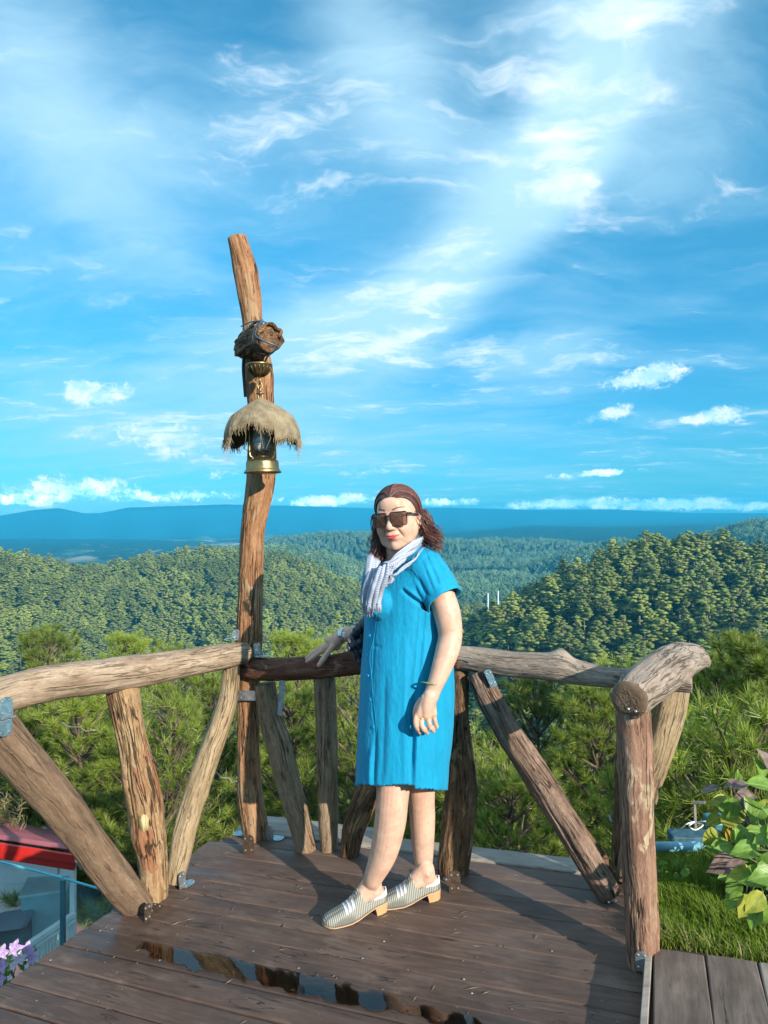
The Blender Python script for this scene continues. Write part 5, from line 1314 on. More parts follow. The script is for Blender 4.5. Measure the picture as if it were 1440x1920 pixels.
b = MB(); b.box(P(170, 1790, 7.2)+Vector((-.2, 0, -.05)), (.95, 0, 0), (0, .95, .05), (0, 0, .05)); b.build('terrace', M_pink, bd)
b = MB(); b.box(P(40, 1800, 7.4)+Vector((-.5, .2, -.6)), (1.6, 0, 0), (0, 1.3, 0), (0, 0, .05)); b.build('lower_floor', M_slate, bd)
b = MB(); b.box(P(30, 1690, 7.9)+Vector((0, 0, 0)), (.20*1.2, 0, 0), (0, .02, 0), (0, 0, .26)); b.build('pink_shutter', M_pink, bd)
for k in range(9):
    b = MB(); b.box(P(30, 1690, 7.9)+Vector((-.21+k*.0525, -.03, 0)), (.008, 0, 0), (0, .01, 0), (0, 0, .25)); b.build('slat', M_pink, bd)
cb_ = empty('ac_unit', P(88, 1710, 7.0), 'teal box unit standing on the terrace behind the glass', 'appliance')  # teal casing of an air-conditioner box
b = MB(); b.box(P(92, 1690, 7.0), (.19, .05, 0), (-.06, .24, 0), (0, 0, .20)); bevel(b.build('casing', simple('teal_casing', (.26, .46, .50), .5, 0, .2, 4), cb_), .01)
b = MB(); b.box(P(92, 1690, 7.0)+Vector((0, 0, .212)), (.21, .05, 0), (-.07, .26, 0), (0, 0, .012)); b.build('lid', simple('pale_teal_lid', (.48, .62, .62), .5, 0, .2, 4), cb_)
st = empty('grey_bin', P(25, 1765, 6.6), 'dark grey covered bin on the terrace below the pink shutter', 'bin')
b = MB(); b.box(P(25, 1752, 6.6), (.13, .03, 0), (-.03, .15, 0), (0, 0, .13)); bevel(b.build('body', M_dark, st), .02)
b = MB(); b.box(P(25, 1752, 6.6)+Vector((0, 0, .14)), (.15, .03, 0), (-.03, .17, 0), (0, -.05, .02)); bevel(b.build('lid', simple('bin_lid', (.22, .24, .30), .5, 0, .1, 4), st), .01)
tl = empty('light_pole', P(118, 1575, 8.7), 'thin dark pole rising behind the red roof', 'pole')
b = MB(); b.tube([P(110, 1600, 8.8), P(110, 1545, 8.8)], .012, 8); b.build('pole', M_dark, tl)
fl = MB(); fl.box(P(157, 1620, 7.4), (.045, 0, .02), (0, .02, .01), (-.01, 0, .03)); bevel(fl.build('floodlight', M_white), .006); tag(bpy.data.objects['floodlight'], 'small white lamp head under the squared brace beside the roof', 'lamp')

# ------------------------------------------------------------------ glass balustrade
m, t, out = material('tinted_glass')
gl = t.n('ShaderNodeBsdfGlossy'); gl.inputs['Roughness'].default_value = .03; gl.inputs[0].default_value = (.9, 1, 1, 1)
tr = t.n('ShaderNodeBsdfTransparent'); tr.inputs[0].default_value = (.90, .975, .985, 1)
fr = t.n('ShaderNodeFresnel'); fr.inputs[0].default_value = 1.45
df = t.n('ShaderNodeBsdfDiffuse'); df.inputs[0].default_value = (.25, .50, .58, 1)
pos = t.n('ShaderNodeNewGeometry').outputs['Position']
sm = t.mr(t.noise(pos, 3.5, 4, .6, .8), .40, .72, .02, .12)
mx0 = t.n('ShaderNodeMixShader'); t._in(mx0.inputs[0], sm); t.nt.links.new(tr.outputs[0], mx0.inputs[1]); t.nt.links.new(df.outputs[0], mx0.inputs[2])
mx = t.n('ShaderNodeMixShader'); bf = t.n('ShaderNodeNewGeometry').outputs['Backfacing']; t._in(mx.inputs[0], t.m('MULTIPLY', fr.outputs[0], t.m('SUBTRACT', 1.0, bf))); t.nt.links.new(mx0.outputs[0], mx.inputs[1]); t.nt.links.new(gl.outputs[0], mx.inputs[2])
t.nt.links.new(mx.outputs[0], out.inputs['Surface'])
M_glass = m; M_gedge = simple('teal_glass_edge', (.10, .42, .50), .2, 0, .1, 8)
gb = empty('glass_balustrade', P(100, 1800, 4.2), 'teal tinted glass balustrade beside the deck with the house behind it', 'railing')
def gpane(x0, y0, Y0, x1, y1, Y1, Hh):
    p0, p1 = P(x0, y0, Y0), P(x1, y1, Y1); d = (p1-p0).normalized(); nn = Vector((-d.y, d.x, 0)).normalized()
    b = MB(); b.box((p0+p1)/2-Vector((0, 0, Hh/2)), (p1-p0)/2, nn*.005, Vector((0, 0, Hh/2))); b.build('glass_pane', M_glass, gb)
    b = MB(); b.bar(p0+Vector((0, 0, .004)), p1+Vector((0, 0, .004)), .014, .008); b.build('top_edge', M_gedge, gb)
gpane(-160, 1575, 4.9, 117, 1647, 4.62, 1.1); gpane(119, 1648, 4.615, 240, 1683, 4.5, 1.1)
b = MB(); b.bar(P(118, 1850, 4.63), P(118, 1649, 4.63), .028, .028, (0, 1, 0)); b.build('post', simple('teal_steel', (.10, .24, .30), .4, .5, .1, 6), gb)

# ------------------------------------------------------------------ flowers at the lower left
M_pet = leaf_mat('lilac_petal', (.55, .36, .66), (.72, .52, .80), .3, .5, (.66, .40, .70)); M_petw = leaf_mat('pale_petal', (.72, .60, .76), (.82, .76, .84), .3, .5, (.75, .6, .8))
pt = []
for q, mt in enumerate((M_pet, M_petw)):
    me = leafmesh('petal', 8, .16, .55, .36, .10, q, .06); me.materials.append(mt); pt.append(me)
def blossom(px, py, Y, R, parent, kind):
    c = P(px, py, Y); d = Vector((random.uniform(-.5, .5), -1, random.uniform(.1, .9))).normalized(); X = d.orthogonal().normalized(); Yv = d.cross(X)
    fo = bpy.data.objects.new('flower', None); COL.objects.link(fo); fo.location = c; fo.empty_display_size = .02
    fo.parent = parent; fo.matrix_parent_inverse = world_of(parent).inverted()
    for k in range(5):
        a = 2*math.pi*k/5+random.uniform(-.1, .1); xd = (X*math.cos(a)+Yv*math.sin(a)+d*.25).normalized(); nn = (d-xd*d.dot(xd)).normalized(); yd = nn.cross(xd)
        o = bpy.data.objects.new('petal', pt[kind]); COL.objects.link(o)
        o.matrix_basis = Matrix.Translation(c) @ Matrix((xd*R, yd*R*1.05, nn*R)).transposed().to_4x4()
        o.parent = fo; o.matrix_parent_inverse = world_of(fo).inverted()
fp = empty('flowering_plant', P(20, 1900, 2.7), 'lilac flowering plant at the lower left beside the deck edge', 'plant')
for (x, y, r_, k) in [(6, 1785, .030, 0), (28, 1778, .032, 0), (50, 1782, .034, 0), (60, 1797, .028, 0), (36, 1797, .028, 1), (24, 1812, .020, 1), (2, 1812, .030, 0), (50, 1812, .011, 1), (0, 1838, .024, 0), (-14, 1795, .03, 0), (18, 1833, .012, 1)]:
    blossom(x, y, 2.66+random.uniform(-.05, .05), r_, fp, k)
for q in range(58):
    px, py = random.uniform(-40, 74), random.uniform(1775, 1880)
    if py > 1832-(px)*.75+28: continue
    put_leaf(px, py, random.uniform(2.66, 2.85), random.uniform(18, 30), random.uniform(0, 360), random.choice('gggy'), random.uniform(.3, .9), 0, fp)
b = MB()
for q in range(16):
    x, y = random.uniform(-20, 60), random.uniform(1780, 1830); c = P(x, y, 2.72); rt_ = P(5, 1900, 2.75)
    b.tube([rt_, lerp(rt_, c, .5)+Vector((random.uniform(-.04, .04), 0, 0)), c], [.003, .0022, .0015], 5)
b.build('stem', simple('flower_stem', (.12, .16, .05), .6, 0, .2, 20), fp, True)
# dry pale bush above the roof
m_dry = leaf_mat('dry_straw_leaf', (.42, .34, .16), (.60, .50, .28), .3, .6, (.5, .4, .2))
me = leafmesh('leaf', 6, .2, .8, .10, .02, 3, 0); me.materials.append(m_dry)
db = empty('dry_bush', P(25, 1560, 7.2), 'dry straw coloured bush just above the red roof', 'plant')
for q in range(90):
    c = P(random.uniform(-20, 45), random.uniform(1500, 1560), 7.2+random.uniform(-.2, .2)); a = random.uniform(20, 160); xd = Vector((math.cos(R_(a)), random.uniform(-.6, .3), math.sin(R_(a)))).normalized(); nn = xd.orthogonal().normalized(); yd = nn.cross(xd); L = random.uniform(.10, .20)
    o = bpy.data.objects.new('leaf', me); COL.objects.link(o); o.matrix_basis = Matrix.Translation(c) @ Matrix((xd*L, yd*L, nn*L)).transposed().to_4x4(); o.parent = db; o.matrix_parent_inverse = world_of(db).inverted()
# pale masts far down the valley
for k, (x, y0, y1, lb_) in enumerate(((915, 1112, 1138, 'left of two tiny pale masts standing in the valley right of the woman'), (934, 1108, 1132, 'right of two tiny pale masts standing in the valley right of the woman'))):
    p0, p1 = P(x, y1+30, 560), P(x, y0, 560); b = MB(); b.tube([p0, p1], [.7, .5], 6); tag(b.build('mast', M_white), lb_, 'mast', 'pale masts in the valley')
# ------------------------------------------------------------------ the woman
from mathutils.bvhtree import BVHTree
person = empty('person', D(720, 1710), 'woman in a blue shirt dress, scarf and sunglasses leaning one hand on the log rail', 'person')
def skin_mat():
    m, t, out = material('skin')
    pos = t.n('ShaderNodeNewGeometry').outputs['Position']
    n1 = t.noise(pos, 22, 4, .6); n2 = t.noise(pos, 240, 3, .6)
    col = t.mix(t.mr(n1, .3, .7), (.53, .325, .235), (.64, .42, .315)); col = t.mix(t.mr(t.noise(pos, 65, 4, .6), .5, .8), col, (.52, .28, .20)); col = t.mix(t.m('MULTIPLY', t.attr('blush', 'Fac'), .55), col, (.56, .20, .15))
    b = principled(t, out, col, t.mr(n2, .3, .7, .42, .56), 0, t.bump(n2, .25, .001), Subsurface_Weight=.12, Specular_IOR_Level=.35)
    b.inputs['Subsurface Radius'].default_value = (1.0, .35, .2); b.inputs['Subsurface Scale'].default_value = .008
    return m
M_skin = skin_mat()
def ell(mb, c, r, frame=None, n=20):
    vs = []; fs = []; c = Vector(c); m = n//2+1
    for i in range(m+1):
        a = math.pi*i/m
        for k in range(n):
            q = Vector((math.sin(a)*math.cos(2*math.pi*k/n)*r[0], math.sin(a)*math.sin(2*math.pi*k/n)*r[1], math.cos(a)*r[2]))
            vs.append(c+(frame @ q if frame else q))
    for i in range(m):
        for k in range(n): fs.append((i*n+k, (i+1)*n+k, (i+1)*n+(k+1) % n, i*n+(k+1) % n))
    mb.add(vs, fs)
def limb(mb, pts, rs, n=40, k=6):
    A = catmull([(*p, r) for p, r in zip(pts, rs)], (len(pts)-1)*k+1)
    mb.tube([Vector(a[:3]) for a in A], [float(a[3]) for a in A], n)
    for p, r in ((A[0], A[0][3]), (A[-1], A[-1][3])): ell(mb, p[:3], (r, r, r), n=24)
def remeshed(mb, voxel, smooth_it=4, fac=.5, name='tmp'):
    me = mesh(name, mb.v, mb.f, False); o = bpy.data.objects.new(name, me); COL.objects.link(o)
    r = o.modifiers.new('r', 'REMESH'); r.mode = 'VOXEL'; r.voxel_size = voxel; r.adaptivity = 0
    if smooth_it: s = o.modifiers.new('s', 'SMOOTH'); s.factor = fac; s.iterations = smooth_it
    dg = bpy.context.evaluated_depsgraph_get(); dg.update()
    out = bpy.data.meshes.new_from_object(o.evaluated_get(dg)); bpy.data.objects.remove(o)
    out.name = name; out.polygons.foreach_set('use_smooth', [True]*len(out.polygons)); return out

# --- head frame
YAW = 17                                            # face turned a little to the picture's left
HO = P(745, 973, 2.475)
toc = (CO-HO); toc.z = 0; toc.normalize()
HF = Matrix.Rotation(R_(-YAW), 3, 'Z') @ toc        # face direction
HF = Vector((HF.x, HF.y, -.03)).normalized()
HR = HF.cross(Vector((0, 0, 1))).normalized()*-1    # picture's right when facing us
if HR.x < 0: HR = -HR
HU = HR.cross(HF)
if HU.z < 0: HU = -HU
rt = Matrix.Rotation(R_(3.5), 3, HF)
HR = rt @ HR; HU = rt @ HU
if (HU.x) > .2: pass
HM = Matrix((HR, HF, HU)).transposed()
def hp(x, y, z): return HO + HR*x + HF*y + HU*z
def hell(mb, c, r, n=20): ell(mb, hp(*c), r, HM, n)
B = MB()
hell(B, (0, -.018, .034), (.076, .092, .082), 32); hell(B, (0, .022, -.005), (.070, .069, .090), 32)
hell(B, (0, .022, -.052), (.066, .058, .054), 28); hell(B, (0, .058, -.093), (.026, .024, .021)); hell(B, (0, .040, -.088), (.042, .035, .024))
for s in (-1, 1):
    hell(B, (s*.032, .046, -.034), (.036, .034, .036), 24); hell(B, (s*.028, .076, .026), (.026, .014, .011)); hell(B, (s*.0135, .0965, -.0315), (.0085, .010, .0078), 12)
    hell(B, (s*.036, .026, -.072), (.028, .036, .028)); hell(B, (s*.056, -.004, -.030), (.020, .046, .046)); hell(B, (s*.030, .070, .004), (.016, .016, .013), 14)
    hell(B, (s*.0800, -.012, -.012), (.007, .014, .028)); hell(B, (s*.079, -.012, .002), (.006, .013, .013)); hell(B, (s*.076, -.008, -.034), (.007, .008, .009), 12)
B.tube([hp(0, .074, .030), hp(0, .087, .008), hp(0, .099, -.012), hp(0, .106, -.026)], [.009, .0085, .010, .0125], 14); hell(B, (0, .1055, -.0275), (.0125, .012, .0105), 14)
hell(B, (0, .080, -.060), (.027, .016, .019)); hell(B, (0, .072, .052), (.046, .022, .030), 22)
# neck, torso, limbs
NB = P(752, 1062, 2.545)
limb(B, [hp(0, -.020, -.03), hp(0, -.018, -.09), NB], [.058, .057, .068])
BF = Vector((-.82, -.57, 0)); BL = Vector((.57, -.82, 0))
sh_l = P(800, 1066, 2.48); sh_r = P(716, 1064, 2.66)
TC = P(762, 1130, 2.56); WC = P(765, 1230, 2.57); HC = P(765, 1340, 2.57)
limb(B, [NB, lerp(NB, TC, .5), TC, WC, HC, P(765, 1400, 2.57)], [.07, .10, .12, .125, .135, .11])
limb(B, [NB, sh_l], [.055, .044]); limb(B, [NB, sh_r], [.06, .050])
# left arm hanging
limb(B, [sh_l, P(820, 1100, 2.44), P(837, 1146, 2.415), P(844, 1190, 2.405), P(838, 1222, 2.385), P(826, 1258, 2.36), P(813, 1292, 2.345), P(808, 1306, 2.34)],
     [.044, .047, .048, .043, .041, .034, .0265, .0265])
ell(B, P(852, 1186, 2.43), (.026, .026, .028))
# left hand, back towards us
def finger(pts, r): limb(B, pts, [r*1.05, r, r*1.03, r*.92, r*.78][:len(pts)], 12, 4)
HY = 2.335
limb(B, [P(807, 1304, HY), P(802, 1322, HY), P(799, 1338, HY)], [.025, .027, .022])
for (x, r) in ((787, .0155), (796, .0165), (805, .016), (812, .014)): limb(B, [P(803+(x-800)*.4, 1308, HY), P(x, 1338, HY-.002)], [.016, r], 12)
finger([P(783, 1336, HY), P(779, 1350, HY-.012), P(780, 1361, HY-.010), P(784, 1369, HY+.002), P(787, 1374, HY+.010)], .0088)
finger([P(793, 1340, HY), P(790, 1355, HY-.012), P(793, 1365, HY-.010), P(798, 1371, HY+.002), P(801, 1374, HY+.010)], .0094)
finger([P(804, 1340, HY), P(804, 1354, HY-.010), P(807, 1364, HY-.006), P(811, 1369, HY+.004), P(813, 1371, HY+.010)], .0090)
finger([P(813, 1337, HY), P(815, 1350, HY-.006), P(817, 1358, HY-.002), P(819, 1363, HY+.006)], .0080)
finger([P(790, 1312, HY+.012), P(781, 1326, HY+.018), P(779, 1340, HY+.022), P(781, 1352, HY+.026)], .0100)
# right arm reaching back to the rail
onR = lambda x, y, o=-.06: onB(x, y)+Vector((0, o, 0))
RW = P(643, 1191, 2.93)
limb(B, [sh_r, P(706, 1110, 2.74), P(700, 1160, 2.82), P(690, 1184, 2.86), P(672, 1187, 2.89), RW, P(635, 1196, 2.945)], [.048, .048, .043, .039, .036, .026, .026])
K0 = P(618, 1213, 2.97); ell(B, P(624, 1206, 2.965), (.042, .036, .019), Matrix.Rotation(R_(38), 3, 'Y'), 24)
limb(B, [P(637, 1196, 2.94), P(627, 1204, 2.955), K0], [.029, .031, .025]); 
for (dx, dy, dY) in ((-4, 2, -.015), (-2, -3, .008), (2, -6, .03)): limb(B, [P(632, 1200, 2.95), P(612+dx, 1216+dy, 2.975+dY)], [.023, .0185], 12)
finger([P(609, 1219, 2.955), P(598, 1224, 2.945), P(588, 1231, 2.94), P(580, 1237, 2.935), P(576, 1240, 2.932)], .0108)
finger([P(610, 1214, 2.98), P(598, 1218, 2.975), P(588, 1224, 2.97), P(579, 1231, 2.965), P(575, 1234, 2.962)], .0108)
finger([P(614, 1209, 3.0), P(603, 1213, 3.0), P(594, 1219, 3.0), P(587, 1224, 3.0)], .0102)
finger([P(620, 1206, 3.02), P(611, 1209, 3.03), P(603, 1215, 3.035)], .0095)
finger([P(627, 1208, 2.935), P(617, 1221, 2.91), P(608, 1233, 2.90), P(602, 1242, 2.895), P(598, 1247, 2.893)], .0122)
# legs
def shoe_frame(hb_, toe):
    x = (toe-hb_).normalized(); z = NRM; y = z.cross(x).normalized(); x = y.cross(z); return hb_, x, y, z
SF1 = shoe_frame(D(727, 1704), D(603, 1739)); SF2 = shoe_frame(D(827, 1682), D(716, 1699))
def sp(sf, x, y, z): return sf[0]+sf[1]*x+sf[2]*y+sf[3]*z
hipR, hipL = P(745, 1380, 2.55), P(785, 1380, 2.60)
for sf, hip, knee, m1, m2, m3, kr in (
    (SF1, hipR, P(736, 1492, 2.50), P(731, 1545, 2.50), P(719, 1600, 2.515), P(700, 1645, 2.53), (.060, .0575, .050, .0355)),
    (SF2, hipL, P(790, 1492, 2.62), P(792, 1535, 2.625), P(793, 1585, 2.635), P(795, 1628, 2.64), (.052, .049, .0425, .0325))):
    ank = sp(sf, .052, 0, .115)
    limb(B, [hip, knee, m1, m2, m3, ank, sp(sf, .05, 0, .085)], [.075, *kr, .034, .034], 24)
    limb(B, [sp(sf, .03, 0, .062), sp(sf, .08, 0, .075), sp(sf, .13, 0, .045), sp(sf, .19, 0, .028)], [.026, .031, .027, .018], 16)
    limb(B, [ank, sp(sf, .085, 0, .085), sp(sf, .125, 0, .052)], [.032, .030, .026], 16)
    ell(B, sp(sf, .05, .030, .105), (.010, .010, .012), n=10); ell(B, sp(sf, .05, -.030, .105), (.010, .010, .012), n=10)
bodyme = remeshed(B, .0026, 5, .5, 'body')
bv = np.zeros(len(bodyme.vertices)*3, np.float32); bodyme.vertices.foreach_get('co', bv); bv = bv.reshape(-1, 3).astype(float)
ed = np.zeros(len(bodyme.edges)*2, np.int32); bodyme.edges.foreach_get('vertices', ed); ed = ed.reshape(-1, 2)
hl = (bv-np.array(HO)) @ np.array(HM)            # head coordinates
wsm = ((hl[:, 2] > -.16) & (np.linalg.norm(hl, axis=1) < .2)).astype(float)
nose = np.exp(-((hl[:, 0]/.019)**2+((hl[:, 2]+.022)/.026)**2)); mouth = np.exp(-((hl[:, 0]/.03)**2+((hl[:, 2]+.060)/.014)**2)); ear = (np.abs(hl[:, 0]) > .073)
wsm *= np.clip(1-1.25*nose-.8*mouth, 0, 1)*np.where(ear, .15, 1)*(hl[:, 1] > -.12)
deg = np.bincount(ed.ravel(), minlength=len(bv))
for _ in range(60):
    acc = np.zeros_like(bv)
    for ax_ in range(3):
        acc[:, ax_] = np.bincount(ed[:, 0], bv[ed[:, 1], ax_], len(bv))+np.bincount(ed[:, 1], bv[ed[:, 0], ax_], len(bv))
    bv += (acc/deg[:, None]-bv)*(wsm*.6)[:, None]
hl = (bv-np.array(HO)) @ np.array(HM); fr_ = (hl[:, 1] > .02) & (hl[:, 2] > -.13) & (np.linalg.norm(hl, axis=1) < .2)
def fcrease(x0, z0, x1, z1, w, dep):
    dx, dz = x1-x0, z1-z0; tt = np.clip(((hl[:, 0]-x0)*dx+(hl[:, 2]-z0)*dz)/(dx*dx+dz*dz), 0, 1)
    d = np.hypot(hl[:, 0]-x0-tt*dx, hl[:, 2]-z0-tt*dz); bv[:] += (fr_*dep*np.exp(-(d/w)**2)*np.sin(math.pi*np.clip(tt, .06, .94))**.5)[:, None]*np.array(HF)
for s in (-1, 1):
    fcrease(s*.019, -.028, s*.036, -.064, .0032, -.0048); fcrease(s*.026, -.024, s*.046, -.052, .0085, .0032)
    fcrease(s*.026, -.0585, s*.033, -.0565, .003, -.0022); fcrease(s*.022, -.016, s*.046, -.020, .0035, -.0010)
    fcrease(s*.028, -.075, s*.036, -.088, .004, -.0014); fcrease(s*.0185, -.030, s*.0165, -.040, .0022, -.0016)
fcrease(-.012, -.0755, .012, -.0755, .0045, -.0030); fcrease(0, -.043, 0, -.052, .0026, -.0014); fcrease(-.010, -.088, .010, -.088, .010, .0022)
bodyme.vertices.foreach_set('co', bv.astype(np.float32).ravel()); bodyme.update()
blush = np.zeros(len(bv)); hd = (np.linalg.norm(hl, axis=1) < .2) & (hl[:, 1] > 0)
for (cx_, cz_, w_, a_) in ((-.040, -.030, .020, .75), (.040, -.030, .020, .75), (0, -.026, .011, .7), (0, -.092, .014, .35), (-.030, .0, .012, .25), (.030, .0, .012, .25)): blush += hd*a_*np.exp(-((hl[:, 0]-cx_)**2+(hl[:, 2]-cz_)**2)/w_**2)
for (p_, w_, a_) in ((P(783, 1338, HY), .012, .8), (P(794, 1342, HY), .012, .8), (P(805, 1342, HY), .012, .8), (P(814, 1339, HY), .011, .8), (P(786, 1371, HY), .010, .7), (P(800, 1372, HY), .010, .7), (P(812, 1370, HY), .010, .7), (P(852, 1188, 2.42), .030, .6), (P(736, 1492, 2.45), .04, .45), (P(790, 1492, 2.57), .04, .45), (P(577, 1240, 2.93), .012, .7), (P(599, 1246, 2.89), .013, .7), (P(612, 1215, 2.96), .02, .5), (sp(SF1, .05, 0, .09), .035, .5), (sp(SF2, .05, 0, .09), .035, .5), (sp(SF1, .03, 0, .06), .03, .6), (sp(SF2, .03, 0, .06), .03, .6)):
    blush += a_*np.exp(-((bv-np.array(p_))**2).sum(1)/w_**2)
at_ = bodyme.attributes.new('blush', 'FLOAT', 'POINT'); at_.data.foreach_set('value', np.clip(blush, 0, 1).astype(np.float32))
body = link('body', bodyme, person, [M_skin])
bco = np.zeros(len(bodyme.vertices)*3, np.float32); bodyme.vertices.foreach_get('co', bco)
bt_body = BVHTree.FromPolygons([Vector(v) for v in bco.reshape(-1, 3)], [tuple(p.vertices) for p in bodyme.polygons])
def hit(bvh, px, py):
    d = ray(px, py); h = bvh.ray_cast(CO, d); return (h[0], h[1]) if h[0] else (None, None)
def drape(px, py, bvh=None, off=.001, Y=None):
    p, n = hit(bvh or bt_body, px, py)
    if p is None: return P(px, py, Y or 2.45), Vector((0, -1, 0))
    return p+n*off, n
def hface(x, z, off=.0):                            # point on the face surface in head coordinates
    h = bt_body.ray_cast(hp(x, .25, z), -HF)
    return (h[0]+HF*off) if h[0] else hp(x, .09, z)

M_nail = simple('nail', (.60, .36, .30), .25, 0, .05, 40)
for (x, y, w_, h_) in ((785.5, 1369, 2.6, 4.2), (799.5, 1370.5, 3.0, 3.6), (811.5, 1367.5, 2.8, 3.4), (577.5, 1238.5, 3.2, 2.4), (599.5, 1244.5, 3.4, 4.0)):
    p_, n_ = hit(bt_body, x, y)
    if p_ is None: continue
    nb_ = MB(); n_ = n_.normalized(); X_ = Vector((1, 0, 0)); X_ = (X_-n_*X_.dot(n_)).normalized(); ell(nb_, p_-n_*.0008, (w_/512, h_/512, .0018), Matrix((X_, n_.cross(X_), n_)).transposed(), 14); nb_.build('nail', M_nail, body, True)
# face: lips, brows, eyes
M_lip = simple('lipstick', (.62, .075, .085), .35, 0, .08, 60); M_browm = simple('brow_hair', (.13, .085, .075), .8, 0, .1, 200)
def patch(name, outline, mat, off=.0012, bulge=.0, n=9):
    """outline: function s in 0..1 -> (x, ztop, zbot) in head coordinates"""
    V = []; Fc = []; m = 24
    for i in range(m+1):
        x, z1, z0 = outline(i/m)
        for j in range(n+1):
            g = j/n; p = hface(x, lerp(z0, z1, g), off+bulge*math.sin(math.pi*g)*math.sin(math.pi*min(1, max(0, i/m)))**.5); V.append(p)
    for i in range(m):
        for j in range(n): a = i*(n+1)+j; Fc.append((a, a+1, a+n+2, a+n+1))
    return link(name, mesh(name, V, Fc, True), body, [mat])
sm_ = lambda u: .004*(2*abs(u-.5))**2
patch('upper_lip', lambda u: ((u-.5)*.050, -.0585+sm_(u)+.0062*math.sin(math.pi*u)**.7-(.0018 if abs(u-.5) < .06 else 0), -.0598+sm_(u)), M_lip, .0008, .0028)
patch('lower_lip', lambda u: ((u-.5)*.046, -.0602+sm_(u), -.0602+sm_(u)-.0088*math.sin(math.pi*u)**.8), M_lip, .0008, .0040)
patch('mouth_line', lambda u: ((u-.5)*.054, -.0592+sm_(u)*1.15, -.0606+sm_(u)*1.15), simple('mouth_dark', (.16, .03, .03), .6), .0016, 0, 2)
for s in (-1, 1):
    patch('eyebrow', lambda u: (s*(.014+.036*u), .0350+.0060*math.sin(u*2.2)+.0022*(1-u*.5), .0350+.0060*math.sin(u*2.2)-.0040*(1-u*.7)), M_browm, .0019, .0004, 3)
    patch('eye', lambda u: (s*(.018+.026*u), .0085+.0052*math.sin(math.pi*u), .0085-.0035*math.sin(math.pi*u)), simple('eye_dark', (.03, .02, .02), .2), .0008, .001, 4)
    pn_ = MB(); c_ = hface(s*.0075, -.0372, 0)
    ell(pn_, c_-HF*.0008, (.0030, .0022, .0016), HM, 10); pn_.build('nostril', simple('nostril_dark', (.10, .03, .025), .8), body, True)
# sunglasses
gls = empty('sunglasses', hp(0, .11, .01)); gls.parent = person; gls.matrix_parent_inverse = world_of(person).inverted(); gls['label'] = 'large square brown tinted sunglasses'
M_frame = simple('dark_tortoise_frame', (.018, .012, .012), .18, 0, .2, 40)
m, t, out = material('brown_lens')
gl_ = t.n('ShaderNodeBsdfGlossy'); gl_.inputs['Roughness'].default_value = .04; gl_.inputs[0].default_value = (1, .95, .9, 1)
tr = t.n('ShaderNodeBsdfTransparent'); tr.inputs[0].default_value = (.40, .25, .18, 1); df = t.n('ShaderNodeBsdfDiffuse'); df.inputs[0].default_value = (.12, .065, .045, 1)
mx0 = t.n('ShaderNodeMixShader'); mx0.inputs[0].default_value = .45; t.nt.links.new(tr.outputs[0], mx0.inputs[1]); t.nt.links.new(df.outputs[0], mx0.inputs[2])
fr = t.n('ShaderNodeFresnel'); fr.inputs[0].default_value = 1.5; mx = t.n('ShaderNodeMixShader')
t.nt.links.new(fr.outputs[0], mx.inputs[0]); t.nt.links.new(mx0.outputs[0], mx.inputs[1]); t.nt.links.new(gl_.outputs[0], mx.inputs[2]); t.nt.links.new(mx.outputs[0], out.inputs['Surface'])
M_lens = m
def gpt(x, z, dy=0.0): return hp(x, .1065+dy-(abs(x)**2)*4.6, z)
for s in (-1, 1):
    cx, cz, w, h = s*.0350, .0010, .0285, .0235; pts = []
    for (sx, sz, a0) in ((1, 1, 0), (-1, 1, 90), (-1, -1, 180), (1, -1, 270)):
        for q in range(5):
            a = R_(a0+22.5*q); r_ = .007; hw = w*(1 if sz > 0 else .93); pts.append((cx+sx*(hw-r_)+r_*math.cos(a), cz+sz*(h-r_)+r_*math.sin(a)))
    n = len(pts); b = MB(); V = [gpt(cx, cz, -.001)]+[gpt(x, z, -.001) for x, z in pts]; b.add(V, [(0, 1+k, 1+(k+1) % n) for k in range(n)]); b.build('lens', M_lens, gls)
    # heavier rim above, thin below
    top = [p for p in pts if p[1] > cz-.012]; b = MB()
    ordr = sorted(range(n), key=lambda k: k); ring = [gpt(*pts[k]) for k in ordr]
    rr_ = [.0023 if pts[k][1] > cz else .0012 for k in ordr]
    b.tube(ring+[ring[0]], rr_+[rr_[0]], 8, cap=False); b.build('rim', M_frame, gls, True)
    b = MB(); e = .066; b.tube([gpt(s*.0635, .018), hp(s*.0705, .074, .017), hp(s*.0775, .036, .012), hp(s*.0805, .0, .008), hp(s*.079, -.025, -.002)], [.0038, .0036, .0030, .0028, .002], 8); b.build('temple_arm', M_frame, gls, True)
    if s > 0:
        b = MB(); b.box(hp(.0745, .058, .0150), HF*.006, HU*.0020, HR*.0035); b.build('metal_emblem', M_steel, gls)
b = MB(); b.tube([gpt(-.009, .011), hp(0, .1115, .0135), gpt(.009, .011)], [.0022, .0020, .0022], 8); b.build('bridge', M_frame, gls, True)

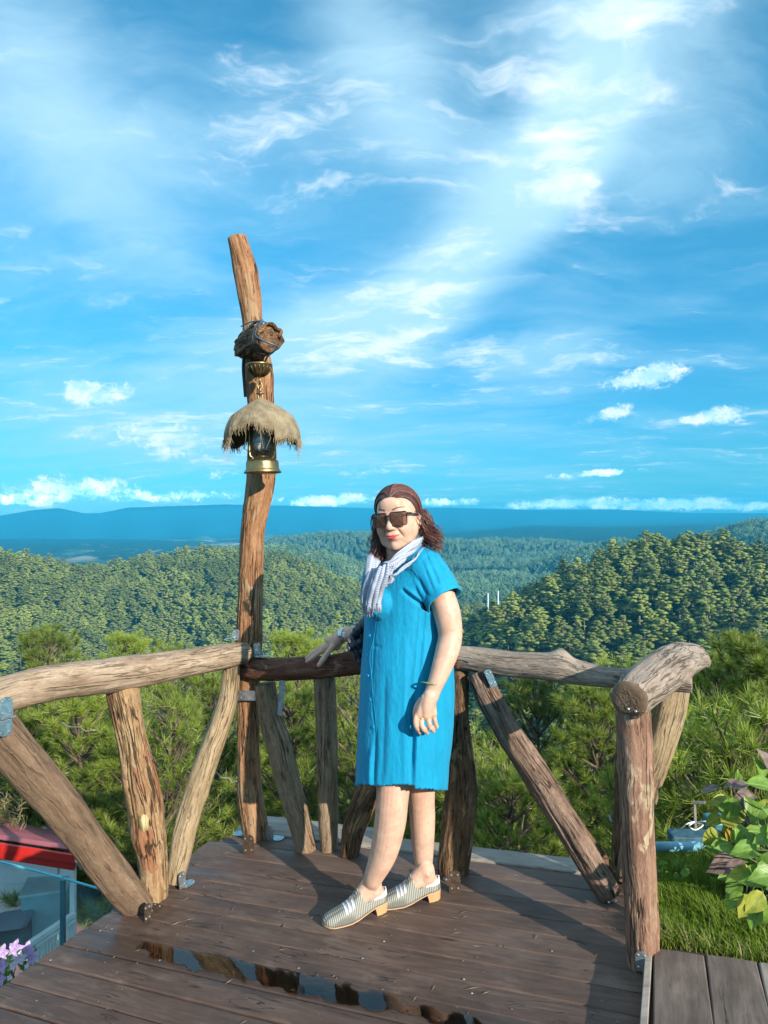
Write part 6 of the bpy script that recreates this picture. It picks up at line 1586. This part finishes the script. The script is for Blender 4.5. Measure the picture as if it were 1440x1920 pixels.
# --- hair
def hair_mat():
    m, t, out = material('auburn_hair')
    rnd = t.attr('rnd', 'Fac'); pos = t.n('ShaderNodeNewGeometry').outputs['Position']
    col = t.mix(t.mr(rnd, 0, 1, 0, 1, False), (.026, .008, .007), (.16, .050, .036)); col = t.mix(t.mr(t.noise(pos, 40, 3), .55, .75), col, (.16, .060, .040))
    b = principled(t, out, col, .38, 0, None, Specular_IOR_Level=.6, Anisotropic=.4); return m
M_hair = hair_mat()
hb2 = MB(); 
def capshape():
    V = []; Fc = []; na_, ny_ = 48, 90
    for i in range(ny_+1):
        y = .074-.186*i/ny_
        for k in range(na_+1):
            th = -math.pi*.70+1.40*math.pi*k/na_
            # hairline: front rows only cover the top
            edge_ = 1
            lim = math.pi*(.70 if y < -.012 else lerp(.70, .15, min(1, (y+.012)/.086)**.75))
            tt = max(-lim, min(lim, th)); e_ = min(1, max(0, (lim-abs(tt))/.35)); e_ = lerp(.952, 1, min(e_**.6, min(1, max(0, (.074-y)/.03)))**.7)
            a = .0822*e_*math.sqrt(max(.004, 1-((y+.018)/.1015)**2)); c_ = .0892*e_*math.sqrt(max(.004, 1-((y+.018)/.1015)**2))
            V.append(hp(math.sin(tt)*a, y, .034+math.cos(tt)*c_))
    for i in range(ny_):
        for k in range(na_): q = i*(na_+1)+k; Fc.append((q, q+1, q+na_+2, q+na_+1))
    me = mesh('hair_cap', V, Fc, True, {'rnd': np.array([.30+.5*mnoise.noise(Vector((i_*.9, 0, 0)))+.25*mnoise.noise(Vector((i_*2.7, k_*.15, 3))) for i_ in range(ny_+1) for k_ in range(na_+1)])}); return link('hair_cap', me, person, [M_hair])
hc = capshape(); hc.name = 'hair'
def strands():
    r = random.Random(9); V = []; Fc = []; RN = []
    def strand(pts, r0, r1, rn):
        A = catmull([tuple(p) for p in pts], len(pts)*3); n = len(A); b = len(V); N = None
        for i in range(n):
            tg = Vector(A[min(i+1, n-1)]-A[max(i-1, 0)]); tg.normalize()
            if N is None: N = tg.orthogonal().normalized()
            N = (N-tg*N.dot(tg)).normalized(); Bn = tg.cross(N); rr = lerp(r0, r1, (i/(n-1))**2)
            for k in range(4):
                a = k*math.pi/2; V.append(Vector(A[i])+(N*math.cos(a)+Bn*math.sin(a))*rr); RN.append(rn)
        for i in range(n-1):
            for k in range(4): Fc.append((b+i*4+k, b+i*4+(k+1) % 4, b+(i+1)*4+(k+1) % 4, b+(i+1)*4+k))
    for q in range(1700):
        s = -1 if r.random() < .5 else 1; f = r.random(); y0 = lerp(.077, -.06, f**1.1); rn = r.random(); lift = r.uniform(.99, 1.04)
        x0 = s*r.uniform(0, .006); yb = lerp(-.030, -.105, f) + r.uniform(-.012, .008)
        pts = []
        tmax = R_(lerp(112, 120, f))
        for k in range(7):
            g = k/6; th = s*tmax*g + x0*3; y = lerp(y0, yb, g**.85)
            w = math.sqrt(max(.03, 1-((y+.018)/.1035)**2)); pts.append(hp(math.sin(th)*.0835*w*lift, y, .034+math.cos(th)*.0905*w*lift))
        # falling part with a curl at the end
        L = r.uniform(.05, .10) if s > 0 else r.uniform(.06, .115)
        e = pts[-1]; ph_ = r.uniform(0, 6.28); out_ = HR*s
        cw = r.uniform(.004, .014)
        for k in range(1, 7):
            g = k/6; sw = math.sin(g*5.5+ph_*.35)*cw*g*1.6
            pts.append(e+HU*(-L*g)+out_*((.012 if s < 0 else .034)*math.sin(g*2.6)+sw*.8)+HF*((.028 if s < 0 else -.004)*g+math.cos(g*5+ph_)*cw*g))
        strand(pts, .0013, .0005, rn)
    # loose curls: big locks on each side
    for s, base, L, n_ in ((1, (.069, -.038, -.022), .092, 240), (-1, (-.070, -.02, -.055), .105, 190), (1, (.079, -.034, .008), .118, 240), (-1, (-.078, -.022, .0), .125, 160)):
        for q in range(n_):
            rn = r.random(); b0 = hp(base[0]+r.gauss(0, .009), base[1]+r.gauss(0, .016), base[2]+r.uniform(-.02, .02)); pts = []; ph_ = r.gauss(0, .5); rad = r.uniform(.006, .017)
            ll = L*r.uniform(.6, 1.08)
            for k in range(10):
                g = k/9; a = g*7.5+ph_
                pts.append(b0-HU*ll*g+HR*s*((.050 if s > 0 else .012)*g+rad*g*math.sin(a))+HF*(rad*g*math.cos(a)+(.0 if s > 0 else .02*g)))
            strand(pts, .0013, .0006, rn)
    return link('hair_strands', mesh('hair_strands', V, Fc, True, {'rnd': RN}), hc, [M_hair])
strands()

# --- dress
def dress_mat():
    m, t, out = material('blue_crinkle_cotton')
    pos = t.n('ShaderNodeNewGeometry').outputs['Position']
    fine = t.noise(t.mapping(pos, scale=(1, 1, .10)), 210, 5, .65, .5); mid = t.noise(t.mapping(pos, scale=(1, 1, .16)), 48, 4, .6, .8); wv = t.noise(pos, 420, 2)
    col = t.mix(t.mr(mid, .3, .7), (.0012, .235, .42), (.002, .28, .495))
    h = t.m('ADD', t.m('MULTIPLY', fine, .55), t.m('ADD', t.m('MULTIPLY', mid, .9), t.m('MULTIPLY', wv, .12)))
    b = principled(t, out, col, .72, 0, t.bump(h, .50, .004), Specular_IOR_Level=.25, Sheen_Weight=.08)
    return m
M_dress = dress_mat()
DR = MB(); rows = [  # py, left px, right px, depth ratio (front-back / side)
    (1042, 735, 790, .62), (1050, 716, 812, .60), (1062, 702, 830, .62), (1080, 693, 840, .70), (1105, 686, 845, .82), (1135, 683, 846, .94), (1165, 683, 844, .98), (1200, 681, 846, 1.0), (1250, 677, 850, 1.0),
    (1300, 674, 852, 1.0), (1350, 671, 850, 1.0), (1400, 669, 846, 1.0), (1440, 667, 841, 1.0), (1482, 665, 838, 1.0)]
RA = catmull(rows, 90); n = 120; V = []; YD = 2.56
for (py, xl, xr, ra) in RA:
    c = P((xl+xr)/2, py, YD); hw = (xr-xl)/2/F*YD
    f = (py-1042)/440
    # half axes: side (BL) a, front-back (BF) b, so that the projected half width is hw
    a = hw/math.sqrt((.57)**2+(.82*ra)**2)*1.0; b_ = a*ra
    if py < 1100: c = c + Vector((0, -.0, 0))
    for k in range(n):
        th = 2*math.pi*k/n
        fold = 0
        if f > .3:
            g = ((f-.3)/.7)**1.4
            fold = g*(.012*math.sin(th*5+1.2)+.006*math.sin(th*9+.5+f*2))
        q = 1+fold*1.1
        V.append(c+BF*(math.cos(th)*b_*q)+BL*(math.sin(th)*a*q))
m_ = len(RA); Fc = []
for i in range(m_-1):
    for k in range(n): Fc.append((i*n+k, i*n+(k+1) % n, (i+1)*n+(k+1) % n, (i+1)*n+k))
Fc.append(tuple(range(n))[::-1]); Fc.append(tuple((m_-1)*n+k for k in range(n)))
DR.add(V, Fc)
ell(DR, P(716, 1132, 2.455), (.062, .055, .060)); ell(DR, P(765, 1118, 2.46), (.075, .06, .062))
# yoke and sleeves
sl0, sl1 = P(796, 1052, 2.475), P(836, 1122, 2.405)
def sleeve(path, rad):
    A = catmull([(*p, r) for p, r in zip(path, rad)], 16); DR.tube([Vector(a[:3]) for a in A], [float(a[3]) for a in A], 40)
sleeve([P(766, 1050, 2.52), P(792, 1066, 2.48), P(812, 1094, 2.44), P(824, 1110, 2.42), P(833, 1124, 2.405)], [.066, .080, .077, .072, .066])
sleeve([P(735, 1060, 2.58), P(716, 1080, 2.66), P(708, 1112, 2.73), P(704, 1132, 2.76)], [.065, .072, .068, .063])
ell(DR, P(757, 1058, 2.54), (.085, .07, .045)); ell(DR, P(725, 1075, 2.60), (.06, .06, .05))
dme = remeshed(DR, .0045, 7, .6, 'dress')
# open the hem and cuffs, crinkle the cloth
dv = np.zeros(len(dme.vertices)*3, np.float32); dme.vertices.foreach_get('co', dv); dv = dv.reshape(-1, 3)
dn = np.zeros(len(dme.vertices)*3, np.float32); dme.vertices.foreach_get('normal', dn); dn = dn.reshape(-1, 3)
CMT = np.array(CM.transposed())
def pixnp(Vn):
    q = (Vn-np.array(CO)) @ CMT.T; return 720+F*q[:, 0]/-q[:, 2], 960-F*q[:, 1]/-q[:, 2]
PX, PY = pixnp(dv)
def seg(px, py, ax, ay, bx, by):        # distance to a pixel segment, and parameter along it
    dx, dy = bx-ax, by-ay; t_ = np.clip(((px-ax)*dx+(py-ay)*dy)/(dx*dx+dy*dy), 0, 1)
    sd_ = ((px-ax)*dy-(py-ay)*dx)/math.hypot(dx, dy)
    return np.hypot(px-ax-t_*dx, py-ay-t_*dy), t_, sd_
front = dn[:, 1] < .25
disp = np.zeros(len(dv))
def crease(ax, ay, bx, by, w, depth):
    global disp
    d, t_, s_ = seg(PX, PY, ax, ay, bx, by); disp += front*depth*np.exp(-(d/w)**2)*np.sin(math.pi*np.clip(t_, .0, 1))**.5*1.0
# dart under the sleeve, sleeve folds, long skirt folds and the slit
crease(752, 1104, 794, 1137, 3.2, -.014); crease(757, 1101, 797, 1131, 3.5, .006)
crease(781, 1080, 808, 1130, 3.0, -.009); crease(776, 1084, 797, 1128, 3.2, .004)
for (a_, b__, c_, d_) in ((800, 1040, 826, 1100), (812, 1036, 842, 1092), (790, 1048, 815, 1112), (826, 1040, 850, 1085)): crease(a_, b__, c_, d_, 2.6, -.0035); crease(a_+4, b__, c_+4, d_, 3, .0025)
crease(797, 1140, 782, 1290, 4, -.008); crease(789, 1150, 775, 1300, 4, .005); crease(778, 1290, 771, 1478, 5, -.013); crease(783, 1330, 778, 1480, 4, .009)
crease(704, 1160, 697, 1300, 1.6, -.003); crease(697, 1300, 705, 1380, 1.6, -.004); crease(704, 1370, 700, 1478, 3.5, -.010); crease(697, 1400, 692, 1478, 4, .006)
crease(735, 1250, 728, 1470, 6, .003); crease(816, 1330, 814, 1478, 4, -.006); crease(722, 1260, 716, 1476, 4, -.004); crease(760, 1200, 757, 1476, 4, .004)
crease(698, 1210, 716, 1215, 3, -.003)
for i in range(len(dv)):
    x, y, z = dv[i]
    disp[i] += +.0009*mnoise.noise(Vector((x*30, y*30, z*9))) + .0009*mnoise.noise(Vector((x*70+5, y*70, z*13))) + .0009*mnoise.noise(Vector((x*120, y*120, z*50)))
dv2 = dv+dn*disp[:, None]
# hem: right panel hangs a little lower; everything below is cut away
hem = np.where(PX > 776, 1480.5, 1473.5+np.sin(PX*.09)*1.2); cut = (PY > hem) 
cufa = P(811, 1148, 2.38); cuffn = (P(833, 1124, 2.405)-P(819, 1103, 2.43)).normalized(); cc = np.array(P(838, 1126, 2.405)); cutc = (dn @ np.array(cuffn) > .6) & (np.linalg.norm(dv-np.array(P(833, 1124, 2.405)), axis=1) < .080) & (dn[:, 2] < -.2)
ccr = np.array(P(704, 1130, 2.76)); cutr = ((dv-ccr) @ np.array((P(704, 1132, 2.76)-P(708, 1112, 2.73)).normalized()) > -.012) & (np.linalg.norm(dv-ccr, axis=1) < .10) & (dv[:, 1] > 2.69)
kill = cut | cutc | cutr
dme.vertices.foreach_set('co', dv2.astype(np.float32).ravel())
bm = bmesh.new(); bm.from_mesh(dme); bm.verts.ensure_lookup_table()
bmesh.ops.delete(bm, geom=[bm.verts[i] for i in np.where(kill)[0]], context='VERTS'); 
for v in bm.verts:
    if v.is_boundary and v.co.z < P(760, 1455, 2.56).z:
        d_ = v.co-CO; q_ = CMT @ np.array(d_); py_ = 960-F*q_[1]/-q_[2]; px_v = 720+F*q_[0]/-q_[2]
        hy_ = 1481.5 if px_v > 776 else 1475+1.2*math.sin(px_v*.09)
        if v.co.y < 2.58: v.co.z -= (hy_-py_)*(-q_[2])/F
        else: v.co.z = P(760, 1470, 2.56).z
bm.to_mesh(dme); bm.free()
dress = link('dress', dme, person, [M_dress]); dress['label'] = 'bright blue knee length shirt dress'
sd2 = dress.modifiers.new('t', 'SOLIDIFY'); sd2.thickness = .0035; sd2.offset = -1
dvv = [Vector(v.co) for v in dme.vertices]
bt_dress = BVHTree.FromPolygons(dvv, [tuple(p.vertices) for p in dme.polygons])
# cuff, hem stitch, placket, buttons
def cuffring(c, nrm_, r, w, name, tilt=0):
    b = MB(); nn = nrm_.normalized(); X = nn.orthogonal().normalized(); Yv = nn.cross(X); V = []; Fc = []; n = 64
    for (dr_, dz) in ((.0, -w), (.0035, -w+.002), (.0045, -w*.5), (.0045, -.002), (.002, .001), (-.002, .0), (-.003, -w*.5)):
        for k in range(n):
            a = 2*math.pi*k/n; q = r+dr_+.0016*math.sin(a*7)+.001*mnoise.noise(Vector((math.cos(a)*3, math.sin(a)*3, dz*50)))
            V.append(c+X*math.cos(a)*q+Yv*math.sin(a)*q+nn*dz)
    for i in range(6):
        for k in range(n): Fc.append((i*n+k, i*n+(k+1) % n, (i+1)*n+(k+1) % n, (i+1)*n+k))
    return link(name, mesh(name, V, Fc, True), dress, [M_dress])
cuffring(P(833, 1124, 2.405)+cuffn*.004, cuffn, .0655, .034, 'sleeve_cuff')
def surfline(pts, r, name, mat, parent, bvh, off=.0005, nsub=6):
    out_ = []
    A = catmull([(x, y) for x, y in pts], len(pts)*nsub)
    for x, y in A:
        p, nn = hit(bvh, x, y)
        if p is not None: out_.append(p+nn*off)
    if len(out_) > 2:
        b = MB(); b.tube(out_, r, 5); return b.build(name, mat, parent, True)
surfline([(706, 1150), (703, 1187), (694, 1229), (697, 1268), (700, 1312), (704, 1340), (706, 1378)], .0014, 'placket_edge', M_dress, dress, bt_dress)
surfline([(745, 1071), (760, 1069), (775, 1069), (790, 1095), (806, 1128)], .0012, 'yoke_seam', M_dress, dress, bt_dress)
surfline([(800, 1032), (806, 1050)], .001, 'shoulder_seam', M_dress, dress, bt_dress)
for (x, y) in ((693, 1192), (689, 1229), (690, 1267), (694, 1312), (700, 1363), (704, 1150)):
    p, nn = hit(bt_dress, x, y)
    if p is None: continue
    b = MB(); b.lathe([(0, .0022), (.0035, .0024), (.0048, .0026), (.0056, .0014), (.0056, 0)], 16, 0, p, nn); b.build('button', simple('blue_button', (.004, .30, .58), .3, 0, .05), dress, True)

# --- scarf
m, t, out = material('striped_scarf_cloth')
uvw = t.attr('uvw'); ux, uy, uz = t.sep(uvw)
st_ = t.m('SINE', t.m('MULTIPLY', uy, 900.0)); row = t.m('SINE', t.m('MULTIPLY', ux, 600.0))
st2 = t.m('MULTIPLY', t.mr(st_, .0, .5), t.mr(row, -.1, .5)); nz = t.noise(t.mapping(uvw, scale=(1, .3, 1)), 160, 4)
col = t.mix(t.m('MULTIPLY', st2, .55), t.mix(nz, (.30, .34, .43), (.46, .50, .60)), (.055, .065, .13))
principled(t, out, col, .9, 0, t.bump(t.m('ADD', t.m('MULTIPLY', row, .06), nz), .7, .003), Specular_IOR_Level=.15)
M_scarf = m
scarf = empty('scarf', P(715, 1080, 2.42)); scarf.parent = person; scarf.matrix_parent_inverse = world_of(person).inverted(); scarf['label'] = 'grey and white striped fringed scarf'
def band(path, name, folds=3, fd=.007, thick=.004, frg=0, seed=0):
    """path: (px, py, Y, width px, angle deg of the width direction in the picture)"""
    A = catmull([(*P(x, y, Y), w/F*Y, ang) for x, y, Y, w, ang in path], 60); m1 = 22; V = []; U = []; Fc = []; along = 0
    for i in range(60):
        c = Vector(A[i][:3]); w = A[i][3]; a = R_(A[i][4]); wd = Vector((math.cos(a), 0, math.sin(a))); tg = Vector(A[min(i+1, 59)][:3]-A[max(i-1, 0)][:3]).normalized()
        nn = wd.cross(tg).normalized(); nn = nn if nn.y < 0 else -nn
        if i: along += (c-Vector(A[i-1][:3])).length
        for k in range(m1+1):
            g = k/m1-.5; dz = fd*math.cos(g*2*math.pi*folds+seed+along*9)*(1-.3*abs(g)) + .012*(1-(2*g)**2)*min(1, w/.06) + .0015*mnoise.noise(Vector((g*9, along*40, seed))) + .010*mnoise.noise(Vector((g*3, along*16, seed+5)))
            V.append(c+wd*(g*w)+nn*dz); U.append((g*w, along, seed))
    k1 = m1+1
    for i in range(59):
        for k in range(m1): q = i*k1+k; Fc.append((q, q+1, q+k1+1, q+k1))
    o = link(name, mesh(name, V, Fc, True, {'uvw': U}), scarf, [M_scarf]); s = o.modifiers.new('t', 'SOLIDIFY'); s.thickness = thick
    if frg:
        b = MB(); r = random.Random(seed); last = V[-k1:]
        for q in range(frg):
            f = r.random()*m1; k = int(f); p = lerp(Vector(last[k]), Vector(last[min(k+1, m1)]), f-k)+Vector((0, 0, .006)); L = r.uniform(.018, .040); d = Vector((r.uniform(-.25, .25), r.uniform(-.3, .05), -1))
            b.tube([p, p+d*L*.5, p+d*L*.5+Vector((r.uniform(-.3, .3), 0, -1))*L*.5], [.0016, .0014, .0008], 5)
        fo = link('fringe', mesh('fringe', b.v, b.f, True, {'uvw': [(v.x, v.z*0, 0) for v in b.v]}), o, [M_scarf])
    return o
band([(800, 1010, 2.57, 20, 60), (789, 1016, 2.475, 30, 62), (768, 1030, 2.41, 36, 60), (744, 1046, 2.37, 34, 58), (722, 1062, 2.36, 30, 50), (708, 1084, 2.38, 26, 25)], 'neck_band', 2, .004, seed=1)
band([(800, 1022, 2.53, 20, 55), (786, 1036, 2.45, 22, 52), (764, 1056, 2.395, 22, 50), (742, 1076, 2.375, 18, 48), (724, 1094, 2.38, 14, 40)], 'lower_band', 1, .003, seed=2)
band([(760, 1036, 2.44, 30, 60), (740, 1060, 2.40, 34, 55), (726, 1082, 2.392, 26, 45), (715, 1102, 2.40, 18, 30)], 'inner_band', 2, .003, seed=6)
band([(703, 1038, 2.55, 20, -25), (700, 1048, 2.49, 26, -30), (702, 1058, 2.44, 30, -20), (700, 1082, 2.41, 30, -5)], 'far_band', 2, .004, seed=3)
band([(720, 1062, 2.345, 26, 30), (713, 1080, 2.335, 30, 10), (706, 1100, 2.34, 29, 4), (702, 1118, 2.35, 28, 0), (700, 1130, 2.355, 26, -8)], 'hanging_end', 3, .006, frg=90, seed=4)
band([(703, 1070, 2.38, 24, 10), (697, 1095, 2.37, 28, 5), (692, 1118, 2.375, 26, 0), (688, 1138, 2.38, 18, 0)], 'hanging_end', 2, .006, frg=60, seed=5)
b = MB(); surfline([(735, 1068), (724, 1090), (714, 1112), (706, 1132)], .007, 'bag_strap', simple('black_leather', (.012, .012, .016), .4, 0, .1), dress, bt_dress, .004)

# --- bag hanging at her far side
M_bag = simple('slate_bag_cloth', (.040, .042, .058), .38, 0, .35, 22, .6)
bag = empty('handbag', P(680, 1200, 2.66), 'soft slate coloured shoulder bag with a gathered bow at her far hip', 'bag')
G = MB()
limb(G, [P(704, 1135, 2.60), P(694, 1160, 2.62), P(684, 1188, 2.65), P(680, 1215, 2.66), P(684, 1238, 2.67)], [.014, .032, .046, .052, .034], 24)
gm = remeshed(G, .004, 4, .5, 'body'); gv = [Vector(v.co) for v in gm.vertices]
for v in gm.vertices: p = v.co; v.co = p+v.normal*(.006*mnoise.noise(p*Vector((22, 22, 9)) if False else Vector((p.x*34, p.y*34, p.z*12)))+.003*math.sin(p.x*260+p.z*90))
link('bag_body', gm, bag, [M_bag])
G = MB()
for (x, y, Y, rx, ry, ang) in ((668, 1184, 2.60, 13, 7, 35), (659, 1200, 2.59, 10, 8, -30), (668, 1207, 2.58, 12, 8, 20), (657, 1213, 2.59, 8, 7, 70), (671, 1223, 2.60, 10, 13, -20), (680, 1236, 2.62, 9, 11, 10), (664, 1196, 2.61, 14, 9, 80), (684, 1214, 2.60, 10, 20, 0)):
    k_ = Y/F; a = R_(ang); fr_ = Matrix(((math.cos(a), 0, -math.sin(a)), (0, 1, 0), (math.sin(a), 0, math.cos(a)))); ell(G, P(x, y, Y), (rx*k_, .018, ry*k_), fr_, 20)
gm = remeshed(G, .003, 2, .5, 'gathered_bow')
for v in gm.vertices: p = v.co; v.co = p+v.normal*(.0045*math.sin(p.x*330+p.z*190+3*mnoise.noise(p*30))+.003*mnoise.noise(p*90))
link('gathered_bow', gm, bag, [M_bag])

# --- watch, bangle, ring
def ringat(c, ax, r, rr, name, mat, parent=person, flat=1.0, n=40, ell_=1.0):
    ax = ax.normalized(); X = ax.orthogonal().normalized(); Yv = ax.cross(X); b = MB()
    b.tube([c+X*math.cos(2*math.pi*k/n)*r+Yv*math.sin(2*math.pi*k/n)*r*ell_ for k in range(n)], rr, 10, closed=True)
    return b.build(name, mat, parent, True)
M_jade = simple('jade', (.20, .26, .13), .2, 0, .2, 40); M_gold = simple('gold', (.80, .52, .18), .25, 1.0, .05, 20)
ba = P(808, 1282, 2.352); ringat(ba, P(826, 1258, 2.36)-P(808, 1306, 2.34)+Vector((-.020, 0, .004)), .0325, .0032, 'bangle', M_jade)
rc_ = P(791, 1349, HY-.008); ringat(rc_, P(793, 1340, HY)-P(790, 1355, HY-.012), .0096, .0016, 'ring', M_gold)
wa = (P(672, 1187, 2.89)-RW).normalized(); wt = P(644, 1190, 2.925); wo = empty('watch', wt); wo.parent = person; wo.matrix_parent_inverse = world_of(person).inverted()
M_silver = simple('polished_silver', (.72, .75, .78), .22, 1.0, .1, 60)
for k in (-.006, 0, .006): ringat(wt+wa*k, wa, .0275, .0034, 'strap', M_silver, wo)
b = MB(); f_ = (CO-wt).normalized(); u_ = wa; v_ = f_.cross(u_).normalized(); b.box(wt+f_*.028+v_*0, v_*.011, u_*.0085, f_*.003); bevel(b.build('case', M_silver, wo), .002)
b = MB(); b.box(wt+f_*.0312, v_*.007, u_*.0055, f_*.0006); b.build('dial', simple('watch_dial', (.55, .66, .66), .2), wo)

# --- shoes
m, t, out = material('tweed_shoe')
uvw = t.attr('uvw'); ux, uy, uz = t.sep(uvw)
ln_ = t.m('SINE', t.m('MULTIPLY', ux, 900.0)); dt = t.m('SINE', t.m('MULTIPLY', uy, 260.0))
tw = t.m('MULTIPLY', t.mr(ln_, -.2, .3), t.mr(dt, -.9, .1)); nz = t.noise(uvw, 120, 3)
base = t.mix(tw, (.16, .16, .14), t.mix(t.mr(nz, .4, .6), (.42, .40, .31), (.36, .37, .36)))
xs = t.m('SUBTRACT', ux, t.m('MULTIPLY', uz, .0))
def bandm(c_, w_): return t.mr(t.m('ABSOLUTE', t.m('SUBTRACT', xs, c_)), w_, w_*.75)
wb = t.m('MAXIMUM', bandm(.138, .0036), t.m('MAXIMUM', bandm(.152, .0036), bandm(.166, .0036)))
wb = t.m('MULTIPLY', wb, t.mr(t.m('ABSOLUTE', uz), .62, .55))
grey = t.m('MULTIPLY', t.mr(t.m('ABSOLUTE', t.m('SUBTRACT', xs, .152)), .021, .019), t.mr(t.m('ABSOLUTE', uz), .66, .58))
base = t.mix(t.m('MULTIPLY', grey, .6), base, t.mix(nz, (.22, .23, .26), (.50, .52, .56)))
base = t.mix(wb, base, (.75, .75, .80))
heelw = t.m('MULTIPLY', t.mr(ux, .060, .052), t.mr(t.m('ABSOLUTE', uz), .80, .76))
base = t.mix(heelw, base, (.72, .74, .80))
principled(t, out, base, .7, 0, t.bump(t.m('ADD', ln_, t.m('MULTIPLY', dt, .5)), .5, .001), Specular_IOR_Level=.3)
M_tweed = m; M_heel = simple('tan_heel_wood', (.50, .31, .15), .45, 0, .06, 12); M_sole = simple('tan_sole', (.50, .33, .20), .6, 0, .1, 12)
xw = [(0, .004), (.004, .014), (.012, .022), (.03, .029), (.07, .030), (.11, .034), (.15, .040), (.185, .042), (.215, .039), (.235, .030), (.247, .017), (.252, .004)]
xh = [(0, .050), (.03, .052), (.06, .058), (.09, .074), (.106, .084), (.120, .079), (.14, .062), (.17, .048), (.20, .038), (.225, .031), (.242, .021), (.252, .006)]
xb = [(0, .036), (.045, .034), (.08, .024), (.12, .010), (.15, .005), (.22, .006), (.252, .012)]
I = lambda tb, x: float(np.interp(x, [q[0] for q in tb], [q[1] for q in tb]))
def shoe(sf, name_label):
    so = empty('shoe', sf[0]); so.parent = person; so.matrix_parent_inverse = world_of(person).inverted()
    nx_, ns = 90, 48; V = []; U = []; Fc = []; X_ = [.252*(i/nx_) for i in range(nx_+1)]
    def opn(x):
        if x < .092: return .60 - .10*math.sin(math.pi*x/.092)*.0 + .16*(x/.092) - .18*max(0, 1-x/.03)
        if x < .112: return .76*(1-(x-.092)/.020)**.6
        return -1
    for i, x in enumerate(X_):
        w, h, bz = I(xw, x), I(xh, x), I(xb, x)
        for k in range(ns+1):
            s = -1+2*k/ns; a = s*math.pi/2; sy, cz = math.sin(a), math.cos(a)
            y = math.copysign(abs(sy)**.75, sy)*w; z = bz+.003+h*abs(cz)**.8
            bulg = 1+.05*math.sin(math.pi*min(1, abs(cz)))
            if .104 < x < .128 and abs(s) < .5: z += .006*(1-abs(s)*2)*(1-abs(x-.110)/.02 if abs(x-.110) < .02 else 0)
            V.append(sp(sf, x, y*bulg, z)); U.append((x, y, s))
    for i in range(nx_):
        for k in range(ns):
            sm2 = abs(-1+2*(k+.5)/ns); xm = (X_[i]+X_[i+1])/2
            if sm2 < opn(xm): continue
            q = i*(ns+1)+k; Fc.append((q, q+1, q+ns+2, q+ns+1))
    u = link('upper', mesh('upper', V, Fc, True, {'uvw': U}), so, [M_tweed]); s_ = u.modifiers.new('t', 'SOLIDIFY'); s_.thickness = .0022; s_.offset = 1
    V = []; Fc = []
    for i in range(61):
        x = .252*i/60; w, bz = I(xw, x)*1.03+.001, I(xb, x); 
        for (yy, zz_) in ((-w, .004), (w, .004), (w, 0), (-w, 0)): V.append(sp(sf, x, yy, bz-.001+zz_-.001))
    for i in range(60):
        for k in range(4): Fc.append((i*4+k, i*4+(k+1) % 4, (i+1)*4+(k+1) % 4, (i+1)*4+k))
    Fc.append((0, 1, 2, 3)); Fc.append((243, 242, 241, 240)); link('sole', mesh('sole', V, Fc, False), so, [M_sole])
    V = []; Fc = []; rows_ = ((.034, 1.0, .062, .0), (.012, .96, .056, .003), (.0005, .96, .055, .004)); n = 26
    for (z, sc_, xm, x0) in rows_:
        ring = []
        for k in range(n+1):
            f = k/n; x = x0+(xm-x0)*(1-abs(2*f-1))**1.0; w = I(xw, max(x-x0, 0)+.001)*sc_; ring.append((x, w if f < .5 else -w))
        for x, y in ring: V.append(sp(sf, x, y, z))
    n1 = n+1
    for i in range(2):
        for k in range(n): Fc.append((i*n1+k, i*n1+k+1, (i+1)*n1+k+1, (i+1)*n1+k))
    Fc.append(tuple(range(2*n1, 3*n1))); o = link('heel', mesh('heel', V, Fc, False), so, [M_heel])
    bm = bmesh.new(); bm.from_mesh(o.data); bmesh.ops.remove_doubles(bm, verts=bm.verts, dist=.0004); bmesh.ops.recalc_face_normals(bm, faces=bm.faces); bm.to_mesh(o.data); bm.free()
shoe(SF1, 'a'); shoe(SF2, 'b')
